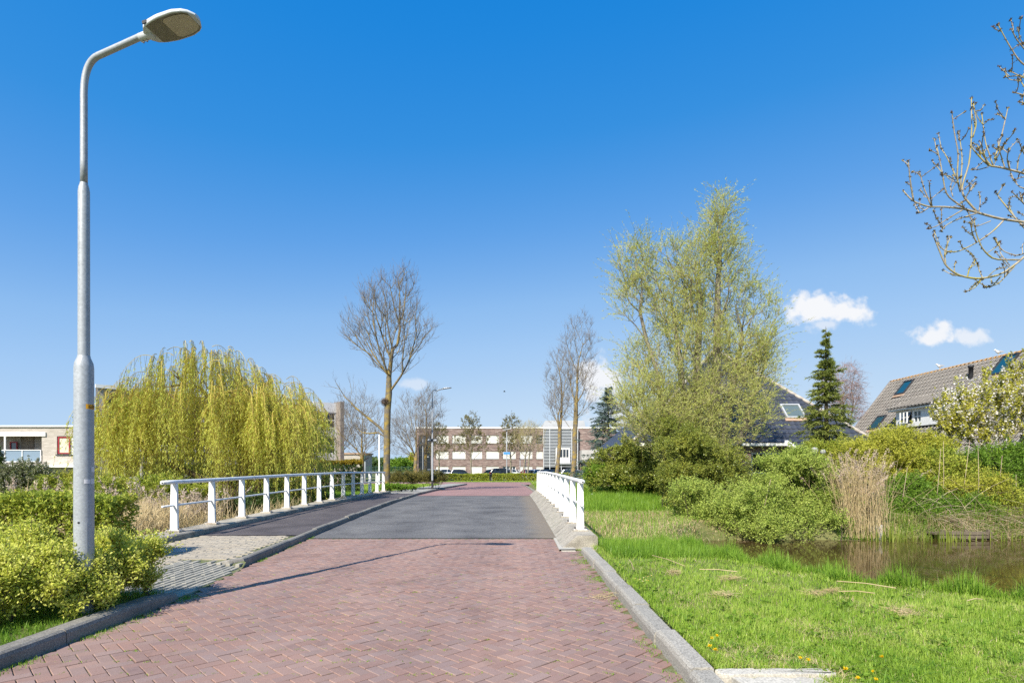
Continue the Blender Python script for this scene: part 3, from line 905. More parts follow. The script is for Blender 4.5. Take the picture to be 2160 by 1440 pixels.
def ground_z(x, y):
    x = np.asarray(x, float); y = np.asarray(y, float)
    z = np.full(x.shape, 0.08)
    # verge beyond the pond and beside the bridge
    z = np.where((x > 1.6) & (y > 11.5), -0.12 + 0.2 * smooth01((y - 13) / 10), z)
    z = z + 0.22 * smooth01((y - 30) / 30) * (x > 1.6) * smooth01((60 - y) / 8)
    z = z + 0.42 * np.exp(-((x - 7.0) / 3.6) ** 2 - ((y - 30.0) / 4.5) ** 2)
    z = z + 0.025 * np.sin(x * 0.9 + 1.3) * np.sin(y * 0.7)
    corridor = (x > -6.9) & (x < 1.55) & (y < 75)
    near_walk = (x > -9.5) & (x < -4) & (y > 6.9) & (y < 11.0)
    z = np.where(corridor & (x > -4.2), -0.16, z)
    z = np.where(corridor & (y > 6.9), -0.16, z)
    z = np.where(near_walk, -0.1, z)
    z = np.where((y > 56) & (y < 70.5) & (np.abs(x) < 40), -0.16, z)
    sd = poly_sd(x, y, POND)
    t = smooth01((sd + 0.35) / 1.0)
    z = np.where(sd < 0.65, (-1.25 + (z + 1.25) * t), z)
    sd2 = poly_sd(x, y, DITCH)
    t2 = smooth01((sd2 + 1.2) / 2.2)
    z = np.where(sd2 < 1.0, (-0.95 + (z + 0.95) * t2), z)
    return z


def grid_axis(lo, hi, fine_lo, fine_hi, step):
    a = list(np.arange(fine_lo, fine_hi + 1e-6, step))
    s, v = step, fine_hi
    while v < hi: s *= 1.35; v += s; a.append(v)
    s, v = step, fine_lo
    while v > lo: s *= 1.35; v -= s; a.insert(0, v)
    return np.array(a)


gx = grid_axis(-1500, 1500, -12, 14, 0.25); gy = grid_axis(-60, 3000, 1, 26, 0.25)
gX, gY = np.meshgrid(gx, gy)
gZ = ground_z(gX, gY)
ground = MB().strip(np.stack([gX, gY, gZ], -1)).build('ground', 'soil', smooth=True)
struct(ground, 'grassy ground sheet around the bridge')
struct(MB().strip(np.array([[(-60, 5, WATER_Z), (-7.6, 5, WATER_Z)], [(-60, 26, WATER_Z), (-7.6, 26, WATER_Z)]])).build('ditch_water', 'water'))
wx, wy = np.meshgrid(np.linspace(2.5, 45, 4), np.linspace(3.6, 19.5, 4))
struct(MB().strip(np.stack([wx, wy, np.full(wx.shape, WATER_Z)], -1)).build('pond_water', 'water'), 'dark brown still pond water')

# ------------------------------------------------------------------ road and pavements
def in_view(p):
    if p[1] < 1.0: return False
    px = CX + p[0] / p[1] * F; py = HZ - (p[2] - CAMH) / p[1] * F
    return -20 < px < 2180 and -20 < py < 1470


def piece_mesh(L, W, H, ch=0.004):
    """paver: flat top, chamfered edge, sides"""
    l, w = L / 2, W / 2
    def ring(dx, z): return [(-l + dx, -w + dx, z), (l - dx, -w + dx, z), (l - dx, w - dx, z), (-l + dx, w - dx, z)]
    v = ring(0, -H) + ring(0, -ch) + ring(ch, 0)
    f = [(8, 9, 10, 11)]
    for b in (0, 4):
        for i in range(4): f.append((b + i, b + (i + 1) % 4, b + 4 + (i + 1) % 4, b + 4 + i))
    return np.array(v, float), np.array(f)


def lay(parent, name, rest, shape, items, mat, cap=300, seed=3):
    """items: (x, y, z, rot) -> the largest in view as objects, the others joined"""
    r = np.random.default_rng(seed)
    v, f = shape
    items = np.asarray(items, float)
    tilt = r.normal(size=(len(items), 2)) * 0.011
    zj = r.normal(size=len(items)) * 0.0024
    key = np.array([1 / (p[1] ** 2) if in_view(p) else 0 for p in items])
    order = np.argsort(-key)
    me = MB().add(v, f).mesh(name, mat)
    off = world_loc(parent)
    for i in order[:cap]:
        x, y, z, a = items[i]
        o = bpy.data.objects.new(name, me); COL.objects.link(o)
        o.parent = parent; o.location = (x - off[0], y - off[1], z + zj[i] - off[2]); o.rotation_euler = (tilt[i, 0], tilt[i, 1], a)
    mb = MB()
    I = order[cap:]
    if len(I):
        it = items[I]; c, s = np.cos(it[:, 3]), np.sin(it[:, 3])
        X = v[None, :, 0] * c[:, None] - v[None, :, 1] * s[:, None]; Yv = v[None, :, 0] * s[:, None] + v[None, :, 1] * c[:, None]
        Z = v[None, :, 2] + tilt[I, 0][:, None] * v[None, :, 1] - tilt[I, 1][:, None] * v[None, :, 0]
        V = np.stack([X + it[:, :1], Yv + it[:, 1:2], Z + it[:, 2:3] + zj[I][:, None]], -1)
        ff = f[None] + (np.arange(len(I)) * len(v))[:, None, None]
        mb.add(V.reshape(-1, 3), ff.reshape(-1, 4))
        o = mb.build(rest, mat, parent); o['kind'] = 'stuff'


RK = 1.30                                                        # right kerb face
def left_edge(y): return np.interp(y, [0, 6.95, 9.3, 13.2, 32, 44, 56], [-4.07, -4.07, -4.36, -4.62, -5.32, -5.2, -4.4])
def sheet(name, mat, ys, xl, xr, z, parent=None, nx=2):
    rows = []
    for y in ys:
        a, b = xl(y), xr(y)
        rows.append([(a + (b - a) * t, y, z(y)) for t in np.linspace(0, 1, nx)])
    return MB().strip(rows).build(name, mat, parent, smooth=True)

ASPH0, ASPH1 = 12.85, 31.6
road = sheet('brick_road', 'joint_sand', np.arange(-2, ASPH0 + 0.3, 0.25), lambda y: left_edge(y) - 0.03, lambda y: RK + 0.05, lambda y: road_z(y) - 0.012, nx=8)
struct(road, 'red brick road laid in herringbone before the bridge')
Wp, Lp = 0.105, 0.21
ua, ub = np.array([math.sqrt(.5), math.sqrt(.5)]), np.array([math.sqrt(.5), -math.sqrt(.5)])
items = []
for i in range(-200, 200):
    for j in range(-70, 70):
        for hv in (0, 1):
            cu, cv = (1.0, 0.5) if hv == 0 else (0.5, 2.0)
            u, v = (cu + i + 2 * j) * Wp, (cv + i - 2 * j) * Wp
            p = ua * u + ub * v + np.array([-1.4, 7.0])
            if not (2.6 < p[1] < ASPH0 - 0.04): continue
            if not (left_edge(p[1]) + 0.015 < p[0] < RK - 0.05): continue
            items.append((p[0], p[1], float(road_z(p[1])), PI / 4 if hv == 0 else -PI / 4))
lay(road, 'brick', 'brick_paving', piece_mesh(0.202, 0.098, 0.05), items, 'road_brick', seed=5)
# edge course of bricks along the right kerb
asph = sheet('bridge_road', 'asphalt', np.arange(ASPH0, ASPH1 + 0.1, 0.5), lambda y: left_edge(y) - 0.02, lambda y: 1.10, lambda y: road_z(y) + 0.002, nx=6)
struct(asph, 'grey asphalt road over the bridge')
far_road = sheet('far_brick_road', 'far_road_brick', list(np.arange(ASPH1, 57, 1.0)) + [57.0], lambda y: left_edge(y) - 0.02, lambda y: np.interp(y, [31, 50, 57], [1.5, 1.2, 0.8]), lambda y: road_z(y), nx=5)
struct(far_road, 'red brick road continuing beyond the bridge')
cross = MB().strip([[(-40, 57.0, 0.0), (-4.4, 57, 0.0), (0.8, 57, 0.0), (40, 57, 0.0)], [(-40, 68, 0.0), (-4.4, 68, 0.0), (0.8, 68, 0.0), (40, 68, 0.0)]]).build('cross_road', 'far_road_brick')
struct(cross, 'red brick crossroad in front of the clipped hedges')
park_lot = MB().strip([[(-60, 80, -0.02), (60, 80, -0.02)], [(-60, 121, -0.02), (60, 121, -0.02)]]).build('car_park', 'asphalt')
struct(park_lot)

# footpath: asphalt on the bridge, pavers before it
WALK = 0.12
BX = -6.86                                                       # inner face of left edge beam
wa = sheet('footpath', 'path_asphalt', np.arange(12.45, 31.9, 0.5), lambda y: BX - 0.02, lambda y: left_edge(y) - 0.14, lambda y: road_z(y) + WALK, nx=4)
struct(wa, 'dark purple grey asphalt footpath on the bridge')
wf = sheet('far_footpath', 'grey_brick_paving', np.arange(31.9, 56.5, 1.0), lambda y: np.interp(y, [31.9, 36, 56], [-7.4, -7.6, -6.2]), lambda y: left_edge(y) - 0.14, lambda y: road_z(y) + WALK, nx=4)
struct(wf, 'grey paved footpath beyond the bridge')

def walk_z(x, y):
    """paver walk with its ramp down to the road"""
    full = road_z(y) + WALK
    t = np.clip((-4.30 - x) / 0.85, 0, 1)
    ramp = 0.012 + (full - 0.012) * t
    k = smooth01((y - 9.05) / 0.35)
    return ramp * (1 - k) + full * k

path = MB()
pxs, pys = np.linspace(-9.4, -4.07, 36), np.arange(6.75, 12.5, 0.12)
pX, pY = np.meshgrid(pxs, pys)
pX = np.minimum(pX, left_edge(pY) - np.where(pY > 9.3, 0.1, -0.02))
path_o = MB().strip(np.stack([pX, pY, walk_z(pX, pY) - 0.014], -1)).build('paved_path', 'joint_sand', smooth=True)
struct(path_o, 'pale concrete paver path with a ramp down to the road')
ramp_items, pave_items = [], []
ang = math.radians(-9)
row = 0
for yy in np.arange(6.86, 12.4, 0.105):
    row += 1
    for xx in np.arange(-9.3, -3.9, 0.21):
        x = xx + (row % 2) * 0.105
        le = float(left_edge(yy))
        lim = le - 0.16 if yy > 9.3 else le - 0.04
        if x + 0.1 > lim or yy > 12.36: continue
        if x < -6.75 and yy > 10.2: continue
        z = float(walk_z(x, yy))
        if yy < 9.3 and x > -5.35: ramp_items.append((x, yy, z))
        else: pave_items.append((x, yy, z, 0.0))
lay(path_o, 'paver', 'paver_field', piece_mesh(0.203, 0.098, 0.05, 0.005), pave_items, 'path_paver', 230, 6)
# ramp strips run along the road
strips = []
for k, xx in enumerate(np.arange(-5.3, -4.12, 0.075)):
    for yy in np.arange(6.9 + (k % 2) * 0.12, 9.25, 0.245):
        le = float(left_edge(yy))
        if xx > le - 0.05 or yy > 9.05 + (xx + 5.3) * 0.15: continue
        strips.append((xx, yy + 0.12, float(walk_z(xx, yy + 0.12)), PI / 2))
lay(path_o, 'ramp_paver', 'ramp_paver_field', piece_mesh(0.238, 0.064, 0.05, 0.006), strips, 'ramp_paver', 160, 7)
pb = MB(); pb.obox((-6.72, 9.75, 0.12), (0.95, 0.28, 0), (-0.2, 0.62, 0), (0, 0, 0.016))
slab = pb.build('patch_slab', 'stone_pale'); tag(slab, 'pale bluish repair slab let into the paver path', 'slab')

# kerbs: stones one metre long with rounded upper road edge
def kerb_run(name, label, pts, top, side, wd=0.17, drop=0.3, mat='kerb_concrete', step=1.0):
    """pts: road-edge line; side: -1 kerb lies left of the line, +1 right; top(y) height"""
    pts = np.asarray(pts, float)
    seg = np.concatenate([[0], np.cumsum(np.hypot(*np.diff(pts, axis=0).T))])
    root = thing(name, label, 'kerb', (pts[0, 0], pts[0, 1], 0))
    def at(s): return np.array([np.interp(s, seg, pts[:, 0]), np.interp(s, seg, pts[:, 1])])
    s = 0.0
    rr = np.random.default_rng(int(abs(pts[0, 0]) * 100) + 3)
    while s < seg[-1] - 0.05:
        e = min(s + step, seg[-1])
        mb = MB(); rows = []
        nsub = 5
        dz = rr.normal() * 0.006; dx = rr.normal() * 0.005
        for q in np.linspace(s + 0.006, e - 0.006, nsub):
            p = at(q); t = at(min(q + 0.05, seg[-1])) - at(max(q - 0.05, 0)); t /= np.hypot(*t)
            nrm = np.array([t[1], -t[0]]) * side
            zt = float(top(p[1], q)) + dz
            prof = [(0.0, -drop), (0.008, zt - 0.045), (0.02, zt - 0.016), (0.045, zt), (wd - 0.01, zt), (wd, zt - 0.01), (wd, -drop)]
            rows.append([(p[0] + nrm[0] * (a + dx), p[1] + nrm[1] * (a + dx), b) for a, b in prof])
        if side > 0: rows = rows[::-1]
        mb.strip(rows)
        for rw, flip in ((rows[0], False), (rows[-1], True)):
            idx = list(range(7))
            q_ = np.array(rw)
            tri = [(0, i, i + 1) for i in range(1, 6)]
            mb.add(q_, None, [t_[::-1] if flip else t_ for t_ in tri])
        mb.build('kerb_stone', mat, root)
        s = e
    return root

kerb_run('roadside_kerb', 'weathered concrete kerb between brick road and mown lawn', [(RK, y) for y in np.arange(2.2, 10.75, 0.25)], lambda y, q: 0.125, 1, wd=0.19, mat='kerb_pale')
kerb_run('shrub_kerb', 'dark rounded concrete kerb below the yellow green shrub', [(-4.07, y) for y in np.arange(2.2, 7.0, 0.25)], lambda y, q: 0.13 if y < 6.6 else 0.13 - 0.05 * (y - 6.6) / 0.4, -1, wd=0.19)
kl = [(-5.05, 9.12), (-4.8, 9.12), (-4.6, 9.14), (-4.46, 9.2), (-4.39, 9.32)] + [(float(left_edge(y)), y) for y in np.arange(9.5, 56.1, 0.5)]
def top_l(y, q): return float(road_z(y)) + 0.02 + 0.108 * min(1.0, q / 0.55) if q < 0.6 else float(road_z(y)) + 0.128
kerb_run('footpath_kerb', 'long grey kerb along the footpath over the bridge', kl, top_l, -1, wd=0.125)
kerb_run('verge_kerb', 'low kerb on the right beyond the bridge', [(float(np.interp(y, [31, 50, 57], [1.5, 1.2, 0.8])), y) for y in np.arange(32.2, 57, 1.0)], lambda y, q: float(road_z(y)) + 0.09, 1, wd=0.15)

# bridge edge beams
def beam(name, label, prof, y0, y1, zf, bevel_end=True, step=0.5):
    root_rows = []
    for y in np.arange(y0, y1 + 0.01, step):
        root_rows.append([(x, y, z + float(zf(y))) for x, z in prof])
    mb = MB().strip(root_rows)
    for rw, fl in ((root_rows[0], 1), (root_rows[-1], 0)):
        tri = [(0, i, i + 1) for i in range(1, len(prof) - 1)]
        mb.add(np.array(rw), None, [t[::-1] if fl else t for t in tri])
    o = mb.build(name, 'beam_concrete')
    return tag(o, label, 'edge beam')

beam('edge_beam', 'mossy concrete edge beam carrying the left white railing', [(-6.86, -0.6), (-6.86, 0.215), (-6.89, 0.24), (-7.36, 0.25), (-7.40, 0.22), (-7.40, -0.9)][::-1], 10.2, 32.4, road_z)
beam('edge_beam', 'sloping concrete edge beam carrying the right white railing', [(0.98, -0.5), (0.985, 0.035), (1.03, 0.05), (1.27, 0.255), (1.31, 0.27), (1.66, 0.27), (1.69, 0.24), (1.69, -0.9)][::-1], 11.2, 32.2, road_z)
eb = MB(); eb.strip([[(0.93 - 0.02 * i, y, 0.0 + z) for z in (-0.2, 0.05)] + [(1.10 + 0.14 * i, y, 0.055)] for i, y in enumerate((12.75, 10.95))][::-1])
eb.strip([[(0.93, 12.75, 0.05), (0.93, 12.75, -0.2)], [(1.1, 12.75, 0.05), (1.1, 12.75, -0.2)]])
eb.box(0.95, 1.22, 10.9, 12.8, -0.2, 0.03)
tag(eb.build('concrete_strip', 'slab_concrete'), 'pale concrete strip at the near foot of the right edge beam', 'concrete strip')

# railings
def railing(name, label, X, sgn):
    root = thing(name, label, 'railing', (X, 12.0, 0))
    ys = [12.0 + 1.5 * i for i in range(14)]
    me_post = None
    base_h = 0.255 if sgn < 0 else 0.275
    for y in ys:
        zb = float(road_z(y)) + base_h
        if me_post is None:
            pm = MB()
            rows = []
            for z, hw in ((0.016, 0.078), (0.5, 0.07), (0.93, 0.060), (0.985, 0.056)):
                hy = 0.032
                rows.append([(-hw, -hy, z), (hw, -hy, z), (hw, hy, z), (-hw, hy, z), (-hw, -hy, z)])
            pm.strip(rows); pm.add([(-.056, -.032, .985), (.056, -.032, .985), (.056, .032, .985), (-.056, .032, .985)], [(0, 1, 2, 3)])
            me_post = pm.mesh('post', 'white_paint')
            me_plate = MB().box(-0.14, 0.14, -0.075, 0.075, 0.0, 0.016).mesh('base_plate', 'plate_paint')
            me_pad = MB().box(-0.155, 0.155, -0.10, 0.10, -0.06, 0.0).mesh('mortar_pad', 'beam_concrete')
            bm_ = MB().lathe([(0.0, 0.055), (0.011, 0.055), (0.011, 0.038), (0.017, 0.036), (0.017, 0.016)], 6)
            me_bolt = bm_.mesh('bolt', 'bolt_metal')
        po = bpy.data.objects.new('post', me_post); COL.objects.link(po); po.parent = root; po.location = (0, y - 12.0, zb + 0.02)
        for nm, me, l in [('base_plate', me_plate, (0, 0, 0)), ('mortar_pad', me_pad, (0, 0, 0))] + [('bolt', me_bolt, (dx, dy, 0)) for dx in (-0.11, 0.11) for dy in (-0.05, 0.05)]:
            c = bpy.data.objects.new(nm, me); COL.objects.link(c); c.parent = po; c.location = l
    yy = np.concatenate([[11.58], np.arange(12.0, 31.6, 0.75), [31.85]])
    zz = np.interp(yy, ys, [float(road_z(y)) + base_h + 0.02 for y in ys])
    zz[0] = zz[1] - 0.005
    tr = MB().tube(np.stack([np.full(len(yy), X), yy, zz + 1.02], 1), 0.045, 14)
    h_ = tr.build('handrail', 'rail_worn' if sgn < 0 else 'white_paint', root, True)
    cap_ = MB().tube([(X, 11.576, zz[0] + 1.02), (X, 11.588, zz[0] + 1.02)], 0.018, 8); cap_.build('end_hole', 'dark_metal', h_)
    MB().tube(np.stack([np.full(len(yy), X), yy, zz + 0.53], 1), 0.023, 10).build('middle_rail', 'rail_worn' if sgn < 0 else 'white_paint', root, True)
    return root

railing('bridge_railing', 'white railing on the left, beside the footpath and weeping willow', -7.12, -1)
railing('bridge_railing', 'white railing on the right edge of the bridge road', 1.44, 1)

# concrete slab in the lawn
sl = thing('paving_slab', 'pale broken concrete slab at the near end of the lawn', 'slab', (1.9, 4.1, 0.1))
def rough_slab(x0, x1, y0, y1, z0, z1, seed, k=9):
    rr = np.random.default_rng(seed); ring = []
    for i in range(4 * k):
        e, t = divmod(i, k); t = t / k
        p = [(x0 + (x1 - x0) * t, y0), (x1, y0 + (y1 - y0) * t), (x1 - (x1 - x0) * t, y1), (x0, y1 - (y1 - y0) * t)][e]
        ring.append((p[0] + rr.normal() * .012, p[1] + rr.normal() * .010))
    c = np.mean(ring, 0); n = len(ring)
    v = [(*p, z0) for p in ring] + [(*p, z1 - .006) for p in ring] + [(p[0] + (c[0] - p[0]) * .012, p[1] + (c[1] - p[1]) * .02, z1) for p in ring] + [(*c, z1)]
    f4 = [(b + i, b + (i + 1) % n, b + n + (i + 1) % n, b + n + i) for b in (0, n) for i in range(n)]
    return MB().add(v, f4, [(2 * n + i, 2 * n + (i + 1) % n, 3 * n) for i in range(n)])
rough_slab(1.52, 2.36, 4.13, 4.25, .04, .112, 1).build('edge_strip', 'slab_concrete', sl)
rough_slab(1.58, 2.22, 2.6, 4.09, .04, .105, 2).build('slab', 'slab_concrete', sl)

# ------------------------------------------------------------------ street lamps
def arc(p0, d0, p1, n=10):
    """bezier bend from p0 leaving along d0 to p1"""
    p0, d0, p1 = (np.asarray(t, float) for t in (p0, d0, p1))
    t = np.linspace(0, 1, n)[:, None]
    c = p0 + d0
    return (1 - t) ** 2 * p0 + 2 * t * (1 - t) * c + t ** 2 * p1


def lamp_head(root, at, u, tilt=0.16, s=1.0):
    """LED luminaire: at = spigot point, u = outward direction on the ground"""
    u = np.array([u[0], u[1], 0.0]); u /= np.linalg.norm(u); w = np.array([-u[1], u[0], 0]); up = np.array([0, 0, 1.0])
    a = u * math.cos(tilt) + up * math.sin(tilt); n = np.cross(a, w); n = n if n[2] > 0 else -n
    at = np.asarray(at, float)
    st = np.linspace(0, 1, 15)
    L = 0.62 * s
    hw = 0.155 * s * np.interp(st, [0, .06, .18, .4, .7, .88, .96, 1], [.34, .62, .82, .98, 1.0, .82, .55, .22])
    ht = 0.065 * s * np.interp(st, [0, .1, .3, .7, .95, 1], [1.0, 1.35, 1.2, .85, .5, .3])
    body = MB(); rows = []
    ph = np.linspace(0, PI, 11)
    for i, q in enumerate(st):
        c = at + a * (q * L - 0.02)
        rows.append([c + w * hw[i] * math.cos(p) + n * (ht[i] * math.sin(p) ** 0.8 - 0.015 * s) for p in ph] + [c - w * hw[i] - n * 0.035 * s, c + w * hw[i] - n * 0.035 * s, c + w * hw[i] - n * .015 * s])
    body.strip(rows)
    for rw in (rows[0], rows[-1]):
        body.add(np.array(rw), None, [(0, i, i + 1) for i in range(1, len(rw) - 2)])
    head = body.build('lamp_head', 'lamp_paint', root, True)
    und = MB(); rows = []
    for i, q in enumerate(st[2:-1]):
        c = at + a * (q * L - 0.02) - n * 0.037 * s; k = hw[i + 2] * 0.93
        rows.append([c - w * k, c + w * k])
    und.strip(rows).build('under_panel', 'lamp_under', head)
    ln = MB(); rows = []
    for q in np.linspace(0.46, 0.93, 9):
        c = at + a * (q * L - 0.02) - n * 0.041 * s; k = np.interp(q, st, hw) * 0.8 * np.interp(q, [.46, .5, .9, .93], [.8, 1, 1, .8])
        rows.append([c - w * k, c + w * k])
    ln.strip(rows).build('lens', 'lamp_lens', head)
    for q in (0.28, 0.33): 
        c = at + a * (q * L)
    cl = MB(); cl.obox(at + a * L * 0.08 - w * hw[3] * 1.02 - n * 0.02 * s, a * 0.05 * s, w * 0.012 * s, n * 0.03 * s); cl.build('clip', 'dark_metal', head)
    sk = MB(); sk.tube([at - a * 0.11 * s - n * 0.02 * s, at + a * 0.05 * s - n * 0.02 * s], 0.042 * s, 12); sp = sk.build('spigot', 'lamp_paint', root, True)
    sc = MB()
    for q in (-0.075, -0.03):
        sc.tube([at + a * q * s - n * 0.06 * s, at + a * q * s - n * 0.085 * s], 0.008 * s, 6)
    sc.build('clamp_screws', 'bolt_metal', sp)
    return head


def text_mesh(txt, size):
    cu = bpy.data.curves.new('print', 'FONT'); cu.body = txt; cu.size = size; cu.align_x = 'LEFT'
    to = bpy.data.objects.new('print', cu); COL.objects.link(to)
    dg = bpy.context.evaluated_depsgraph_get()
    me = bpy.data.meshes.new_from_object(to.evaluated_get(dg))
    bpy.data.objects.remove(to)
    return me


LX, LY = -4.5, 5.98
lamp = thing('street_lamp', 'tall stepped galvanized street lamp standing in the yellow green shrub', 'street lamp', (LX, LY, 0))
K = LY / F
def lz(py): return CAMH - (py - HZ) * K
base = MB().lathe([(0.090, -0.3), (0.090, lz(1120)), (0.0885, lz(900)), (0.088, lz(776)), (0.083, lz(766)), (0.060, lz(754)), (0.056, lz(750))], 28, (LX, LY, 0))
bo = base.build('base_tube', 'galvanized', lamp, True)
midt = MB().lathe([(0.0545, lz(752)), (0.0535, lz(600)), (0.0525, lz(405)), (0.047, lz(396)), (0.036, lz(388)), (0.035, lz(386))], 24, (LX, LY, 0))
midt.build('middle_tube', 'galvanized', lamp, True)
arm_u = np.array([0.975, -0.222])
hp = np.array([LX, LY, 0])
top0 = hp + [0, 0, lz(388)]; top1 = hp + [0, 0, lz(200)]
spig = P(314, 70, LY - 0.165)
bendp = P(212, 116, LY - 0.05)
arm_pts = np.concatenate([[top0], np.linspace(top0, top1, 5)[1:], arc(top1, np.array([0, 0, 0.36]), bendp, 14)[1:], np.linspace(bendp, spig, 6)[1:]])
MB().tube(arm_pts, np.interp(np.linspace(0, 1, len(arm_pts)), [0, .2, 1], [0.034, 0.033, 0.031]), 16).build('bent_arm', 'galvanized', lamp, True)
adir = spig - bendp
lamp_head(lamp, spig, arm_u, 0.13, 0.98)

def wrap_patch(rad, a0, a1, z0, z1, n=9):
    """patch on the pole between angles (0 = towards the camera, positive to the right)"""
    ca = math.atan2(-LX, LY)
    th = np.linspace(a0, a1, n)
    # direction from pole to camera
    dx, dy = -LX, -LY; l = math.hypot(dx, dy); c = np.array([dx / l, dy / l]); s_ = np.array([-c[1], c[0]])
    if s_[0] < 0: s_ = -s_
    def q(t, z): v = c * math.cos(t) + s_ * math.sin(t); return (LX + v[0] * rad, LY + v[1] * rad, z)
    return MB().strip([[q(t, z0), q(t, z1)] for t in th]), q
pt, qf = wrap_patch(0.0898, 0.18, 1.5, lz(863), lz(853)); stick = pt.build('number_plate', 'orange_sticker', lamp)
tm = text_mesh('680', 0.062)
for vtx in tm.vertices:
    t = 0.42 + vtx.co.x / 0.0905
    vtx.co = Vector(qf(t, lz(862.2) + vtx.co.y * 0.95)) 
    d_ = Vector((vtx.co.x - LX, vtx.co.y - LY, 0)).normalized(); vtx.co += d_ * 0.0022
tm.materials.clear(); tm.materials.append(M['black_print'])
to = bpy.data.objects.new('number', tm); COL.objects.link(to); to.parent = stick; to.location = (0, 0, 0)
for a0, a1, y0, y1 in ((0.0, 0.62, 1019, 1010), (0.66, 1.3, 1020, 1009), (0.75, 1.4, 995, 984)):
    p_, _ = wrap_patch(0.0908, a0, a1, lz(y0), lz(y1)); p_.build('old_sticker', 'pale_sticker', lamp)
door, qd = wrap_patch(0.0915, -0.85, 0.32, lz(1165), lz(1100)); dr = door.build('access_door', 'galvanized', lamp, True)
kh = MB().tube([qd(-0.5, lz(1100)), tuple(np.array(qd(-0.5, lz(1100))) * [1, 1, 1] + [0.002, -0.004, 0])], 0.011, 8); kh.build('lock', 'dark_metal', dr)


def far_lamp(label, px, Y, top_py, arm_px, group=None, base_dark=False, signs=False, z0=0.0, rad=0.07, head=True):
    x = (px - CX) / F * Y
    root = thing('street_lamp', label, 'street lamp', (x, Y, z0), group)
    zt = CAMH - (top_py - HZ) / F * Y
    if base_dark: MB().lathe([(rad * 1.04, -0.2), (rad * 1.04, 0.62)], 12, (x, Y, z0)).build('base_sleeve', 'dark_metal', root, True)
    MB().lathe([(rad, -0.1), (rad, (zt - z0) * 0.47), (rad * 0.68, (zt - z0) * 0.49), (rad * 0.66, (zt - z0) * 0.9)], 12, (x, Y, z0)).build('pole', 'galvanized', root, True)
    ax = (arm_px - px) / F * Y
    p0 = np.array([x, Y, z0 + (zt - z0) * 0.88]); p1 = p0 + [0, 0, (zt - z0) * 0.07]
    if head:
        sp = np.array([x + ax * 0.5, Y - 0.1, zt - 0.06])
        pts = np.concatenate([[p0], arc(p1, np.array([0, 0, 0.3]), p1 + (sp - p1) * 0.42 + [0, 0, 0.03], 8), [sp]])
        MB().tube(pts, rad * 0.55, 8).build('bent_arm', 'galvanized', root, True)
        lamp_head(root, sp, (np.sign(ax), -0.15), 0.12, 1.0)
    if signs:
        for s_ in (-1, 1):
            cx = x + s_ * 0.19; zc = z0 + CAMH - (933 - HZ) / F * Y
            f_ = MB().box(cx - 0.17, cx + 0.17, Y - 0.12, Y - 0.09, zc - 0.105, zc + 0.105).build('sign_frame', 'dark_metal', root)
            MB().box(cx - 0.11, cx + 0.11, Y - 0.127, Y - 0.121, zc - 0.06, zc + 0.06).build('sign_face', 'panel_grey', f_)
    return root

far_lamp('street lamp with two small dark sign boxes beside the far footpath', 912, 39.5, 818, 958, base_dark=True, signs=True, z0=0.17)

# ------------------------------------------------------------------ far buildings
def facade(root, mat, o, u, W, H, holes, depth=0.25, name='wall', back=True, thick=0.4):
    """wall from corner o along u (ground direction), outward normal to the right of u; holes (u0,u1,v0,v1)"""
    u = np.array([u[0], u[1], 0.0]); u /= np.linalg.norm(u); n = np.array([u[1], -u[0], 0.0]); up = np.array([0, 0, 1.0]); o = np.asarray(o, float)
    us = sorted({0.0, W, *[h[0] for h in holes], *[h[1] for h in holes]}); vs_ = sorted({0.0, H, *[h[2] for h in holes], *[h[3] for h in holes]})
    mb = MB()
    P_ = lambda a, b, d=0.0: o + u * a + up * b - n * d
    for i in range(len(us) - 1):
        for j in range(len(vs_) - 1):
            cu, cv = (us[i] + us[i + 1]) / 2, (vs_[j] + vs_[j + 1]) / 2
            if any(h[0] < cu < h[1] and h[2] < cv < h[3] for h in holes): continue
            mb.quad(P_(us[i], vs_[j]), P_(us[i + 1], vs_[j]), P_(us[i + 1], vs_[j + 1]), P_(us[i], vs_[j + 1]))
    for a, b, c, d in holes:
        mb.quad(P_(a, c), P_(b, c), P_(b, c, depth), P_(a, c, depth)); mb.quad(P_(a, d, depth), P_(b, d, depth), P_(b, d), P_(a, d))
        mb.quad(P_(a, c, depth), P_(a, d, depth), P_(a, d), P_(a, c)); mb.quad(P_(b, c), P_(b, d), P_(b, d, depth), P_(b, c, depth))
    w = mb.build(name, mat, root)
    return w, (lambda a, b, d=0.0: o + u * a + up * b - n * d), u, n


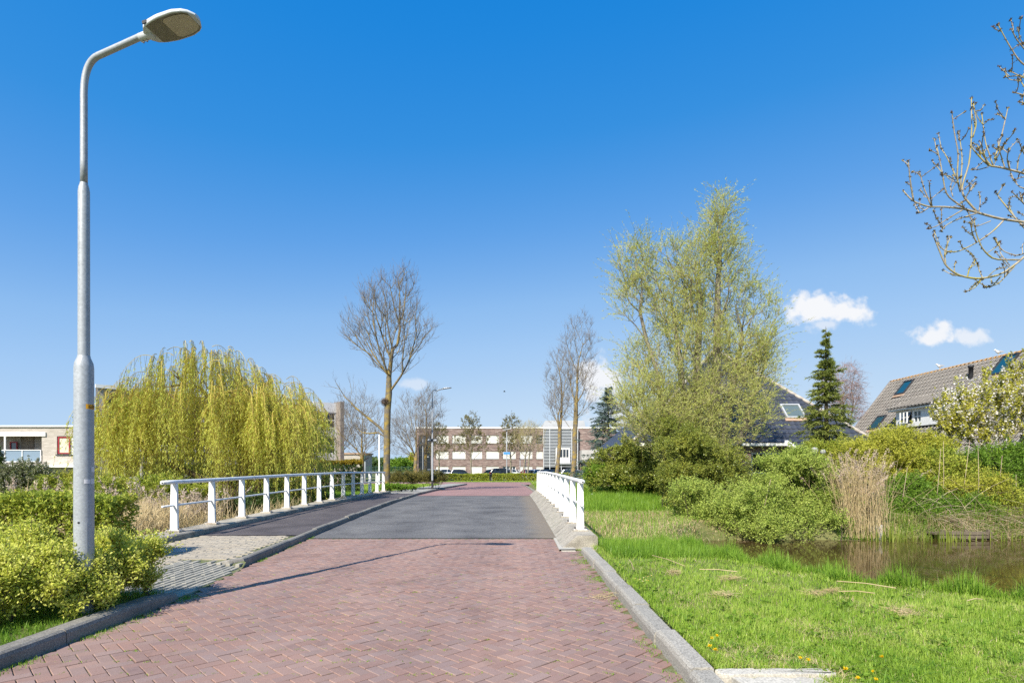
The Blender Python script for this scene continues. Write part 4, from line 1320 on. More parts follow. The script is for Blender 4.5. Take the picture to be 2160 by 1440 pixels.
def window(root, Pf, u, n, a, b, c, d, depth, frame='trim_white', pane='pane', bars=(1, 0), fw=0.07, name='window'):
    """frame with bars, one pane per light"""
    up = np.array([0, 0, 1.0])
    fr = MB()
    fr.obox(Pf(a, c, depth), u * (b - a), up * fw, n * 0.06); fr.obox(Pf(a, d - fw, depth), u * (b - a), up * fw, n * 0.06)
    fr.obox(Pf(a, c + fw, depth), u * fw, up * (d - c - 2 * fw), n * 0.06); fr.obox(Pf(b - fw, c + fw, depth), u * fw, up * (d - c - 2 * fw), n * 0.06)
    nx, ny = bars
    for i in range(nx):
        q = a + (b - a) * (i + 1) / (nx + 1); fr.obox(Pf(q - fw * .4, c + fw, depth), u * fw * .8, up * (d - c - 2 * fw), n * 0.05)
    for j in range(ny):
        q = c + (d - c) * (j + 1) / (ny + 1); fr.obox(Pf(a + fw, q - fw * .4, depth), u * (b - a - 2 * fw), up * fw * .8, n * 0.045)
    wo = fr.build(name, frame, root)
    for i in range(nx + 1):
        for j in range(ny + 1):
            x0, x1 = a + (b - a) * i / (nx + 1), a + (b - a) * (i + 1) / (nx + 1); y0, y1 = c + (d - c) * j / (ny + 1), c + (d - c) * (j + 1) / (ny + 1)
            MB().quad(Pf(x0 + .01, y0 + .01, depth - 0.012), Pf(x1 - .01, y0 + .01, depth - 0.012), Pf(x1 - .01, y1 - .01, depth - 0.012), Pf(x0 + .01, y1 - .01, depth - 0.012)).build('pane', pane, wo)
    return wo


# brick school building behind the hedges
Yb = 120.0
bx0, bx1, bh = -20.3, 22.0, 10.1
sch = thing('school_building', 'long three storey dark red brick building with white window shutters', 'building', (0, Yb, 0))
cols = [(-16.1, -13.4), (-12.65, -9.8), (-8.7, -6.3), (-5.5, -2.75), (-1.96, 0.8), (1.66, 4.3), (5.07, 6.5)]
rows_ = [(6.84, 8.65), (3.54, 5.30), (0.25, 2.10)]
holes = [(a - bx0, b - bx0, c, d) for a, b in cols for c, d in rows_] + [(0.55, 3.2, 0.2, 8.65)]
wall, Pf, u_, n_ = facade(sch, 'brick_dark', (bx0, Yb, 0), (1, 0), bx1 - bx0, bh, holes, 0.3)
for ci, (a, b) in enumerate(cols):
    for ri, (c, d) in enumerate(rows_):
        a_, b_ = a - bx0, b - bx0
        if ci == 4 and ri == 2:
            window(sch, Pf, u_, n_, a_, b_, c, d, 0.28, 'trim_white', 'pane', (3, 1), 0.12, 'entrance_door'); continue
        if ci == 6 and ri == 0:
            window(sch, Pf, u_, n_, a_, b_, c, d, 0.28, 'panel_grey', 'pane', (0, 2), 0.09); continue
        sh = MB().quad(Pf(a_, c + .1, .16), Pf(b_, c + .1, .16), Pf(b_, d, .16), Pf(a_, d, .16))
        s_o = sh.build('shutter', 'shutter_white', sch)
        ft = MB().obox(Pf(a_, c, .22), u_ * (b_ - a_), np.array([0, 0, .1]), n_ * .28); ft.build('sill', 'dark_metal', s_o)
window(sch, Pf, u_, n_, 0.55, 3.2, 0.2, 8.65, 0.28, 'dark_metal', 'pane', (1, 5), 0.1)
MB().box(bx0 - .1, bx1 + .1, Yb - .12, Yb + .5, bh, bh + .28).build('coping', 'trim_white', sch)
MB().box(bx0, bx1, Yb + 0.4, Yb + 14, 0, bh - .05).build('rear_volume', 'brick_dark', sch)
MB().box(bx0 + .3, bx1 - .3, Yb + .5, Yb + 14, bh - .05, bh + 0.05).build('flat_roof', 'roof_felt', sch)
ph = MB(); ph.add([(6, Yb + 3, bh), (16, Yb + 3, bh), (16, Yb + 10, bh), (6, Yb + 10, bh), (7.2, Yb + 3, bh + 1.9), (15.6, Yb + 3, bh + 1.9), (15.6, Yb + 10, bh + 1.9), (7.2, Yb + 10, bh + 1.9)],
                  [(0, 1, 5, 4), (1, 2, 6, 5), (2, 3, 7, 6), (3, 0, 4, 7), (4, 5, 6, 7)])
ph.build('plant_room', 'panel_grey', sch)
ent = MB().box(6.7, 13.7, Yb - .5, Yb - .02, 0, 9.9).build('glass_front', 'pane', sch)
for i in range(26):
    z = 2.0 + i * 0.31
    if 3.2 < z < 6.0:
        MB().box(6.6, 9.0, Yb - 1.0, Yb - .8, z, z + .11).build('louvre', 'louvre_grey', sch); MB().box(12.1, 13.8, Yb - 1.0, Yb - .8, z, z + .11).build('louvre', 'louvre_grey', sch)
    else:
        MB().box(6.6, 13.8, Yb - 1.0, Yb - .8, z, z + .11).build('louvre', 'louvre_grey', sch)
for x in (6.62, 7.9, 10.3, 12.5, 13.75): MB().box(x - .06, x + .06, Yb - 1.08, Yb - .98, 1.2, 10.0).build('louvre_post', 'louvre_grey', sch)
lc = MB().box(6.55, 13.85, Yb - 1.15, Yb - .5, 9.92, 10.12).build('louvre_cap', 'trim_white', sch)
_, Pg, ug, ng = facade(sch, 'trim_white', (9.1, Yb - 1.3, 2.9), (1, 0), 3.0, 3.0, [(0.15, 2.85, .9, 2.85)], .1, 'bay')
window(sch, Pg, ug, ng, .15, 2.85, .9, 2.85, .08, 'trim_white', 'pane', (3, 0), .14)
MB().box(9.0, 12.2, Yb - 1.5, Yb - .2, 2.55, 2.88).build('canopy', 'panel_grey', sch)
ext = MB().box(14.2, 18, Yb - 4, Yb - .1, 3.0, 5.4).build('side_bay', 'panel_wood', sch)
MB().box(14.6, 17.8, Yb - 3.5, Yb - .1, 0, 2.98).build('side_porch', 'dark_metal', sch)
rf = MB().add([(16.5, Yb - 6, 2.9), (24, Yb - 6, 2.9), (24, Yb - 1, 5.6), (16.5, Yb - 1, 5.6)], [(0, 1, 2, 3)]).build('lean_to_roof', 'panel_grey', sch)
MB().box(17.5, 24, Yb - 5.6, Yb - .2, 0, 2.85).build('lean_to_wall', 'brick_dark', sch)

# beige flats on the left: two storeys, then a three storey wing receding to the right
flat = thing('apartment_block', 'two storey beige brick flats with balcony and red framed windows at far left', 'building', (-42, 50, 0))
q = 50 / F
def fz(py): return CAMH - (py - HZ) * q
fx0 = -50.0
def fxx(px): return (px - CX) * q - fx0
hol = [(fxx(-60), fxx(88), fz(974), fz(919)), (fxx(120), fxx(170), fz(958), fz(919.5)), (fxx(80), fxx(126), -0.2, fz(991)), (fxx(-150), fxx(-100), fz(958), fz(919.5))]
hol = [(a, b, c + 0.8, d + 0.8) for a, b, c, d in hol]
w1, Pf1, u1, n1 = facade(flat, 'brick_beige', (fx0, 50, -0.8), (1, 0), -36.6 - fx0, fz(900) + .8, hol[:4], 1.5 if False else 0.18)
zo = 0.8
MB().box(fx0 - .1, -36.5, 49.85, 50.4, fz(900), fz(897)).build('coping', 'trim_white', flat)
MB().box(fx0, -36.6, 51.8, 62, -0.8, fz(901)).build('rear_volume', 'brick_beige', flat)
MB().box(fx0, -36.6, 50.3, 62, fz(901), fz(900)).build('flat_roof', 'roof_felt', flat)
# balcony recess
a, b, c, d = hol[0]
Pb = Pf1
rec = MB()
rec.quad(Pb(a, c, 1.6), Pb(b, c, 1.6), Pb(b, d, 1.6), Pb(a, d, 1.6)); rec.quad(Pb(a, c, .18), Pb(b, c, .18), Pb(b, c, 1.6), Pb(a, c, 1.6)); rec.quad(Pb(a, d, 1.6), Pb(b, d, 1.6), Pb(b, d, .18), Pb(a, d, .18))
rec.quad(Pb(b, c, .18), Pb(b, d, .18), Pb(b, d, 1.6), Pb(b, c, 1.6))
rec.build('balcony_recess', 'brick_beige', flat)
up3 = np.array([0, 0, 1.0])
MB().obox(Pb(a, d - .02, -0.12), u1 * (b - a + .4), up3 * .34, -n1 * .2).build('lintel', 'trim_white', flat)
window(flat, Pb, u1, n1, fxx(64), fxx(86), c + .02, d - .05, 1.5, 'trim_white', 'pane', (0, 1), .08, 'balcony_door')
window(flat, Pb, u1, n1, fxx(66), fxx(82), c + .05, d - .55, 1.4, 'red_frame', 'pane', (0, 0), .1, 'balcony_door')
window(flat, Pb, u1, n1, fxx(-8), fxx(8), c + .05, d - .45, 1.4, 'red_frame', 'pane', (0, 0), .1, 'balcony_door')
MB().obox(Pb(fxx(13), c, 1.55), u1 * (fxx(40) - fxx(13)), up3 * (d - c), n1 * .03).build('bamboo_screen', 'balcony_wall', flat)
MB().obox(Pb(fxx(10), c - .2, 0.02), u1 * .13, up3 * (d - c + .2), n1 * .1).build('balcony_post', 'trim_white', flat)
bal = MB()
for q0 in (fxx(-60), fxx(-20), fxx(11), fxx(48), fxx(87)): bal.obox(Pb(q0, c, -.06), u1 * .06, up3 * 1.05, n1 * .05)
bal.obox(Pb(a, c + 1.02, -.06), u1 * (b - a), up3 * .06, n1 * .06); bal.obox(Pb(a, c, -.06), u1 * (b - a), up3 * .06, n1 * .06)
bl = bal.build('balcony_rail', 'trim_white', flat)
for q0, q1 in ((-20, 10), (11.5, 47.5), (49, 86)): MB().quad(Pb(fxx(q0), c + .06, -.05), Pb(fxx(q1), c + .06, -.05), Pb(fxx(q1), c + 1.02, -.05), Pb(fxx(q0), c + 1.02, -.05)).build('balcony_glass', 'balcony_glass', bl)
a, b, c, d = hol[1]
MB().quad(Pb(a, c, .17), Pb(b, c, .17), Pb(b, d, .17), Pb(a, d, .17)).build('window_board', 'trim_white', flat)
window(flat, Pb, u1, n1, a + .05, fxx(146.5), c + .06, d - .06, .1, 'red_frame', 'curtain', (0, 0), .1)
fs = MB(); fs.obox(Pb(a - .06, c - .08, .02), u1 * (b - a + .12), up3 * .08, n1 * .12); fs.build('sill', 'dark_metal', flat)
a, b, c, d = hol[3]
window(flat, Pb, u1, n1, a, b, c, d, .1, 'red_frame', 'curtain', (1, 0), .1)
MB().box(fx0, -36.55, 49.2, 49.98, fz(985), fz(980)).build('ground_floor_canopy', 'trim_white', flat)
a, b, c, d = hol[2]
window(flat, Pb, u1, n1, a, b, c, d, .15, 'trim_white', 'pane_pale', (1, 0), .1)
MB().box(-38.9, -37.6, 52, 54, fz(900), fz(896)).build('roof_box', 'dark_metal', flat)
MB().box(-37.6, -36.7, 53, 54, fz(900), fz(878)).build('chimney', 'panel_grey', flat)

wing = thing('apartment_wing', 'three storey beige brick flats with white window bands behind the weeping willow', 'building', (-30, 58, 0))
A, B = np.array([-36.6, 50.0]), np.array([-20.6, 68.0])
Lw = float(np.hypot(*(B - A)))
wh = 9.0 + 0.8
hol = []
for fl in range(3):
    z0 = 1.0 + fl * 3.0 + .55
    for k in range(6):
        s0 = 0.9 + k * 3.75
        hol.append((s0, s0 + 2.6, z0, z0 + 1.75))
w2, Pf2, u2, n2 = facade(wing, 'brick_beige', (A[0], A[1], -0.8), B - A, Lw - 3.4, wh, [h for h in hol if h[1] < Lw - 3.6], .2)
for h in hol:
    if h[1] < Lw - 3.6:
        window(wing, Pf2, u2, n2, *h, .16, 'trim_white', 'pane', (1, 0), .1)
for fl in range(4):
    MB().obox(Pf2(-.05, .35 + fl * 3.0 + .6 if fl < 3 else wh - .3, -.06), u2 * (Lw - 3.3), up3 * .3, -n2 * .2 * -1).build('white_band', 'trim_white', wing)
# glazed end with brick fin
g0 = Lw - 3.4
for fl in range(3):
    z0 = .7 + fl * 3.0
    window(wing, Pf2, u2, n2, g0 + .05, Lw - .5, z0 + .45, z0 + 2.35, .1, 'trim_white', 'pane', (1, 1), .12)
    MB().obox(Pf2(g0, z0 + 2.35, .1), u2 * 2.95, up3 * 1.1, n2 * .12).build('white_band', 'trim_white', wing)
MB().obox(Pf2(Lw - .45, 0, .6), u2 * .5, up3 * (wh + .5), n2 * 1.5).build('brick_fin', 'brick_fin', wing)
MB().obox(Pf2(3.0, 0, .3), u2 * (Lw - 3.5), up3 * (wh - .15), -n2 * 4).build('rear_volume', 'brick_beige', wing)
MB().obox(Pf2(3.0, wh - .1, .05), u2 * (Lw - 3.5), up3 * .12, -n2 * 4.2).build('flat_roof', 'roof_felt', wing)
shd = thing('small_shop', 'low pale building with a green sign far behind the bare trees', 'building', (-30, 95, 0))
MB().box(-28.5, -24.6, 95, 100, 0, 4.0).build('wall', 'brick_beige', shd); MB().box(-28.7, -24.4, 94.8, 100.2, 4.0, 4.25).build('roof_edge', 'lead', shd)
MB().box(-28.3, -27.2, 94.9, 94.99, 1.5, 3.2).build('window', 'pane_pale', shd); MB().box(-24.9, -24.5, 94.7, 94.95, 1.2, 4.1).build('sign', 'fence_green', shd)

# ------------------------------------------------------------------ farmhouse with pyramid roof
fh = thing('farmhouse', 'brick farmhouse with dark blue glazed pyramid roof behind the willow', 'house', (12.6, 30, 0))
fx, fy, fw = 12.7, 30.0, 6.4
apex = np.array([12.9, fy + 6.2, 9.15]); ez = 2.95
c00, c10, c11, c01 = (np.array(t, float) for t in ((fx - fw, fy - .25, ez), (fx + fw, fy - .25, ez), (fx + fw, fy + 12.6, ez), (fx - fw, fy + 12.6, ez)))
def drop_(p, q, k): return p + (p - q) / np.linalg.norm(p - q) * k
core = MB(); core.add([c00, c10, c11, c01, apex], None, [(0, 1, 4), (1, 2, 4), (2, 3, 4), (3, 0, 4)])
roof = core.build('roof', 'roof_tile_blue', fh)
hw_ = [(x - (fx - fw + .3), x2 - (fx - fw + .3), .3, 2.45) for x, x2 in ((7.4, 8.6), (9.6, 10.8), (12.62, 14.16))]
wf_, Pfh, uf, nf = facade(fh, 'brick_red', (fx - fw + .3, fy, 0), (1, 0), 2 * fw - .6, 2.95, hw_, .14)
for h in hw_: window(fh, Pfh, uf, nf, *h, .1, 'trim_white', 'pane', (1, 1), .085)
MB().box(fx - fw + .3, fx + fw - .3, fy + .3, fy + 12.2, 0, 2.9).build('rear_volume', 'brick_red', fh)
MB().box(fx - fw - .05, 14.3, fy - .42, fy - .26, ez - .16, ez - .02).build('gutter', 'trim_white', fh)
MB().box(fx - fw + .1, 14.3, fy - .26, fy - .01, ez - .2, ez - .12).build('soffit', 'trim_white', fh)
# lower roof continuing on the right
lowr = MB(); e0 = np.array([14.35, fy - .27, ez + .03]); e1 = np.array([18.9, fy - .27, ez + .03]); l0 = np.array([14.95, fy - 1.0, ez - .62]); l1 = np.array([19.5, fy - 1.0, ez - .62])
lowr.quad(l0, l1, e1, e0); lo = lowr.build('lower_roof', 'roof_tile_blue', fh)
MB().obox(e0 + [-.12, -.02, -.1], l0 - e0, np.array([.16, 0, 0]), np.array([0, -.02, .2])).build('barge_board', 'trim_white', lo)
MB().box(14.85, 19.5, fy - 1.14, fy - 1.0, ez - .75, ez - .63).build('lower_gutter', 'trim_white', lo)
MB().box(15.2, 19.2, fy - .75, fy - .3, 0, ez - .7).build('lower_wall', 'brick_red', lo)
# tiles on the front slope
sl_up = apex - np.array([apex[0], fy - .25, ez]); sl_len = np.linalg.norm(sl_up); sl_u = sl_up / sl_len
sl_n = np.cross(np.array([1.0, 0, 0]), sl_u)
def tile_shape(w, l, h):
    """pantile: one roll and one pan, lower lip"""
    xs = np.array([-.5, -.32, -.1, .1, .3, .42, .5]) * w; zs = np.array([.2, .0, -.02, .05, .75, 1.0, .55]) * h
    rows = [[(x, y, z + (h * .55 if y < 0 else 0)) for x, z in zip(xs, zs)] for y in (-l / 2, l / 2)]
    lip = [[(x, -l / 2, z + h * .55 - h * .8) for x, z in zip(xs, zs)], rows[0]]
    mb = MB().strip(rows).strip(lip)
    return np.concatenate(mb.v), np.concatenate(mb.f4)


def tile_roof(parent, name, rest, shape, o, eu, ev, en, poly_ok, wt, lt, nu, nv, mat, cap=300, key=None):
    v, f = shape
    eu, ev, en = (np.asarray(t, float) for t in (eu, ev, en))
    R = Matrix(((eu[0], ev[0], en[0]), (eu[1], ev[1], en[1]), (eu[2], ev[2], en[2]))).to_euler()
    pts = []
    for j in range(nv):
        for i in range(nu[0], nu[1]):
            a, b = (i + .5) * wt, (j + .5) * lt
            if poly_ok(a, b): pts.append(o + eu * a + ev * b + en * 0.03)
    pts = np.array(pts)
    kk = np.array([(1 / p[1] ** 2 if in_view(p) else 0) * (key(p) if key else 1) for p in pts])
    order = np.argsort(-kk)
    me = MB().add(v, f).mesh(name, mat); off = world_loc(parent)
    for i in order[:cap]:
        t = bpy.data.objects.new(name, me); COL.objects.link(t); t.parent = parent; t.location = Vector(pts[i]) - off; t.rotation_euler = R
    I = order[cap:]
    if len(I):
        V = v[:, :1] * eu + v[:, 1:2] * ev + v[:, 2:] * en
        mb = MB().add((pts[I][:, None, :] + V[None]).reshape(-1, 3), (f[None] + (np.arange(len(I)) * len(v))[:, None, None]).reshape(-1, 4))
        o_ = mb.build(rest, mat, parent); o_['kind'] = 'stuff'


def tri_ok(a, b):
    t = b / sl_len
    xl, xr = (c00[0] - apex[0]) * (1 - t), (c10[0] - apex[0]) * (1 - t)
    if 15.2 - 12.9 - 1.7 < 0: pass
    X = apex[0] + a; z = ez + b / sl_len * (apex[2] - ez)
    if 14.95 < X < 16.15 and 4.25 < z < 5.3: return False
    return xl + .1 < a < xr - .1
tile_roof(roof, 'roof_tile', 'roof_tile_field', tile_shape(.30, .37, .045), np.array([apex[0], fy - .25, ez]), (1, 0, 0), sl_u, sl_n, tri_ok, .30, .36, (-24, 24), int(sl_len / .36), 'roof_tile_blue', 300,
          key=lambda p: 3 if p[0] > 14.0 else 1)
lu = (e0 - l0); lv = lu - np.array([lu[0], 0, 0]); lvn = lv / np.linalg.norm(lv)
tile_roof(lo, 'roof_tile', 'roof_tile_field', tile_shape(.30, .37, .045), l0, (1, 0, 0), lvn, np.cross([1.0, 0, 0], lvn), lambda a, b: a > -.6 * (b / np.linalg.norm(lv)) + .1 and a < 4.4, .30, .36, (-2, 16), 2, 'roof_tile_blue', 40)
hips = MB()
for c_, nm in ((c10, 1), (c00, 0)):
    k = 22
    for i in range(k):
        p0, p1 = c_ + (apex - c_) * i / k, c_ + (apex - c_) * (i + 1.08) / k
        hips.tube([p0 + [0, 0, .05], p1 + [0, 0, .05]], [.105, .085], 8)
hips.build('hip_tiles', 'hip_tile', roof, True)
def skylight(root, o, eu, ev, en, w, h, frame, pane, name='skylight', flash=True):
    eu, ev, en = (np.asarray(t, float) for t in (eu, ev, en)); o = np.asarray(o, float)
    fr = MB(); t = .09
    fr.obox(o, eu * w, ev * t, en * .16); fr.obox(o + ev * (h - t), eu * w, ev * t, en * .16)
    fr.obox(o + ev * t, eu * t, ev * (h - 2 * t), en * .155); fr.obox(o + ev * t + eu * (w - t), eu * t, ev * (h - 2 * t), en * .155)
    s_ = fr.build(name, frame, root)
    MB().quad(o + ev * t + eu * t + en * .11, o + ev * t + eu * (w - t) + en * .11, o + ev * (h - t) + eu * (w - t) + en * .11, o + ev * (h - t) + eu * t + en * .11).build('pane', pane, s_)
    if flash: MB().obox(o - ev * .22 - eu * .12, eu * (w + .24), ev * .22, en * .1).build('flashing', 'lead', s_)
    return s_
sk_o = np.array([15.02, fy - .25, ez]) + sl_u * 1.93
skylight(fh, sk_o, (1, 0, 0), sl_u, sl_n, 1.08, 1.2, 'panel_grey', 'pane_pale')

# ------------------------------------------------------------------ house with grey tiled roof on the right
rh = thing('tiled_house', 'house with long grey tiled roof, skylights and white dormer on the right', 'house', (30, 38, 0))
RX, RZ0, EX, EZ = 30.0, 8.45, 25.3, 2.35
y_far, y_near = 45.0, 24.0
su = np.array([RX - EX, 0, RZ0 - EZ]); sL = np.linalg.norm(su); su /= sL
eu_r = np.array([0, -1.0, 0]); en_r = np.cross(eu_r, su)
if en_r[0] > 0: en_r = -en_r
rr_ = MB(); rr_.add([(EX, y_near, EZ), (EX, y_far, EZ), (RX, y_far, RZ0), (RX, y_near, RZ0), (2 * RX - EX, y_far, EZ), (2 * RX - EX, y_near, EZ)], [(0, 3, 2, 1), (3, 5, 4, 2)])
r_roof = rr_.build('roof', 'roof_tile_grey', rh)
MB().add([(EX + .5, y_far - .15, 0), (2 * RX - EX - .5, y_far - .15, 0), (2 * RX - EX - .5, y_far - .15, EZ + .4), (RX, y_far - .15, RZ0 - .2), (EX + .5, y_far - .15, EZ + .4)], [(4, 3, 2, 1)], [(4, 1, 0)]).build('gable_wall', 'brick_beige', rh)
MB().add([(EX + .5, y_near + .15, 0), (2 * RX - EX - .5, y_near + .15, 0), (2 * RX - EX - .5, y_near + .15, EZ + .4), (RX, y_near + .15, RZ0 - .2), (EX + .5, y_near + .15, EZ + .4)], [(1, 2, 3, 4)], [(0, 1, 4)]).build('gable_wall', 'brick_beige', rh)
MB().quad((EX + .5, y_far - .15, 0), (EX + .5, y_near + .15, 0), (EX + .5, y_near + .15, EZ + .5), (EX + .5, y_far - .15, EZ + .5)).build('side_wall', 'brick_beige', rh)
def roof_pt(y, z): return np.array([EX + (RX - EX) * (z - EZ) / (RZ0 - EZ), y, z])
def on_roof(px, py):
    """where the view ray through a photo point meets the left roof slope"""
    dx, dz = (px - CX) / F, -(py - HZ) / F
    k = (RX - EX) / (RZ0 - EZ)
    Y = (EX + k * (CAMH - EZ)) / (dx - k * dz)
    return np.array([dx * Y, Y, CAMH + dz * Y])
s1, s2, s3 = on_roof(1888, 835), on_roof(2087, 795), on_roof(1832, 908)
dorm_c = on_roof(1935, 885)
def blocked(p):
    for s_, w, h in ((s1, 1.05, 1.35), (s2, 1.15, 1.55), (s3, 1.05, 1.35)):
        a = (s_[1] - p[1]); b = np.dot(p - s_, su)
        if -.05 < a < w + .05 and -.2 < b < h: return True
    return False
o_r = np.array([EX, y_far, EZ])
def r_ok(a, b):
    return not blocked(o_r + eu_r * a + su * b) and a < y_far - y_near and b < sL - .1
tile_roof(r_roof, 'roof_tile', 'roof_tile_field', tile_shape(.333, .36, .085), o_r, eu_r, su, en_r, r_ok, .333, .35, (0, 63), int(sL / .35), 'roof_tile_grey', 300, key=lambda p: 1 if p[2] > 5.0 and p[1] > 33 else .01)
rd = MB()
for i in range(60):
    ya, yb = y_far + .05 - i * .35, y_far + .05 - (i + 1.08) * .35
    rd.tube([(RX, ya, RZ0 + .02), (RX, yb, RZ0 + .02)], [.09, .11], 8)
rd.build('ridge_tiles', 'ridge_lichen', r_roof, True)
vg = MB(); vg.tube([(EX, y_far + .06, EZ + .08), (RX, y_far + .06, RZ0 + .06)], .08, 6); vg.build('verge_tiles', 'roof_tile_grey', r_roof)
skylight(rh, s1, eu_r, su, en_r, 1.05, 1.3, 'dark_metal', 'pane_teal'); skylight(rh, s2, eu_r, su, en_r, 1.15, 1.5, 'dark_metal', 'pane_teal'); skylight(rh, s3, eu_r, su, en_r, 1.05, 1.3, 'dark_metal', 'pane_teal')
vp = on_roof(2048, 800); MB().lathe([(.13, -.2), (.13, .75), (.16, .75), (.16, .9), (.0, .92)], 12, vp).build('vent_pipe', 'dark_metal', rh, True)
# dormer
dz0, dz1 = 4.4, 5.55
dx = 26.6; dya, dyb = 39.4, 34.6
dr_ = thing_d = MB()
wD, PD, uD, nD = facade(rh, 'trim_white', (dx, dya, dz0), (0, -1), dya - dyb, dz1 - dz0, [(.80, 1.55, .22, 1.05), (1.70, 2.45, .22, 1.05), (3.2, 4.0, .22, 1.05)], .08, 'dormer')
for a, b, k in ((.80, 1.55, 1), (1.70, 2.45, 0), (3.2, 4.0, 0)):
    if k:
        fr = window(rh, lambda p, q_, d_=0: PD(p, q_, d_) + nD * max(0, (1.05 - q_)) * .35, uD, nD, a, b, .22, 1.05, .0, 'trim_white', 'pane', (1, 1), .08, 'dormer_window')
        MB().quad(PD(a, .22, .07), PD(b, .22, .07), PD(b, 1.05, .07), PD(a, 1.05, .07)).build('dark_opening', 'pane', fr)
    else: window(rh, PD, uD, nD, a, b, .22, 1.05, .06, 'trim_white', 'pane_pale', (1, 1), .08, 'dormer_window')
ck = MB()
for yy in (dya, dyb):
    xr0 = roof_pt(yy, dz1)[0]
    ck.add([(dx, yy, dz0), (dx, yy, dz1), (xr0, yy, dz1), (roof_pt(yy, dz0)[0], yy, dz0)], [(0, 1, 2, 3)])
ck.build('dormer_cheeks', 'trim_white', wD)
MB().obox((dx - .3, dya + .4, dz1), (0, -(dya - dyb) - .8, 0), (.35, 0, 0), (0, 0, .10)).build('dormer_fascia', 'trim_white', wD)
dtop = roof_pt(38, dz1 + 1.02)
dv = np.array([dtop[0] - (dx - .38), 0, .90]); dL = np.linalg.norm(dv); dv /= dL; dn = np.cross(eu_r, dv); dn = dn if dn[2] > 0 else -dn
db = MB(); o_d = np.array([dx - .38, dya + .5, dz1 + .12]); db.quad(o_d, o_d + dv * dL, o_d + dv * dL + eu_r * (dya - dyb + 1.0), o_d + eu_r * (dya - dyb + 1.0)); dro = db.build('dormer_roof', 'roof_tile_grey', rh)
tile_roof(dro, 'roof_tile', 'roof_tile_field', tile_shape(.333, .36, .085), o_d, eu_r, dv, dn, lambda a, b: True, .333, .35, (0, 19), int(dL / .35), 'roof_tile_grey', 60)
MB().obox((24.6, 38, 2.3), (0, -8, 0), (1.2, 0, 0), (0, 0, .12)).build('porch_roof', 'dark_metal', rh)
for yy in (36.5, 34, 31.5): MB().box(24.7, 24.82, yy, yy + .12, 0, 2.3).build('porch_post', 'trim_white', rh)

# ------------------------------------------------------------------ gulls and a flying bird
def gull(label, at, face):
    root = thing('gull', label, 'bird', at, 'gulls on the roof ridge')
    b = MB(); st = np.linspace(0, 1, 11)
    cx = np.array([-.24, -.17, -.10, -.02, .06, .12, .155, .18, .205, .235, .255]) * face
    cz = np.array([.17, .175, .18, .185, .20, .235, .275, .305, .315, .31, .305]); rr = np.array([.008, .035, .065, .085, .085, .065, .046, .045, .045, .035, .012])
    b.tube(np.stack([cx, np.zeros(11), cz], 1), rr, 10); bo_ = b.build('body', 'feather_white', root, True, local=True)
    for s in (-1, 1):
        w = MB(); rows = []
        for t, hz_, zz in ((-.30, .012, .185), (-.18, .05, .20), (-.05, .065, .215), (.06, .03, .22)):
            rows.append([(t * face, s * .072 + s * .012, zz + hz_), (t * face, s * .094, zz), (t * face, s * .08, zz - hz_)])
        w.strip(rows).build('wing', 'feather_grey', root, True, local=True)
        MB().tube([(.0, s * .03, .12), (.0, s * .03, 0)], .008, 5).build('leg', 'beak', root, local=True)
    MB().tube([(.245 * face, 0, .305), (.31 * face, 0, .29)], [.014, .004], 6).build('beak', 'beak', root, True, local=True)
    return root
def ridge_at(px): 
    Y = RX / ((px - CX) / F); return np.array([RX, Y, RZ0 + .15])
gull('white gull on the ridge near the middle of the tiled roof', ridge_at(1982), -1)
gull('white gull on the ridge above the large skylight', ridge_at(2106), -1)
fb = thing('flying_bird', 'small dark bird flying high over the road', 'bird', P(1064, 826, 45)); fb.scale = (.55, .55, .55)
fbm = MB(); fbm.tube([(-.16, 0, 0), (-.08, 0, .02), (.05, 0, .03), (.13, 0, .04), (.18, 0, .03)], [.01, .045, .055, .035, .006], 8); fbm.build('body', 'feather_black', fb, True, local=True)
for s in (-1, 1):
    MB().strip([[(-.07, s * .02, .04), (.07, s * .02, .04)], [(-.09, s * .14, .14), (.05, s * .14, .15)], [(-.13, s * .28, .08), (-.06, s * .28, .09)]]).build('wing', 'feather_black', fb, True, local=True)

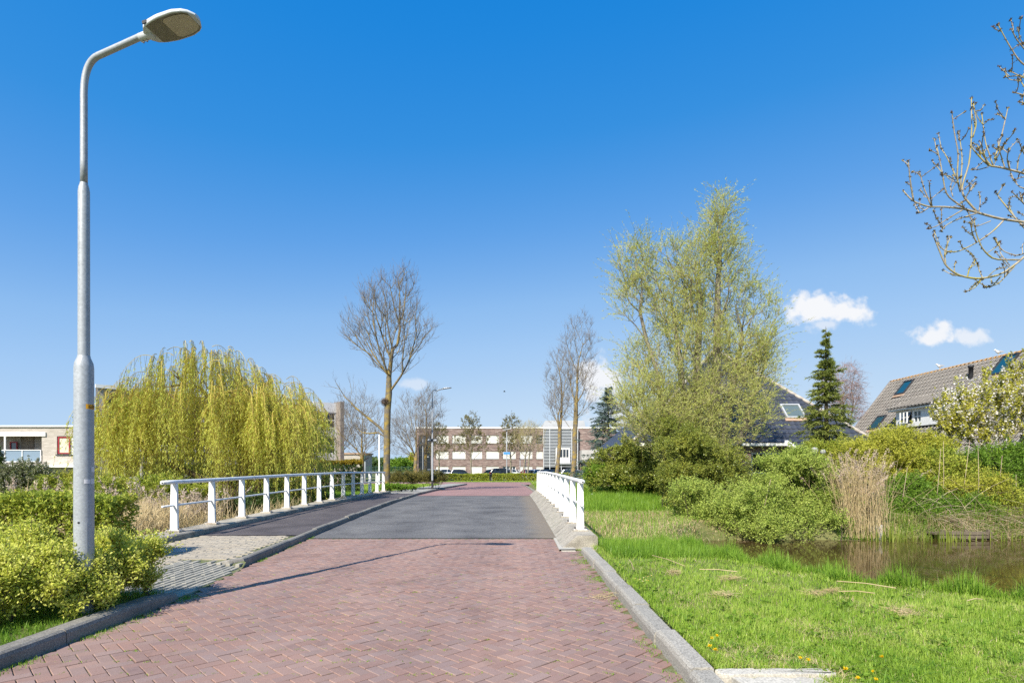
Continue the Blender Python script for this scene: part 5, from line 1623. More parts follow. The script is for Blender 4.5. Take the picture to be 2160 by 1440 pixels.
# ------------------------------------------------------------------ parked cars
def make_car(paint, kind='hatch'):
    L, Wd, H = {'hatch': (4.1, 1.74, 1.47), 'suv': (4.5, 1.84, 1.66), 'estate': (4.6, 1.8, 1.48)}[kind]
    def at_x(tab, x): return np.interp(x, [t[0] for t in tab], [t[1] for t in tab])
    h = H / 1.47
    belt = [(-.5, .62), (-.485, .80), (-.42, .92), (.1, .93), (.2, .92), (.44, .74), (.49, .62), (.5, .5)]
    body = MB(); rows = []
    for x in (-.5, -.487, -.46, -.4, -.25, -.05, .12, .22, .34, .44, .48, .495, .5):
        zt = at_x(belt, x) * h; hw = Wd / 2 * np.interp(abs(x), [0, .38, .46, .5], [1, .985, .93, .78])
        zb = .24
        rows.append([(x * L, -hw * .93, zb), (x * L, -hw, zb + .12), (x * L, -hw, zt * .72), (x * L, -hw * .93, zt), (x * L, 0, zt + .02), (x * L, hw * .93, zt), (x * L, hw, zt * .72), (x * L, hw, zb + .12), (x * L, hw * .93, zb), (x * L, 0, zb - .03), (x * L, -hw * .93, zb)])
    body.strip(rows)
    for rw in (rows[0], rows[-1]): body.add(np.array(rw), None, [(4, i, i + 1) for i in range(0, 10) if 4 not in (i, i + 1)])
    root = bpy.data.objects.new('parked_car', None); COL.objects.link(root)
    bo_ = body.build('body', 'paint_' + paint, root, True, local=True)
    rear = {'hatch': -.44, 'suv': -.47, 'estate': -.475}[kind]
    prof = [(rear - .01, .90 * h), (rear + .05, H - .12), (rear + .12, H - .02), (-.1, H), (.04, H - .03), (.10, H - .1), (.235, .92 * h)]
    gl = MB(); rows = []
    for x, z in prof:
        hwb = Wd / 2 * .90; k = np.interp(z, [.9 * h, H], [.98, .80]); zl = .9 * h
        rows.append([(x * L, -hwb, zl), (x * L, -Wd / 2 * k * .97, z - .03), (x * L, -Wd / 2 * k * .85, z), (x * L, Wd / 2 * k * .85, z), (x * L, Wd / 2 * k * .97, z - .03), (x * L, hwb, zl)])
    gl.strip(rows).build('windows', 'car_glass', root, True, local=True)
    rf_ = MB(); rows = []
    for x, z in prof[1:6]:
        k = np.interp(z, [.9 * h, H], [.98, .80])
        rows.append([(x * L, -Wd / 2 * k * .98, z - .07), (x * L, -Wd / 2 * k * .88, z + .012), (x * L, Wd / 2 * k * .88, z + .012), (x * L, Wd / 2 * k * .98, z - .07)])
    rf_.strip(rows).build('roof_panel', 'paint_' + paint, root, True, local=True)
    for s in (-1, 1):
        pl = MB()
        for x0, x1 in ((rear - .005, rear + .09), (-.06, -.06), (.235, .09)):
            z1 = H - .06
            pl.tube([(x0 * L, s * Wd / 2 * .905, .9 * h), (x1 * L, s * Wd / 2 * .81, z1)], .045, 5)
        pl.build('pillars', 'paint_' + paint, root, local=True)
        MB().obox((.17 * L, s * Wd / 2, .93 * h), (.16, 0, 0), (0, s * .16, 0), (0, 0, .11)).build('mirror', 'paint_' + paint, root, local=True)
        MB().obox((.445 * L, s * Wd * .36 - .13, .60 * h), (.18, 0, 0), (0, .26, 0), (0, 0, .12)).build('headlight', 'lamp_clear', root, local=True)
        MB().obox((-.505 * L, s * Wd * .38 - .12, .66 * h), (.12, 0, 0), (0, .24, 0), (0, 0, .2)).build('tail_light', 'lamp_red', root, local=True)
        for x in (-.31, .31):
            ty = MB().tube([(x * L, s * (Wd / 2 - .2), .31), (x * L, s * (Wd / 2 + .01), .31)], .31, 16).build('wheel', 'tyre', root, True, local=True)
            MB().tube([(x * L, s * (Wd / 2 - .05), .31), (x * L, s * (Wd / 2 + .02), .31)], .2, 12).build('rim', 'rim', ty, local=True)
    return root


def put_car(proto, label, px, Y, rz, z=0.0):
    c = proto
    c.location = ((px - CX) / F * Y, Y, z); c.rotation_euler = (0, 0, rz)
    tag(c, label, 'car', 'cars parked in front of the brick building')

put_car(make_car('white', 'estate'), 'white estate car parked behind the olive bush by the far lamp', 922, 100, .15)
put_car(make_car('white', 'hatch'), 'white hatchback just right of the white estate car', 943, 108, .5)
put_car(make_car('navy', 'hatch'), 'dark blue hatchback parked behind the longer clipped hedge', 973, 96, .2)
put_car(make_car('teal', 'hatch'), 'dark teal hatchback beside the gap between the hedges', 1036, 99, 2.7)
put_car(make_car('black', 'suv'), 'black off-road car left of the pole with the blue sign', 1061, 96, .12)
put_car(make_car('white', 'hatch'), 'white hatchback half hidden by the black off-road car', 1086, 108, -.4)
put_car(make_car('red', 'hatch'), 'red hatchback beside the slender leaning tree', 1112, 106, 2.2)
put_car(make_car('white', 'estate'), 'white car seen just above the far end of the right railing', 1134, 92, .9)
put_car(make_car('black', 'estate'), 'black estate car seen over the right railing', 1162, 92, .1)
put_car(make_car('silver', 'estate'), 'silver estate car between the two lichened tree trunks', 1213, 86, .06)

# ------------------------------------------------------------------ poles beyond the bridge
def pole(name, label, px, Y, top_py, rad, mat='galvanized', cat='pole', sign=None, z0=0.0):
    x = (px - CX) / F * Y; zt = CAMH - (top_py - HZ) / F * Y
    root = thing(name, label, cat, (x, Y, z0))
    MB().lathe([(rad, -.1), (rad, (zt - z0) * .5), (rad * .75, zt - z0), (0, zt - z0 + .01)], 10, (x, Y, z0)).build('shaft', mat, root, True)
    if sign == 'blue': MB().box(x - .45, x + .45, Y - rad - .05, Y - rad - .02, CAMH + 2.0, CAMH + 2.32).build('blue_sign', 'blue_sign', root); MB().obox((x - .5, Y - .3, zt - .1), (1.1, 0, .18), (0, .3, 0), (0, 0, .12)).build('lamp_head', 'grey_metal', root)
    if sign == 'solar': MB().obox((x - .25, Y - .2, zt - .2), (.6, 0, .35), (0, .5, 0), (0, 0, .06)).build('solar_panel', 'dark_metal', root)
    if sign == 'flat': MB().obox((x - .35, Y - .3, zt), (.7, 0, 0), (0, .6, 0), (0, 0, .15)).build('lamp_head', 'grey_metal', root)
    return root
pole('flag_pole', 'plain white pole left of the tall bare tree', 800, 52, 916, .07, 'white_paint')
pole('solar_lamp', 'slim lamp post with a small solar panel behind the railing', 770, 62, 968, .06, sign='solar', cat='street lamp')
pole('street_lamp', 'pale lamp post with a blue sign before the black car', 1069, 80, 906, .07, sign='blue', cat='street lamp')
pole('street_lamp', 'short lamp post beside the left corner of the brick building', 900, 90, 964, .07, sign='flat', cat='street lamp')
pole('sign_post', 'thin grey post near the slender leaning trees', 1097, 84, 962, .05)
pole('sign_post', 'thin grey post behind the leaning trees', 1109, 96, 950, .05)
pole('sign_post', 'grey post left of the pale forked trunk', 892, 92, 925, .06)
gf = thing('mesh_fence', 'green mesh fence far behind the tall bare tree', 'fence', (-20, 84, 0))
for i in range(9): MB().box(-22 + i * .95 - .03, -22 + i * .95 + .03, 84, 84.06, -.1, 2.0).build('post', 'fence_green', gf)
fmesh = MB()
for i in range(60): fmesh.box(-22 + i * .127, -22 + i * .127 + .022, 84.07, 84.085, .05, 1.9)
for k in range(5): fmesh.box(-22, -14.4, 84.06, 84.07, .1 + k * .44, .13 + k * .44)
fmesh.build('mesh_panel', 'fence_green', gf)
bol = thing('bollard', 'short dark post in the gap between the clipped hedges', 'bollard', (-2.72, 71, 0)); MB().lathe([(.09, -.1), (.09, .85), (.11, .86), (.11, .95), (0, .98)], 10, (-2.72, 71, 0)).build('shaft', 'dark_metal', bol, True)

# ------------------------------------------------------------------ hedges
hedge('clipped_hedge', 'longer clipped hedge across the far end of the road', (-11.2, 72.5), (-2.95, 72.5), 1.1, .95, -.05, 30000, .1, .07, 'leaf_hedge', 21, 'clipped hedges at the far end of the road')
hedge('clipped_hedge', 'clipped hedge right of the hedge gap, before the black car', (-2.4, 72.5), (3.2, 72.5), 1.1, .98, -.05, 20000, .1, .07, 'leaf_hedge', 22, 'clipped hedges at the far end of the road')
hedge('clipped_hedge', 'clipped hedge below the silver car at the grass verge', (3.6, 71.5), (12.5, 71.5), 1.1, .9, .1, 22000, .1, .07, 'leaf_hedge', 23, 'clipped hedges at the far end of the road')
hedge('clipped_hedge', 'leafy trimmed hedge behind the lamp post and yellow green shrub', (-10.8, 8.35), (-6.35, 9.25), .9, 1.08, .05, 52000, .055, .038, 'leaf_hedge', 24)
hedge('tall_hedge', 'tall dark hedge with golden top behind the left railing', (-15.5, 33.5), (-9.3, 35.0), 1.6, 2.15, -.1, 60000, .09, .05, 'leaf_dark', 25, top='gold_top')
hedge('tall_hedge', 'dark leafy hedge under the right side of the weeping willow', (-18.5, 29.0), (-11.0, 31.0), 1.4, 1.95, -.2, 46000, .09, .06, 'leaf_dark', 26)

# ------------------------------------------------------------------ left foreground shrub
shrub('yellow_shrub', 'bright yellow green shrub round the foot of the street lamp', 'shrub', (-4.6, 5.9, .1),
      [((-.75, -.05, .30), (.62, .65, .44)), ((.02, .52, .26), (.34, .42, .42)), ((-.45, -.62, .24), (.34, .42, .32)), ((-1.65, .1, .40), (.75, .85, .46)), ((.16, -.05, .22), (.24, .34, .34)), ((.14, .88, .26), (.24, .3, .40)), ((-.15, -.35, .22), (.32, .38, .34)), ((.22, .3, .18), (.2, .35, .32))],
      100000, .036, .021, 'leaf_gold_shrub', 31, stems=30, per=30, shoot=.22, rough=.24, upb=1.5, inner=.25, fine=True, zmin=-.95, sub=(90, .13))
# ------------------------------------------------------------------ weeping willow
def weeping_willow():
    r = np.random.default_rng(41)
    loc = np.array([-11.2, 23.6, -.25])
    root = thing('weeping_willow', 'weeping willow with long yellow green hanging shoots beside the bridge', 'tree', loc)
    tr = np.array([(0, 0, 0), (.05, .0, .7), (.1, .05, 1.4), (.15, 0, 2.0), (.2, 0, 2.6)])
    ells = [((-1.5, 0, 4.7), (3.0, 2.5, 2.35), .5), ((1.35, -.2, 4.0), (1.75, 2.0, 1.75), .3), ((-3.9, 0, 3.8), (1.6, 1.8, 1.7), .2)]
    tg = np.concatenate([in_ell(r, int(240 * s), np.array(c) - [0, 0, .25], np.array(rad) * .78, .3) for c, rad, s in ells]); tg = tg[tg[:, 2] > 2.2]
    arr, par, rad, deg = grow(r, tr, tg, .45, .7, .32, .022)
    mb = MB(); skeleton_mesh(r, mb, arr, par, rad, deg)
    for dx, dy, ex in ((.45, .2, 1.6), (-.4, .1, -1.7)):
        mb.tube([(dx, dy, -.3), (dx * 1.3, dy, 1.1), (dx + ex * .5, dy, 2.4), (dx + ex, dy, 3.9)], [.17, .14, .11, .06], 8, cap=False)
    mb.build('trunk', 'bark_willow', root, True, local=True)
    nf = 440
    which = r.choice(3, nf, p=[.46, .32, .22])
    cs = np.array([e[0] for e in ells]); rs = np.array([e[1] for e in ells])
    d = rdir(r, nf); d[:, 2] = np.abs(d[:, 2]) * .95 - .12; d = unit(d)
    st = cs[which] + d * rs[which] * np.where(r.uniform(0, 1, (nf, 1)) < .75, r.uniform(.8, 1.0, (nf, 1)), r.uniform(.4, .8, (nf, 1))) + r.normal(size=(nf, 3)) * .08
    out = unit(np.stack([d[:, 0], d[:, 1], np.zeros(nf)], 1) + r.normal(size=(nf, 3)) * [.5, .5, 0])
    gap = np.sin(st[:, 0] * 1.9 + .6) * np.sin(st[:, 2] * 1.6 + st[:, 1]) + r.normal(size=nf) * .3 > -.75
    st, out = st[gap], out[gap]; nf = len(st)
    reach = r.uniform(.35, 1.2, nf); rise = r.uniform(.02, .34, nf)
    tt = np.linspace(0, 1, 9)
    arcs = st[:, None, :] + out[:, None, :] * (reach[:, None] * tt)[..., None] + np.array([0, 0, 1.0]) * (rise[:, None] * np.sin(tt * 2.6)[None, :] * 1.15 - .95 * tt[None, :] ** 1.9)[..., None]
    tw0 = MB(); add_lines(tw0, arcs, .014, .35); tw0.build('arching_twigs', 'twig_gold', root, False, local=True)
    per = 13; n = nf * per
    st, _ = along(r, arcs, per, .12, 1.0)
    fo = np.repeat(out, per, 0); floor = np.repeat(r.uniform(-.4, 1.1, nf), per) + r.exponential(.65, n)
    Ls = np.clip(st[:, 2] - floor, .35, 5.0) * r.uniform(.38, 1.0, n)
    m = 6
    t = np.linspace(0, 1, m)
    sway = r.normal(size=(n, 2)) * .2 + fo[:, :2] * .12
    kick = r.uniform(0, .22, n)
    px_ = fo[:, None, :2] * (kick[:, None, None] * (1 - np.exp(-4 * t))[None, :, None]) + sway[:, None, :] * (t ** 1.5)[None, :, None] + (.05 * np.sin(t[None, :] * 8 + r.uniform(0, 6, (n, 1))))[..., None] * np.array([1, .6])
    pz = -Ls[:, None] * (t ** 1.12)[None, :]
    ln = st[:, None, :] + np.concatenate([px_, pz[..., None]], -1)
    tw = MB(); add_lines(tw, ln, r.uniform(.004, .007, n), .4)
    tw.build('hanging_shoots', 'twig_gold', root, False, local=True)
    lf = MB()
    pp, pd = along(r, ln, 20, .03, 1.0)
    pp += rdir(r, len(pp)) * .035
    dd = pd * .8 + rdir(r, len(pp)) * .75 + np.array([0, 0, -.35])
    add_leaves(lf, r, pp, dd, .115, .03, .2)
    lf.build('crown', 'leaf_weeping', root, False, local=True)
    # wispy shoots over the top
    return root
weeping_willow()

# ------------------------------------------------------------------ bare trees
def bt(label, px, Y, top_py, base_z, crown, base_r, seed, **kw):
    """crown: list of (px, py, half width px, half height px, share) on the photo"""
    x = (px - CX) / F * Y; zt = CAMH - (top_py - HZ) / F * Y
    ell = []
    for cx, cy, hw, hh, s in crown:
        p = P(cx, cy, Y); ell.append(((p[0] - x, kw.get('dy', 0), p[2] - base_z), (hw * Y / F, hw * Y / F * .9, hh * Y / F), s))
    kw.pop('dy', None)
    return bare_tree('bare_tree', label, (x, Y, base_z), zt - base_z, ell, base_r, seed=seed, **kw)

bt('tall bare tree with lichened trunk and a nest, at the left end of the bridge', 815, 36, 572, .08,
   [(818, 705, 92, 55, .40), (828, 640, 66, 58, .33), (852, 598, 26, 30, .07), (778, 618, 26, 28, .06), (830, 765, 55, 30, .10), (745, 690, 26, 40, .05), (893, 700, 25, 30, .04)], .21, 51, lean=(.30, 0), n=560, twigs=3, tw_len=.66, bf=.7, lead=.6, tw_r=.0065, tip_r=.011,
   limbs=[(np.array([P(px, py, 36) - np.array([-7.95, 36, .08]) for px, py in ((814, 918), (800, 900), (782, 886), (765, 872), (748, 858))]), .085, np.array([P(px, py, 36 + dy) - np.array([-7.95, 36, .08]) for px, py, dy in ((738, 846, 0), (728, 836, .2), (718, 820, .1), (708, 806, 0), (750, 838, -.3), (745, 820, .4), (738, 808, .2), (765, 850, .5), (768, 835, .3), (728, 852, -.4), (720, 842, -.6), (760, 862, -.5), (755, 880, .4), (740, 880, .2), (730, 872, .5), (775, 868, .6), (700, 815, .2), (772, 820, .2), (712, 832, .5))])),
          (np.array([P(px, py, 36) - np.array([-7.95, 36, .08]) for px, py in ((814, 922), (798, 912), (780, 914), (765, 912))]), .05, np.array([P(px, py, 36 + dy) - np.array([-7.95, 36, .08]) for px, py, dy in ((755, 906, .2), (745, 900, -.2), (750, 892, .4), (770, 902, .5), (760, 920, .2), (748, 915, .3), (778, 925, -.3), (765, 930, -.2))]))])
nest = thing('bird_nest', 'twiggy bird nest in the tall bare tree', 'nest', P(812, 847, 35.85))
r_ = np.random.default_rng(8)
nm_ = MB(); sp_ = in_ell(r_, 260, (0, 0, 0), (.2, .2, .14), .4)
add_twigs(nm_, sp_, np.cross(unit(sp_ + .001), rdir(r_, 260)), .26, .008, 2); nm_.build('twigs', 'nest_twig', nest, local=True)
bt('bare tree behind the golden topped hedge', 764, 62, 815, .0, [(755, 890, 62, 60, .7), (765, 930, 60, 35, .3)], .22, 52, n=420, twigs=3, tw_len=.85, fork=.16, tw_r=.009, group='bare trees beyond the bridge')
bt('bare tree between the tall tree and the brick building, leaning trunk', 877, 66, 825, .0, [(870, 890, 45, 62, .6), (845, 925, 35, 40, .4)], .23, 53, n=380, twigs=3, tw_len=.85, fork=.2, tw_r=.009, group='bare trees beyond the bridge')
bt('forked pale bare tree behind the far street lamp', 898, 70, 812, .0, [(905, 870, 33, 58, .7), (900, 915, 30, 30, .3)], .2, 54, n=360, twigs=3, tw_len=.85, fork=.2, tw_r=.009, group='bare trees beyond the bridge')
bt('bare tree at the end wall of the flats', 722, 72, 840, .0, [(720, 900, 40, 50, 1)], .2, 55, n=260, twigs=3, tw_len=.85, fork=.2, tw_r=.009, group='bare trees beyond the bridge')
bt('shorter of the two lichened trees before the glass front', 1173, 66, 728, .25, [(1183, 810, 34, 80, .8), (1170, 860, 28, 40, .2)], .23, 56, n=300, twigs=4, tw_len=.75, fork=.16, tw_r=.008, group='bare trees beyond the bridge', lean=(.6, 0))
bt('taller of the two lichened trees before the glass front', 1206, 62, 655, .25, [(1222, 745, 42, 85, .65), (1215, 830, 55, 55, .35)], .27, 57, n=400, twigs=4, tw_len=.75, fork=.15, tw_r=.008, group='bare trees beyond the bridge', lean=(.8, 0))
for lb, px, Y, top, hw, sd, nl in (('young olive leaved tree before the shutters, left of the hedge gap', 994, 92, 882, 40, 61, 5200), ('young olive leaved tree behind the pole with the blue sign', 1078, 92, 886, 38, 62, 5200), ('young olive leaved tree at the left corner of the brick building', 926, 95, 905, 34, 63, 3600)):
    cy = (top + 965) / 2
    bt(lb, px, Y, top, .0, [(px, cy - 18, hw * .55, (965 - top) * .42, .5), (px, cy + 12, hw, (965 - top) * .3, .5)], .13, sd, n=300, twigs=3, tw_len=.6, fork=.28, tw_r=.010, leaf='leaf_alder', leaf_n=nl, leaf_s=.17, bark='bark_grey', upb=.6, group='young trees in front of the brick building')
for lb, px, sd, ln_ in (('slender pale leaning tree left of the red car', 1102, 64, .9), ('slender pale leaning tree beside the red car', 1112, 65, .6)):
    bt(lb, px, 88, 880 + sd % 2 * 20, .0, [(px + 10, 925, 30, 35, 1)], .12, sd, n=200, twigs=4, tw_len=.7, fork=.22, tw_r=.009, lean=(ln_, 0), bark='bark_grey', twig='twig_willow', group='young trees in front of the brick building')
bt('reddish birch behind the spruce and the tiled house', 1778, 46, 752, .0, [(1775, 820, 42, 55, .7), (1790, 860, 32, 40, .3)], .16, 66, n=420, twigs=5, tw_len=.9, fork=.2, twig='twig_birch', upb=-.9, tw_r=.006, bark='bark_grey')

# ------------------------------------------------------------------ big willow on the right bank
def big_willow():
    r = np.random.default_rng(71)
    Y = 24.6
    x0 = (1478 - CX) / F * Y
    loc = np.array([x0, Y, .0])
    root = thing('tall_willow', 'tall many stemmed willow with fine yellow green leaves on the right bank', 'tree', loc)
    def E(px, py, hw, hh, s, dy=0, dep=.8): p = P(px, py, Y); return ((p[0] - x0, dy, p[2]), (hw * Y / F, hw * Y / F * dep, hh * Y / F), s)
    ells = [E(1522, 490, 30, 85, .09), E(1505, 600, 75, 110, .2), E(1420, 620, 62, 110, .17), E(1345, 575, 48, 70, .09), E(1330, 640, 30, 45, .03), E(1580, 700, 62, 110, .14), E(1450, 780, 130, 100, .28), E(1350, 810, 50, 95, .08), E(1600, 790, 42, 80, .07), E(1490, 890, 125, 75, .24, -.6), E(1440, 700, 90, 90, .07), E(1455, 570, 55, 70, .05), E(1545, 800, 85, 100, .09, -.5), E(1400, 890, 90, 75, .10, -.8), E(1350, 880, 60, 70, .09, -1.0), E(1430, 930, 90, 60, .07, -1.4)]
    tg = np.concatenate([in_ell(r, int(1150 * e[2]), e[0], e[1], .1) for e in ells])
    mb = MB(); sk = []
    stems = [((-.7, .1), (1345, 660), .15), ((-.35, -.2), (1415, 640), .2), ((.0, .25), (1470, 560), .21), ((.35, 0), (1520, 520), .24), ((.75, .2), (1570, 660), .18), ((-1.0, .3), (1330, 800), .10), ((1.0, -.1), (1610, 780), .12)]
    # assign targets to the nearest stem line
    lines = []
    for (sx, sy), (tx, ty), br in stems:
        e = P(tx, ty, Y) - loc; s = np.array([sx, sy, -.1])
        k = 8; t = np.linspace(0, 1, k)[:, None]
        lines.append(s + (e - s) * np.concatenate([t ** 1.25, t ** 1.25, t], 1) + r.normal(size=(k, 3)) * .07 * np.array([[1, 1, .3]]))
    dist = np.stack([np.min(np.linalg.norm(tg[:, None, :] - l[None, 2:], axis=2), axis=1) for l in lines], 1)
    own = dist.argmin(1)
    ends, dirs = [], []
    for i, l in enumerate(lines):
        t_ = tg[own == i]
        if len(t_) < 3: continue
        arr, par, rad, deg = grow(r, l, t_, .5, 1.0, stems[i][2] * .95, .009)
        skeleton_mesh(r, mb, arr, par, rad, deg)
        e = np.where((rad < .03) & (np.arange(len(arr)) > len(l)))[0]
        ends.append(arr[e]); dirs.append(unit(arr[e] - arr[par[e]]))
    mb.build('trunk', 'bark_grey', root, True, local=True)
    ends, dirs = np.concatenate(ends), np.concatenate(dirs)
    keep = (np.sin(ends[:, 0] * 2.1 + 1) * np.sin(ends[:, 2] * 1.7) * np.sin(ends[:, 1] * 2.3 + ends[:, 0]) + r.normal(size=len(ends)) * .35) > -.30
    ends, dirs = ends[keep], dirs[keep]
    tw = MB()
    rep = 6
    st = np.repeat(ends, rep, 0); pd = np.repeat(dirs, rep, 0)
    d = unit(pd * .5 + rdir(r, len(st)) * .6 + np.array([.05, 0, .45]))
    bend = np.tile([0, 0, -.15], (len(st), 1)) + rdir(r, len(st)) * .3
    ln = add_twigs(tw, st, d, r.uniform(.5, 1.35, len(st)), .0048, 2, bend)
    tw.build('twigs', 'twig_willow', root, False, local=True)
    lf = MB()
    pp, dd = along(r, ln, 12, .1, 1.0)
    pp += rdir(r, len(pp)) * .035
    add_leaves(lf, r, pp, dd * .9 + rdir(r, len(pp)) * .6, .095, .026, .3)
    lf.build('crown', 'leaf_willow', root, False, local=True)
    return root
big_willow()

# ------------------------------------------------------------------ conifers
def conifer(label, px, Y, top_py, base_z, half_px, mat, seed, dense=1.0, droop=.25, base_py=None, bare=0.0, nl=.14):
    r = np.random.default_rng(seed)
    x = (px - CX) / F * Y; H = CAMH - (top_py - HZ) / F * Y - base_z; R = half_px / F * Y
    root = thing('spruce_tree', label, 'conifer', (x, Y, base_z))
    tk = MB(); tk.tube([(0, 0, -.2), (.03, 0, H * .4), (0, .02, H * .8), (0, 0, H)], [.03 * H * .55, .012 * H, .006 * H, .006], 8, cap=False)
    fo, tw = MB(), MB()
    z = bare * H + .3
    while z < H * .95:
        t = (z - bare * H) / (H - bare * H)
        prof = R * (1 - t) ** 1.0 * np.interp(t, [0, .12, .3, 1], [.8, 1.0, 1.0, 1.0]) * r.uniform(.7, 1.2) + .03
        k = int(r.integers(4, 7))
        az = r.uniform(0, 6.28) + np.arange(k) * 6.28 / k + r.normal(size=k) * .25
        Ls = prof * r.uniform(.5, 1.25, k)
        d = np.stack([np.cos(az), np.sin(az), np.full(k, .15 + .5 * t)], 1)
        st = np.stack([np.zeros(k), np.zeros(k), np.full(k, z) + r.normal(size=k) * H * .016], 1)
        bend = np.tile([0, 0, -droop * 1.6 * (1 - t * .8)], (k, 1))
        ln = add_twigs(tw, st, d, Ls, .012, 4, bend)
        # side sprays
        per = max(5, int(13 * dense * prof / R + 4))
        sp, sd = along(r, ln, per, .12, 1.0)
        side = np.cross(sd, [0, 0, 1.0]) * np.where(r.uniform(0, 1, (len(sp), 1)) < .5, 1, -1)
        dd = unit(sd * .7 + side * .75 + rdir(r, len(sp)) * .3 + np.array([0, 0, -.12]))
        sl_ = add_twigs(tw, sp, dd, np.clip(prof * .42, .05, .5) * r.uniform(.6, 1.2, len(sp)), .005, 1, np.tile([0, 0, -.2], (len(sp), 1)))
        p3, d3 = along(r, np.concatenate([sl_]), int(11 * dense), .0, 1.0)
        add_leaves(fo, r, p3, d3 * .8 + rdir(r, len(p3)) * .65, nl, nl * .24, .2)
        z += H * .023 * r.uniform(.6, 1.4)
    # leader
    p3 = np.stack([np.zeros(40), np.zeros(40), np.linspace(H * .9, H * .96, 40)], 1)
    add_leaves(fo, r, p3, rdir(r, 40) + [0, 0, .8], nl * .7, nl * .16)
    tk.build('trunk', 'bark_dark', root, True, local=True); tw.build('branches', 'bark_dark', root, False, local=True); fo.build('crown', mat, root, False, local=True)
    return root
conifer('pointed green spruce between farmhouse and tiled house', 1742, 26.5, 688, -.05, 84, 'needle_green', 81, 1.5, .30)
conifer('blue grey spruce behind the bare lichened trees', 1283, 50, 812, .2, 92, 'needle_blue', 82, 1.3, .16, nl=.2)

# ------------------------------------------------------------------ bushes
def bush(name, label, Y, lobes, n, L, W, mat, seed, z0=-.1, cat='bush', group=None, depth=.7, **kw):
    """lobes: (px, py, half width px, half height px[, dY])"""
    c0 = P(lobes[0][0], lobes[0][1], Y); loc = np.array([c0[0], Y, z0])
    bl = []
    for lb in lobes:
        dY = lb[4] if len(lb) > 4 else 0.0
        p = P(lb[0], lb[1], Y + dY); s = (Y + dY) / F
        bl.append((p - loc, (lb[2] * s, lb[2] * s * depth, lb[3] * s)))
    return shrub(name, label, cat, loc, bl, n, L, W, mat, seed, group, **kw)

bush('leafy_bush', 'large rounded light green bush overhanging the pond', 18.6, [(1680, 1048, 92, 98), (1560, 1075, 120, 72, -.5), (1470, 1080, 70, 62), (1620, 1105, 150, 40, -.9), (1730, 1090, 45, 55, -.6), (1675, 1000, 55, 45, .2)],
     140000, .057, .036, 'leaf_bush', 91, z0=-.5, stems=30, per=26, shoot=.34, rough=.2, zmin=-.9, upb=.7, sub=(140, .29))
bush('holly_bush', 'dark bronze green bush at the foot of the tall willow', 21.0, [(1460, 985, 75, 70), (1420, 1035, 45, 55, -.6), (1510, 995, 60, 45, .6), (1435, 930, 50, 45, 1.0), (1520, 1020, 60, 40, -.3)], 80000, .06, .036, 'leaf_holly', 92, z0=-.2, per=26, shoot=.26, rough=.2, stems=20, sub=(60, .38))
bush('evergreen_bush', 'broad olive green bush below the blue grey spruce', 29, [(1300, 988, 50, 36), (1350, 975, 60, 52, -1.0), (1400, 965, 52, 60, -2.0), (1268, 1000, 26, 24, .5), (1440, 950, 50, 55, -2.5), (1330, 1012, 66, 28, -1.2), (1400, 1018, 60, 34, -2.5), (1285, 1012, 36, 24, -.3)], 95000, .09, .055, 'leaf_holly', 93, z0=.0, per=26, shoot=.32, rough=.2, stems=14, sub=(60, .45))
bush('green_bush', 'green bush at the left foot of the broad olive bush', 28.4, [(1262, 1006, 26, 24), (1325, 1018, 36, 22, -.8)], 26000, .075, .045, 'leaf_green', 94, z0=0.2, per=28, shoot=.3, stems=8)
bush('olive_bush', 'low olive bush beside the far footpath and lamp', 40.5, [(850, 1012, 32, 16), (895, 1012, 36, 15, .5), (920, 1010, 22, 14, 1.2)], 30000, .08, .035, 'leaf_alder', 95, z0=.05, per=28, shoot=.35, upb=1.0, stems=14)
bush('ground_cover', 'bright green leaves at the end of the left railing', 34.6, [(830, 1027, 24, 6), (860, 1029, 18, 4)], 8000, .07, .05, 'leaf_green', 96, z0=.05, per=24, shoot=.15, stems=4)
bush('yellow_bush', 'yellow green bush on the far bank before the tiled house', 22.5, [(1870, 955, 75, 50), (1930, 950, 55, 40, .5), (1810, 985, 45, 42, -.4), (1880, 1000, 90, 40, -.5)], 80000, .065, .04, 'leaf_yellow', 97, z0=-.1, per=26, shoot=.3, rough=.2, stems=20, sub=(60, .42))
bush('green_bush', 'dense bright green bush behind the jetty', 19.6, [(1915, 1055, 60, 45), (1960, 1075, 50, 32, -.2), (1880, 1090, 30, 30, -.3)], 50000, .06, .035, 'leaf_green', 98, z0=-.3, per=26, shoot=.24, rough=.18, stems=14, sub=(40, .34))
bush('bramble_bush', 'tangled yellowish bramble in the middle of the far bank', 20.6, [(2010, 1020, 55, 50), (1975, 990, 40, 40, .8), (2060, 1060, 45, 35, -.4)], 45000, .07, .045, 'leaf_hedge', 99, z0=-.2, per=22, shoot=.32, lump=.12, stems=26, rough=.22)
bush('green_bush', 'leafy green bush at the right edge under the blossom tree', 21.5, [(2110, 1000, 70, 60), (2170, 1040, 70, 60, -.6), (2090, 1050, 40, 40, -.8)], 60000, .065, .042, 'leaf_green', 100, z0=-.2, per=26, shoot=.3, rough=.2, stems=18, sub=(46, .42))
bush('flowering_bush', 'round dark bush with pale flowers below the balcony', 27, [(52, 1010, 52, 36), (15, 1020, 40, 30, -.5), (85, 1028, 30, 24)], 40000, .07, .045, 'hawthorn_flower', 101, z0=-.3, per=30, shoot=.25, stems=10)
bush('yellow_bush', 'low yellow bush left of the lamp post under the flats', 28, [(125, 1022, 40, 22), (180, 1018, 35, 25)], 24000, .06, .04, 'leaf_yellow', 102, z0=-.3, per=30, shoot=.25, stems=8)
bush('cypress', 'dark clipped cypress cut by the left edge of the photo', 30, [(-8, 978, 14, 38)], 9000, .06, .03, 'leaf_dark', 103, z0=-.2, per=24, shoot=.18, stems=3)
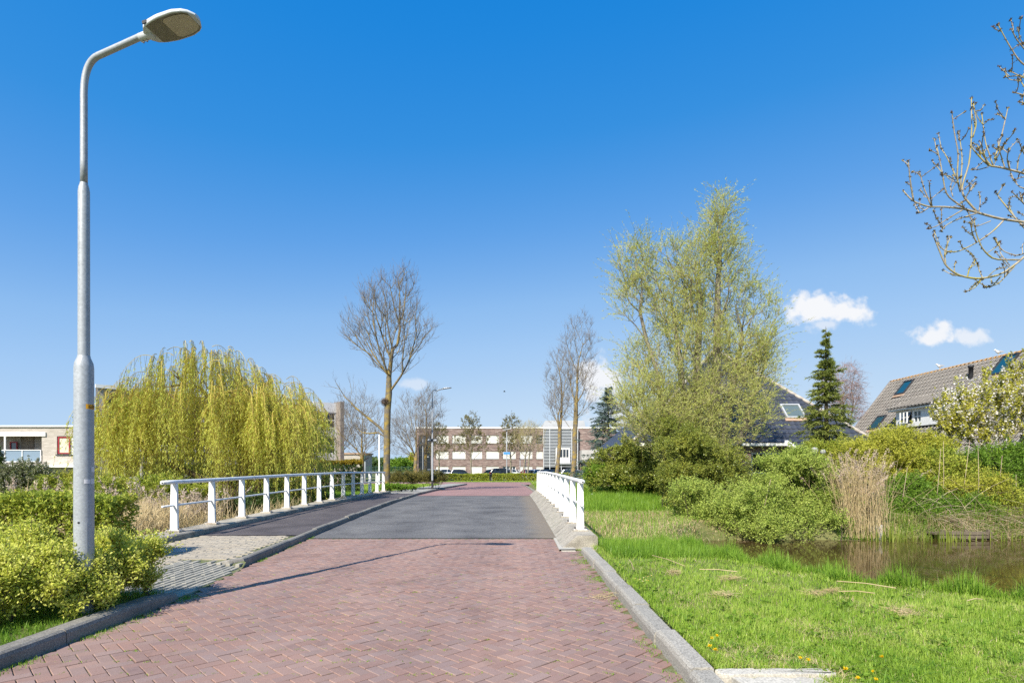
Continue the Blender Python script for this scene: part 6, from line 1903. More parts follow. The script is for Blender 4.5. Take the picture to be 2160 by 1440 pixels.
bush('wild_bush', 'green scrub under the weeping willow shoots', 21.5, [(560, 1070, 60, 28), (660, 1062, 50, 25, 2.0), (450, 1080, 60, 26)], 36000, .07, .04, 'leaf_dark', 104, z0=-.7, per=28, shoot=.3, stems=12)
bush('wild_bush', 'green scrub between trimmed hedge and weeping willow', 19.5, [(250, 1045, 90, 30), (380, 1050, 80, 30, .5), (140, 1040, 60, 26, 1.0)], 40000, .07, .042, 'leaf_hedge', 108, z0=-.6, per=24, shoot=.3, rough=.22, stems=12, sub=(40, .35))
bush('wild_bush', 'scrubby shrub beside the low conifer foot behind the reeds', 24.5, [(1765, 965, 40, 32), (1722, 958, 30, 26)], 22000, .06, .035, 'leaf_hedge', 105, z0=-.1, per=28, shoot=.28, stems=10)

bush('bank_scrub', 'low green scrub at the water below the bramble', 18.7, [(2035, 1085, 55, 34), (1985, 1100, 34, 24, -.2)], 26000, .06, .034, 'leaf_green', 106, z0=-.45, per=22, shoot=.34, rough=.25, stems=14)
bush('bank_scrub', 'green and brown scrub at the water by the right edge', 18.9, [(2125, 1080, 65, 42), (2175, 1100, 50, 34, -.4)], 30000, .06, .036, 'leaf_hedge', 107, z0=-.45, per=22, shoot=.34, rough=.25, stems=18)
bush('bank_scrub', 'ragged green scrub behind the jetty rail', 18.5, [(1905, 1095, 40, 30), (1950, 1085, 45, 34, .3)], 24000, .06, .035, 'leaf_green', 109, z0=-.4, per=22, shoot=.34, rough=.25, stems=14, sub=(30, .25))
bush('bank_scrub', 'yellowish scrub above the collapsed reeds', 19.2, [(2075, 1050, 60, 40), (2020, 1060, 40, 36, .2)], 26000, .06, .036, 'leaf_yellow', 112, z0=-.35, per=22, shoot=.34, rough=.25, stems=18, sub=(36, .28))
# blossom tree
def blossom_tree():
    r = np.random.default_rng(111)
    Y = 25.5; x0 = (2118 - CX) / F * Y; loc = np.array([x0, Y, -.05])
    root = thing('blossom_tree', 'cherry tree with bronze leaves and white blossom before the tiled house', 'tree', loc)
    def E(px, py, hw, hh, s): p = P(px, py, Y) - loc; return (p, (hw * Y / F, hw * Y / F * .8, hh * Y / F), s)
    ells = [E(2110, 880, 100, 85, .5), E(2020, 890, 55, 55, .2), E(2170, 840, 60, 80, .3)]
    tg = np.concatenate([in_ell(r, int(400 * e[2]), e[0], e[1], .1) for e in ells])
    tr = np.array([(0, 0, -.1), (.0, .0, .6), (-.05, 0, 1.1), (-.1, 0, 1.6)])
    arr, par, rad, deg = grow(r, tr, tg, .35, .8, .15, .009)
    mb = MB(); skeleton_mesh(r, mb, arr, par, rad, deg); mb.build('trunk', 'bark_grey', root, True, local=True)
    e = np.where((rad < .04) & (np.arange(len(arr)) > 4))[0]
    st = np.repeat(arr[e], 3, 0); d = unit(np.repeat(unit(arr[e] - arr[par[e]]), 3, 0) * .6 + rdir(r, len(st)) * .35 + [0, 0, .95])
    tw = MB(); ln = add_twigs(tw, st, d, r.uniform(.25, .95, len(st)), .008, 3); tw.build('twigs', 'bark_grey', root, local=True)
    lf, bm = MB(), MB()
    pp, dd = along(r, ln, 26, .0, 1.0); pp += rdir(r, len(pp)) * .06
    isb = np.repeat(r.uniform(0, 1, len(ln)) < .52, 26) & (np.tile(np.arange(26), len(ln)) % 3 != 0)
    add_leaves(lf, r, pp[~isb], dd[~isb] * .4 + rdir(r, (~isb).sum()), .12, .075, .3)
    q = pp[isb] + rdir(r, isb.sum()) * .05
    add_leaves(bm, r, q, rdir(r, len(q)), .085, .075, .6)
    lf.build('crown', 'leaf_bronze', root, local=True); bm.build('blossom', 'blossom', root, local=True)
blossom_tree()

# ------------------------------------------------------------------ ash branches at the top right
def ash_tree():
    r = np.random.default_rng(121)
    loc = np.array([8.7, 4.0, .05])
    root = thing('ash_tree', 'budding ash tree reaching in from the right edge', 'tree', loc)
    Y = 6.0
    tk, tw, bd = MB(), MB(), MB()
    def W(px, py, dy=0.0): return P(px, py, Y + dy) - loc
    tk.tube([(0, 0, -.3), (0, 0, .3), (.05, .02, 1.6), (.0, .05, 3.0), (-.1, .1, 4.4), (-.05, .2, 5.8), (.1, .3, 7.6)], [.26, .2, .175, .16, .13, .09, .03], 12, cap=False)
    limbs = [([(-.05, .05, 3.0), (-1.2, .5, 3.5), W(2300, 470), W(2175, 470)], .05, .028), ([(-.08, .08, 3.6), (-1.2, .5, 4.1), W(2280, 395), W(2175, 368)], .045, .026),
             ([(-.02, .03, 2.5), (-1.3, .4, 2.9), W(2280, 490), W(2185, 515)], .05, .03), ([(-.1, .1, 4.4), (-1.0, .5, 5.0), W(2270, 190), W(2180, 150)], .04, .02)]
    for p, a, b in limbs:
        p = np.array([np.asarray(q, float) for q in p])
        p[1:-1] += r.normal(size=(len(p) - 2, 3)) * .06
        for _ in range(3): p = np.concatenate([p[:1], np.stack([.75 * p[:-1] + .25 * p[1:], .25 * p[:-1] + .75 * p[1:]], 1).reshape(-1, 3), p[-1:]])
        tk.tube(p, np.linspace(a, b, len(p)), 8, cap=False)
        for q in (.2, .4, .55, .7):                                  # side shoots outside the frame
            c0 = p[int(q * len(p))]; e0 = c0 + np.array([-.25 + r.normal() * .2, r.normal() * .25, .5 + r.uniform(0, .5)])
            tw.tube([c0, (c0 + e0) / 2 + [-.08, .03, -.06], e0], [.014, .011, .006], 5, cap=False)
    br = [ # thickness start (px), points
        (7, [(2175, 470), (2110, 462), (2060, 448), (2032, 440), (1990, 436), (1960, 437), (1925, 425), (1905, 402)]),
        (5, [(1927, 425), (1920, 382), (1916, 340)]), (4, [(1965, 437), (1947, 392), (1940, 362)]), (4, [(1966, 436), (1962, 410), (1960, 383)]), (4, [(1958, 438), (1945, 448), (1935, 449)]),
        (5, [(2032, 438), (1995, 412), (1987, 360), (1976, 308)]), (6, [(2062, 448), (2032, 415), (2028, 395), (2045, 345), (2050, 280), (2049, 207)]), (4, [(2052, 290), (2060, 262), (2053, 218)]),
        (5, [(2026, 405), (2018, 375), (2022, 325), (2012, 275), (2008, 237)]), (4, [(2018, 378), (2002, 340), (1986, 313)]), (4, [(2026, 398), (2030, 330), (2022, 277)]), (4, [(2035, 420), (2050, 395), (2058, 385)]),
        (3, [(2065, 446), (2068, 425), (2066, 407)]), (3, [(2015, 380), (1998, 370), (1985, 368)]), (3, [(2010, 415), (2004, 395), (2012, 370)]),
        (6, [(2175, 370), (2112, 353), (2085, 350), (2058, 322), (2048, 308)]), (4, [(2095, 350), (2078, 300), (2071, 240)]), (5, [(2098, 335), (2112, 290), (2126, 228)]), (4, [(2100, 338), (2115, 308), (2126, 293)]), (4, [(2085, 350), (2070, 310), (2075, 280)]),
        (4, [(2120, 356), (2112, 330), (2106, 312)]), (4, [(2130, 358), (2124, 335), (2128, 315)]), (4, [(2145, 362), (2148, 335), (2155, 318)]), (3, [(2085, 352), (2065, 358), (2050, 357)]), (4, [(2090, 349), (2075, 330), (2064, 312)]),
        (7, [(2185, 515), (2158, 545), (2112, 580), (2062, 589), (2022, 581), (1995, 562), (1982, 530), (1969, 497)]), (5, [(2155, 548), (2095, 548), (2072, 525), (2058, 490), (2055, 463)]),
        (5, [(2116, 466), (2095, 488), (2060, 512), (2020, 532), (1992, 530), (1975, 510)]), (4, [(2112, 582), (2092, 605), (2075, 606)]), (4, [(2070, 590), (2055, 608), (2038, 614)]), (4, [(2140, 562), (2105, 600), (2080, 605)]),
        (4, [(2060, 512), (2050, 490), (2049, 475)]), (4, [(1995, 560), (1992, 530), (2005, 500)]), (4, [(2040, 586), (2045, 565), (2062, 555)]), (3, [(2075, 590), (2065, 570), (2063, 558)]), (3, [(2028, 583), (2005, 578), (1990, 570)]),
        (4, [(2060, 450), (2020, 462), (1995, 475), (1985, 488)]), (4, [(2032, 442), (1998, 462), (1975, 478), (1958, 482)]), (3, [(2090, 466), (2060, 478), (2045, 470)]),
        (5, [(2180, 150), (2150, 130), (2125, 90), (2105, 52)]), (4, [(2170, 115), (2145, 85), (2133, 62)]), (3, [(2172, 110), (2152, 85), (2147, 60)]), (4, [(2175, 165), (2145, 160), (2120, 163)]), (3, [(2160, 165), (2140, 155), (2130, 150)]), (4, [(2170, 205), (2150, 198), (2138, 195)]), (3, [(2165, 190), (2155, 175), (2152, 168)]), (4, [(2170, 222), (2155, 217), (2150, 214)]),
        (4, [(2175, 480), (2148, 470), (2130, 440), (2128, 428)]), (4, [(2170, 440), (2150, 420), (2135, 405)]), (4, [(2175, 385), (2160, 372), (2140, 380)]), (4, [(2175, 400), (2150, 395), (2132, 372)]), (5, [(2180, 500), (2150, 470), (2110, 420), (2100, 405)]), (4, [(2175, 530), (2145, 540), (2115, 530), (2098, 505)]), (4, [(2178, 345), (2160, 325), (2150, 300)]), (3, [(2130, 560), (2110, 535), (2108, 510)])]
    ex = []
    for th, pts in br:                                               # short side shoots on every branch
        if len(pts) < 3: continue
        for _ in range(2 if th >= 4 else 1):
            j = int(r.integers(1, len(pts))); p0 = np.array(pts[j], float) * .6 + np.array(pts[j - 1], float) * .4
            a_ = r.uniform(-2.6, -.5); l_ = r.uniform(14, 46); p2 = p0 + l_ * np.array([math.cos(a_), math.sin(a_)])
            ex.append((2.4, [tuple(p0), tuple((p0 + p2) / 2 + r.normal(size=2) * 4), tuple(p2)]))
    br = br + ex
    for k, (th, pts) in enumerate(br):
        q = np.array(pts, float); n = len(q)
        t = np.linspace(0, n - 1, 3 * n); i = np.clip(t.astype(int), 0, n - 2); f_ = t - i
        qs = np.stack([np.interp(t, np.arange(n), q[:, a]) for a in (0, 1)], 1)
        # soften the corners
        qs[1:-1] = .25 * qs[:-2] + .5 * qs[1:-1] + .25 * qs[2:]
        ph, am = r.uniform(0, 6), (.0 if th >= 6 else r.uniform(-.25, .25))
        c = np.array([W(a, b, am * j / len(qs)) for j, (a, b) in enumerate(qs)])
        rad = np.linspace(th, max(2.2, th * .5), len(c)) * .36 * Y / F
        (tk if th >= 6 else tw).tube(c, rad, 6 if th >= 5 else 5)
        # buds
        nb = max(1, int(len(c) * (.42 if th < 6 else .2)))
        for j in list(r.choice(np.arange(len(c) // 4, len(c)), min(nb, len(c) - len(c) // 4), replace=False)) + [len(c) - 1]:
            m_ = 9 if j == len(c) - 1 else 5
            pp = c[j] + rdir(r, m_) * .009
            add_leaves(bd, r, pp, rdir(r, m_) + [0, 0, .4], .019, .013, .3)
    tk.build('trunk', 'bark_ash', root, True, local=True); tw.build('crown', 'bark_ash', root, True, local=True); bd.build('buds', 'bud_mix', root, False, local=True)
leafmat('bud_mix', [(.06, .035, .03), (.12, .07, .04), (.30, .24, .05), (.09, .05, .04)], .15)
ash_tree()

# ------------------------------------------------------------------ reeds
def reed_bed(name, label, pts, h, seed, plume=.6, leafy=3, group=None, lean=.12, mat='straw', rad=.006, plume_s=1.0):
    """pts: ground points (n, 3)"""
    r = np.random.default_rng(seed); n = len(pts)
    o0 = pts.mean(0); root = thing(name, label, 'reeds', o0, group); p = pts - o0
    st, pl = MB(), MB()
    az = r.uniform(0, 6.28, n); k = np.abs(r.normal(size=n)) * lean
    d = np.stack([np.cos(az) * k, np.sin(az) * k, np.ones(n)], 1)
    H = np.broadcast_to(h, (n,)) * r.uniform(.72, 1.08, n)
    ln = add_twigs(st, p, d, H, rad, 3, np.stack([np.cos(az), np.sin(az), -np.full(n, .2)], 1) * (k * .8)[:, None])
    if leafy:
        pp, dd = along(r, ln, leafy, .1, .85)
        add_leaves(st, r, pp, dd * .7 + rdir(r, len(pp)) * .6, .34, .016, .2)
    s_o = st.build('stalks', mat, root, False, local=True)
    if plume:
        sel = np.where(r.uniform(0, 1, n) < plume)[0]
        tip = ln[sel, -1]; td = unit(ln[sel, -1] - ln[sel, -2])
        pe = np.repeat(tip, 26, 0); de = np.repeat(td, 26, 0)
        t = r.uniform(-.18, .14, (len(pe), 1)) * plume_s
        drp = np.repeat(np.stack([np.cos(az[sel]), np.sin(az[sel]), np.full(len(sel), -.3)], 1), 26, 0)
        pe = pe + de * t + rdir(r, len(pe)) * .03 * plume_s + drp * np.clip(t + .1, 0, 1) * .3
        add_leaves(pl, r, pe, de * .7 + rdir(r, len(pe)) * .6 + drp * .3, .07 * plume_s, .022 * plume_s, .2)
        pl.build('plumes', 'reed_plume', root, False, local=True)
    return root


def scatter(r, n, x0, x1, y0, y1, zf=None):
    x, y = r.uniform(x0, x1, n), r.uniform(y0, y1, n)
    z = ground_z(x, y) if zf is None else zf(x, y)
    return np.stack([x, y, z], 1)

r = np.random.default_rng(131)
def zr(x, y): return np.maximum(ground_z(x, y), WATER_Z - .2)
reed_bed('reed_bed', 'plumed dry reeds behind the trimmed hedge at the left', scatter(r, 1050, -15.5, -8.3, 12.8, 15.2, zr), 1.3, 132, .4)
reed_bed('reed_bed', 'dry reeds below the near end of the left railing', scatter(r, 750, -9.2, -7.5, 10.6, 13.4, zr), .85, 133, 0)
reed_bed('reed_bed', 'plumed reeds left of the railing under the willow', scatter(r, 520, -10.4, -8.0, 13.4, 16.5, zr), 1.35, 134, .5)
reed_bed('reed_bed', 'long strip of low dry reeds behind the left railing', scatter(r, 600, -10.0, -7.9, 16.5, 24.0, zr), .8, 139, 0)
pr = scatter(r, 330, 10.1, 11.45, 17.15, 18.2, lambda x, y: np.full(x.shape, -.5))
reed_bed('reed_clump', 'tall upright clump of straw coloured reeds beside the light green bush', pr, 2.45, 135, .25, 1, lean=.13, rad=.0075)
# broken, leaning reeds on the far bank
def tangle(name, label, n, x0, x1, y0, y1, length, seed, arch=.8, mat='dead_stalk', rad=.006, up=.7):
    r = np.random.default_rng(seed)
    p = scatter(r, n, x0, x1, y0, y1, zr); o0 = p.mean(0); root = thing(name, label, 'dead stalks', o0)
    az = r.uniform(0, 6.28, n); d = np.stack([np.cos(az), np.sin(az), np.abs(r.normal(size=n)) * up + .1], 1)
    b = np.stack([np.cos(az) * .4, np.sin(az) * .4, -np.full(n, arch) * r.uniform(.2, 1.2, n)], 1)
    mb = MB(); add_twigs(mb, p - o0, d, length * r.uniform(.4, 1.2, n), rad, 4, b); mb.build('stalks', mat, root, local=True)
tangle('fallen_reeds', 'collapsed heap of dry reeds beside the jetty', 420, 13.1, 14.4, 17.4, 18.4, .95, 141, 1.0)
tangle('dead_undergrowth', 'brown dead stems leaning over the water at the right edge', 900, 15.0, 19.5, 17.3, 19.2, 1.5, 142, .8, up=.8)
tangle('dead_undergrowth', 'grey dead twigs trailing under the light green bush', 260, 5.8, 10.0, 16.6, 17.2, .6, 143, .7, rad=.005)
tangle('dead_undergrowth', 'bent dead stalks between reed clump and bramble', 110, 11.6, 15.5, 17.8, 19.5, 1.9, 144, .45, up=1.5, rad=.008)
r = np.random.default_rng(145)
for lb, px, Y, top in (('tall dead stalk before the yellow bush, the first right of the reed clump', 1968, 19, 945), ('tall forked dead stalk in front of the bramble', 1985, 19.2, 930), ('tall pale dead stalk beside the forked one', 2020, 19.2, 928), ('long slanting dead stalk under the blossom tree', 2060, 18.8, 945), ('thin dead stalk above the light green bush', 1600, 17.2, 1010), ('pale dead stalk right of the long slanting one', 2095, 18.9, 960), ('short dead stalk beside the right edge', 2138, 18.8, 1000), ('dead stalk just right of the reed clump, leaning right', 1892, 18.3, 985)):
    b = P(px, 1090, Y); t = P(px + r.uniform(-4, 30), top, Y); root = thing('dead_stalk', lb, 'stalk', b)
    MB().tube([(0, 0, -.4), (t - b) * .5 + [.05, 0, 0], t - b], [.010, .008, .005], 6).build('stem', 'dead_stalk', root, True, local=True)

# iris leaves, jetty and things at the water's edge
def iris(label, x0, x1, y0, y1, n, h, seed):
    r = np.random.default_rng(seed); p = scatter(r, n, x0, x1, y0, y1, lambda x, y: np.full(x.shape, WATER_Z - .05)); o0 = p.mean(0)
    root = thing('iris_clump', label, 'water plant', o0); mb = MB(); add_blades(mb, r, p - o0, h, .03, .1, .1); mb.build('leaves', 'iris_leaf', root, local=True)
iris('fresh green iris leaves standing in the water before the reed clump', 10.6, 13.2, 16.5, 17.2, 130, .42, 151)
iris('few thin green water plants before the jetty', 13.2, 15.6, 16.6, 17.1, 34, .34, 152)
jet = thing('jetty', 'low dark wooden jetty edge at the far bank', 'jetty', (14, 17.2, WATER_Z))
for k in range(2): MB().box(12.9, 14.5, 17.15 + k * .02, 17.2 + k * .02, -.5 + k * .11, -.41 + k * .11).build('plank', 'jetty_wood', jet)
for x in (13.0, 13.7, 14.4): MB().box(x, x + .09, 17.21, 17.3, -.9, -.25).build('post', 'jetty_wood', jet)
MB().box(12.85, 14.6, 17.3, 17.7, -.40, -.35).build('deck', 'jetty_wood', jet)
bk = thing('metal_barrier', 'low dark metal rail behind the jetty under the green bush', 'rail', (12.8, 18.4, -.3))
MB().tube([(12.1, 18.4, .12), (13.55, 18.3, .02)], .03, 8).build('rail', 'dark_metal', bk, True); MB().box(13.52, 13.58, 18.27, 18.33, -.45, .25).build('post', 'dark_metal', bk); MB().box(12.1, 12.16, 18.37, 18.43, -.45, .2).build('post', 'dark_metal', bk)
MB().box(12.2, 13.5, 18.5, 18.56, -.4, -.05).build('board', 'jetty_wood', bk)
wb = thing('white_board', 'small white board fence at the foot of the reed clump', 'board', (11.0, 17.1, -.5))
for i in range(5): MB().box(10.95 + i * .085, 11.02 + i * .085, 17.42, 17.45, -.55, -.12 - .05 * (i % 2)).build('slat', 'white_board', wb)
for k, (px, py, Y, rad_, lb) in enumerate(((1718, 950, 21.5, .135, 'larger pale garden ball above the light green bush'), (1736, 953, 21.8, .10, 'smaller pale garden ball right of the larger one'))):
    c = P(px, py, Y); root = thing('garden_ball', lb, 'ornament', c)
    MB().lathe([(.001, -rad_)] + [(rad_ * math.cos(a), rad_ * math.sin(a)) for a in np.linspace(-1.4, 1.4, 9)] + [(.001, rad_)], 16).build('ball', 'stone_pale', root, True, local=True)
    MB().lathe([(.02, -2.0), (.02, -rad_ * .9)], 6).build('stake', 'dark_metal', root, local=True)

# ------------------------------------------------------------------ grass
def grass(name, label, pts, h, w, mat, seed, lean=.45):
    r = np.random.default_rng(seed); mb = MB(); h = np.broadcast_to(h, (len(pts),)); w = np.broadcast_to(w, (len(pts),)); nr_ = pts[:, 1] < 5.4
    add_blades(mb, r, pts[nr_], h[nr_], w[nr_], lean); add_blades(mb, r, pts[~nr_], h[~nr_], w[~nr_], lean, .35, True)
    o = mb.build(name, mat); o['kind'] = 'stuff'; o['label'] = label; o['category'] = 'grass'
    return o

r = np.random.default_rng(161)
def lawn_pts(n, y0, y1):
    y = 1 / r.uniform(1 / y1, 1 / y0, n); x = r.uniform(1.50, 1.50 + (y * 1.15 - .9).clip(.5, 12), n)
    sd = poly_sd(x, y, POND)
    k = (sd > .1) & ~((y < 4.27 + .05 * np.sin(x * 23)) & (x < 2.26 + .08 * np.sin(y * 17) + .06 * r.normal(size=n)) & (x > 1.5)) 
    x, y, sd = x[k], y[k], sd[k]
    return np.stack([x, y, ground_z(x, y) - .01], 1), sd
pts, sd = lawn_pts(235000, 3.4, 13.2)
tone = np.sin(pts[:, 0] * 1.9 + 2 * np.sin(pts[:, 1] * 1.3)) * np.sin(pts[:, 1] * 2.3 + pts[:, 0])
clump = .5 + .5 * np.sin(pts[:, 0] * 5.1 + np.sin(pts[:, 1] * 4.3) * 1.7) * np.sin(pts[:, 1] * 3.7 + pts[:, 0] * 1.9)
hh = .05 + .035 * clump + .09 * smooth01((.75 - sd) / .6)
hh *= np.interp(pts[:, 1], [3.6, 13], [.95, 1.1])
grass('lawn_grass', 'mown bright green grass between road kerb and pond', pts, hh, .0055 * np.interp(pts[:, 1], [3.6, 12], [.9, 1.7]), 'grass_lawn', 162, .55)
pq = lawn_pts(46000, 3.8, 12.0)[0]; tq = np.sin(pq[:, 0] * 9.1 + 3 * np.sin(pq[:, 1] * 5.3)) * np.sin(pq[:, 1] * 8.7 - pq[:, 0] * 3.1); pq = pq[tq > .45]
grass('lawn_tufts', 'darker longer grass tufts in the mown lawn', pq, .10, .007, 'grass_tall', 177, .9)
pq = lawn_pts(26000, 3.8, 12.0)[0]; tq = np.sin(pq[:, 0] * 3.3 + 1) * np.sin(pq[:, 1] * 2.9 + pq[:, 0] * .7); pq = pq[(tq > .25) | (r.uniform(0, 1, len(pq)) < .12)]
grass('lawn_thatch', 'dry pale cut blades lying in the mown lawn', pq + [0, 0, .015], .06, .004, 'straw', 178, 1.6)
pq = lawn_pts(900, 3.6, 12.0)[0]; wq = np.repeat(pq, 7, 0) + r.normal(size=(len(pq) * 7, 3)) * [.012, .012, 0] + [0, 0, .03]
wm = MB(); add_leaves(wm, r, wq, rdir(r, len(wq)) * [1, 1, .3] + [0, 0, .25], .055, .03, 1.5, True)
o = wm.build('lawn_weeds', 'leaf_green'); o['kind'] = 'stuff'; o['label'] = 'broad leaved weeds among the mown grass'; o['category'] = 'weeds'
# tufts along the pond edge and behind the edge beam
pe = scatter(r, 170000, 1.7, 8.5, 6.0, 13.2); s_ = poly_sd(pe[:, 0], pe[:, 1], POND); pe = pe[(s_ > .22) & (s_ < .9)]
tuft = np.sin(pe[:, 0] * 7.3 + pe[:, 1] * 3.1) * np.sin(pe[:, 1] * 6.1 - pe[:, 0] * 2.2)
pe, tuft = pe[tuft > -.15], tuft[tuft > -.15]
grass('bank_grass', 'taller grass tufts along the near pond edge', pe, .13 + .22 * np.clip(tuft, 0, 1), .010, 'grass_tall', 163, .55)
pv = scatter(r, 14000, 1.72, 4.6, 9.6, 12.6); pv = pv[poly_sd(pv[:, 0], pv[:, 1], POND) > .1]
grass('bank_grass', 'lush grass beside the near end of the right edge beam', pv, .2, .008, 'grass_tall', 164, .5)
# verge right of the bridge: straw slope then tall grass
ps = scatter(r, 26000, 1.75, 7.0, 12.6, 21.5); ps = ps[poly_sd(ps[:, 0], ps[:, 1], POND) > .05]
grass('dry_grass', 'dry straw coloured cut grass on the bank right of the railing', ps, .10, .012, 'straw', 165, 1.3)
pg = ps[r.uniform(0, 1, len(ps)) < .28]
grass('verge_grass', 'green grass sprouting through the straw on the bank', pg, .2, .012, 'grass_tall', 166, .4)
pt_ = scatter(r, 70000, 1.75, 14.0, 20.5, 33.0)
grass('verge_grass', 'tall green grass on the verge right of the bridge', pt_, .30, .016, 'grass_tall', 167, .4)
pf = scatter(r, 40000, 1.75, 16.0, 33.0, 70.0)
grass('verge_grass', 'short daisy strewn grass behind the right railing', pf, .14, .03, 'grass_lawn', 168, .5)
pb_ = scatter(r, 30000, 9.8, 24.0, 17.1, 20.5); pb_ = pb_[poly_sd(pb_[:, 0], pb_[:, 1], POND) > .02]
grass('bank_grass', 'rough grass on the far pond bank', pb_, .42, .013, 'grass_tall', 175, .7)
pb_ = scatter(r, 22000, 10.8, 24.0, 17.1, 20.0); pb_ = pb_[poly_sd(pb_[:, 0], pb_[:, 1], POND) > -.05]
grass('dry_grass', 'matted straw along the far pond bank', pb_, .34, .011, 'straw', 176, 1.5)
# left: under the shrub, beside the railing, far verge
pl = scatter(r, 16000, -6.3, -4.27, 3.4, 7.0, lambda x, y: np.full(x.shape, .075))
grass('verge_grass', 'grass under the yellow green shrub behind the dark kerb', pl, .085, .006, 'grass_tall', 169, .6)
pl2 = scatter(r, 30000, -12.5, -7.42, 19.0, 36.0); pl2 = pl2[pl2[:, 2] > -.5]
grass('verge_grass', 'green grass below the left railing', pl2, .2, .018, 'grass_tall', 170, .5)
pl3 = scatter(r, 12000, -14, -6.3, 36.0, 57.0)
grass('verge_grass', 'grass strip beside the far footpath', pl3, .12, .03, 'grass_lawn', 171, .5)
pk = scatter(r, 12000, -4.2 - 12, 14, 68.2, 72.0, lambda x, y: np.zeros(x.shape))
grass('verge_grass', 'grass at the foot of the clipped hedges', pk, .12, .04, 'grass_lawn', 172, .5)
# weeds in joints and along the kerbs
def weeds(n, xf, y0, y1, seed, spread=.06, zf=None):
    r = np.random.default_rng(seed); y = r.uniform(y0, y1, n); m = np.sin(y * 6.3 + seed) * np.sin(y * 2.1) + .3 * r.normal(size=n); y = y[m > .1]
    x = xf(y) + r.normal(size=len(y)) * spread; return np.stack([x, y, (road_z(y) - .004 if zf is None else zf(x, y))], 1)
pw = np.concatenate([weeds(2600, lambda y: np.full(y.shape, -4.03), 3.2, 7.2, 1), weeds(1400, lambda y: left_edge(y) + .03, 9.4, 13.2, 2, .04), weeds(3600, lambda y: np.full(y.shape, 1.22), 7.5, 12.7, 3, .10), weeds(900, lambda y: np.full(y.shape, 1.22), 4.0, 7.5, 4, .05)])
grass('joint_weeds', 'small weeds growing along the kerbs and brick joints', pw, .03, .006, 'grass_tall', 173, .9)
it = np.array(items); it = it[it[:, 1] < 9.0]; NM = 1500; sel = r.choice(len(it), NM)
ca, sa = np.cos(it[sel, 3]), np.sin(it[sel, 3]); ex = np.stack([it[sel, 0] + ca * .104 - sa * r.uniform(-.05, .05, NM), it[sel, 1] + sa * .104 + ca * r.uniform(-.05, .05, NM), it[sel, 2] - .006], 1)
mo = np.repeat(ex, 8, 0) + r.normal(size=(NM * 8, 3)) * [.011, .011, 0]; mo = mo[(mo[:, 0] < RK - .05) & (mo[:, 0] > -4.0)]
grass('joint_moss', 'tiny moss tufts in the joints of the brick road', mo, .013, .006, 'grass_lawn', 174, 1.0)

# flowers in the lawn
def dandelion_proto():
    root = bpy.data.objects.new('dandelion', None); COL.objects.link(root)
    r = np.random.default_rng(181); fl = MB(); n = 60
    az = r.uniform(0, 6.28, n); el = r.uniform(.05, 1.3, n)
    d = np.stack([np.cos(az) * np.cos(el), np.sin(az) * np.cos(el), np.sin(el)], 1)
    add_leaves(fl, r, np.tile([0, 0, .075], (n, 1)), d, .026, .008, .2); fl.build('flower_head', 'dandelion_yellow', root, local=True)
    MB().tube([(0, 0, -.02), (.004, 0, .04), (0, 0, .077)], .003, 5).build('stem', 'leaf_green', root, local=True)
    lv = MB(); a = np.arange(7) * .9; add_leaves(lv, r, np.zeros((7, 3)), np.stack([np.cos(a), np.sin(a), np.full(7, .35)], 1), .1, .022, 1.0); lv.build('leaf_rosette', 'leaf_green', root, local=True)
    return root
pro = dandelion_proto()
def glob(px, py, z=.12):
    Y = F * (CAMH - z) / (py - HZ); return P(px, py, Y)
dl = [(1513, 1345, 'dandelion farthest from the camera, near the road kerb'), (1509, 1375, 'largest dandelion of the cluster near the road kerb'), (1497, 1367, 'small dandelion just above the largest one in the kerb cluster'), (1443, 1382, 'dandelion touching the road kerb'),
      (1688, 1393, 'left dandelion of the pair just beyond the slab strip'), (1705, 1397, 'right dandelion of the pair just beyond the slab strip'), (1860, 1390, 'dandelion standing alone in the lawn right of the slab'), (1783, 1416, 'large dandelion right of the slab near the bottom edge'),
      (1809, 1435, 'dandelion cut by the bottom edge of the photo'), (1848, 1438, 'rightmost dandelion at the bottom edge of the photo'), (1502, 1350, 'dandelion just left of the farthest one'), (1841, 1421, 'tiny orange yellow dandelion bud right of the slab')]
for i, (px, py, lb) in enumerate(dl):
    o = pro if i == 0 else copy_tree(pro)
    p = glob(px, py); o.location = (p[0], p[1], float(ground_z(p[0], p[1])) - .0); o.rotation_euler = (0, 0, i * 1.3); k_ = .45 if 'tiny' in lb else (.95 if 'arge' in lb else .72); o.scale = (k_, k_, .8)
    tag(o, lb, 'flower', 'dandelions in the lawn')
def daisy_proto():
    root = bpy.data.objects.new('daisy', None); COL.objects.link(root); r = np.random.default_rng(182); pm_ = MB(); a = np.arange(12) * PI / 6
    add_leaves(pm_, r, np.tile([0, 0, .08], (12, 1)), np.stack([np.cos(a), np.sin(a), np.full(12, .15)], 1), .016, .007, 3.0); pm_.build('petals', 'petal_white', root, local=True)
    MB().lathe([(.006, .078), (.005, .084), (0, .086)], 8).build('centre', 'dandelion_yellow', root, local=True); MB().tube([(0, 0, 0), (0, 0, .08)], .0018, 4).build('stem', 'leaf_green', root, local=True)
    return root
dp = daisy_proto()
for i, (px, py) in enumerate([(1297, 1197), (1302, 1202), (1306, 1193), (1284, 1194), (1342, 1223), (1352, 1224), (1358, 1221), (1362, 1226), (1365, 1219), (1347, 1226), (1369, 1228), (1376, 1217), (1575, 1241), (1355, 1228)]):
    o = dp if i == 0 else copy_tree(dp); p = glob(px, py, .16); o.location = (p[0], p[1], float(ground_z(p[0], p[1])) + .03); o.rotation_euler = (.15, 0, i)
    tag(o, 'white daisy of the small group beside the kerb' if i < 4 else ('lone white daisy in the middle of the lawn' if i == 12 else 'white daisy of the larger group in the lawn'), 'flower', 'daisies in the lawn')
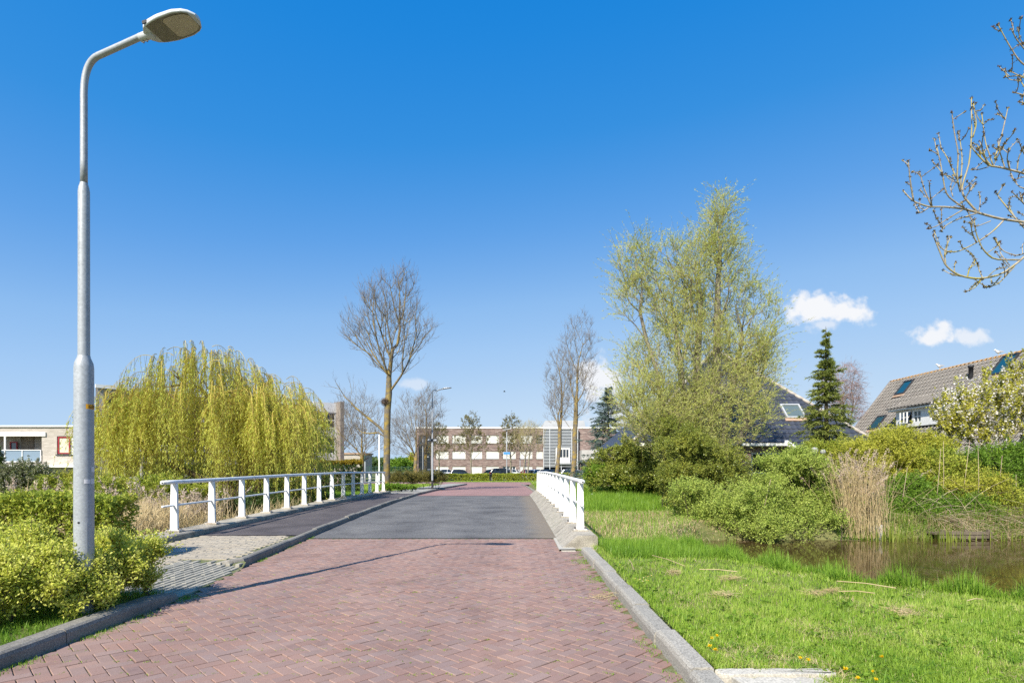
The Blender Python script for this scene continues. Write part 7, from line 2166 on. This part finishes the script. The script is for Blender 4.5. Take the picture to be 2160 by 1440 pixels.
fd = scatter(r, 420, 1.9, 12.0, 27.0, 62.0); dm = MB(); fd[:, 2] += .17
q_ = np.repeat(fd, 6, 0); add_leaves(dm, r, q_, rdir(r, len(q_)) * [1, 1, .4] + [0, 0, .2], .05, .03, 2.0)
o = dm.build('daisy_scatter', 'petal_white'); o['kind'] = 'stuff'; o['label'] = 'many small white daisies scattered over the far verge'; o['category'] = 'flowers'
# straw litter on the lawn
for lb, a, b in (('long dry reed stalk on the lawn near the kerb', (1376, 1173), (1445, 1196)), ('thin dry stalk on the lawn below the pond tufts', (1475, 1203), (1555, 1208)), ('long straight dry stalk at the pond edge of the lawn', (1765, 1228), (1890, 1243)), ('dry stalk lying level in the middle of the lawn', (1770, 1250), (1845, 1254)), ('short dry stalk by the daisies', (1328, 1183), (1337, 1203)), ('short thick straw piece on the right of the lawn', (2040, 1270), (2072, 1267))):
    p, q = glob(*a, .15), glob(*b, .15); root = thing('dry_stalk', lb, 'stalk', p)
    MB().tube([(0, 0, .02), (q - p) * .5 + [0, 0, .035], q - p + [0, 0, .02]], .006, 5).build('stem', 'straw', root, local=True)
for lb, px, py in (('small tuft of dry cut grass beside the daisies', 1420, 1205), ('dry cut grass tuft left of the lawn middle', 1527, 1252), ('dry cut grass tuft near the long stalk', 1755, 1245), ('largest clump of dry cut grass on the lawn', 1905, 1288), ('dry cut grass clump lying against the road kerb', 1272, 1257), ('dry cut grass tuft below the thin stalk', 1540, 1218), ('dry cut grass tuft in the middle of the lawn', 1720, 1250)):
    onroad = px < 1300
    p = glob(px, py, .02 if onroad else .14); root = thing('dry_grass_clump', lb, 'grass clump', p); rr = np.random.default_rng(px)
    n = 120; q = rr.normal(size=(n, 3)) * [.07 * rr.uniform(.5, 1.2), .06 * rr.uniform(.5, 1.2), .016] + np.sin(rr.uniform(0, 6, (n, 1))) * [.05, .04, 0]; mb = MB(); add_twigs(mb, q, rdir(rr, n) * [1, 1, .25], .08, .0022, 2); mb.build('blades', 'straw', root, local=True, kind='stuff')

# ------------------------------------------------------------------ distant greenery
def far_tree(label, px, Y, top_py, hw, mat, seed, group='distant trees on the horizon'):
    p = P(px, top_py, Y); H = p[2]; R_ = hw / F * Y
    rr = np.random.default_rng(seed); root = thing('distant_tree', label, 'tree', (p[0], Y, 0), group)
    MB().tube([(0, 0, -.2), (0, 0, H * .7)], [.2, .08], 6).build('trunk', 'bark_dark', root, local=True)
    mb, tw = MB(), MB(); clump_leaves(mb, tw, rr, [((0, 0, H * .6), (R_, R_, H * .42)), ((R_ * .5, 0, H * .45), (R_ * .7, R_ * .7, H * .3)), ((-R_ * .6, 0, H * .4), (R_ * .6, R_ * .6, H * .3))], 6000, .45, .3, per=14, shoot=.9, lump=.1)
    mb.build('crown', mat, root, local=True)
k = 0
for px, Y, top, hw, mt, lb in ((845, 150, 968, 22, 'leaf_green', 'distant green tree right of the tall bare trunk'), (872, 160, 960, 20, 'leaf_yellow', 'distant yellow green tree left of the brick building'), (790, 170, 972, 30, 'leaf_dark', 'distant dark tree left of the tall bare trunk'), (735, 180, 974, 30, 'leaf_green', 'distant green tree behind the small shop'), (1265, 150, 960, 30, 'leaf_dark', 'distant dark tree behind the spruce'), (1330, 140, 950, 40, 'leaf_holly', 'distant olive tree behind the broad bush')):
    far_tree(lb, px, Y, top, hw, mt, 200 + k); k += 1
tl = MB(); rr = np.random.default_rng(210); n = 9000
xx = rr.uniform(-420, 420, n); zz = rr.uniform(0, 1, n) ** .8 * (5 + 2.5 * np.sin(xx * .05) + 1.5 * np.sin(xx * .21)); pp = np.stack([xx, rr.uniform(330, 350, n), zz], 1)
add_leaves(tl, rr, pp, rdir(rr, n), 2.6, 2.2, .5)
o = tl.build('treeline', 'leaf_dark'); o['kind'] = 'stuff'; o['label'] = 'far off line of trees along the horizon'; o['category'] = 'trees'
print('TRIANGLES', TRIS, 'OBJECTS', len(bpy.data.objects))
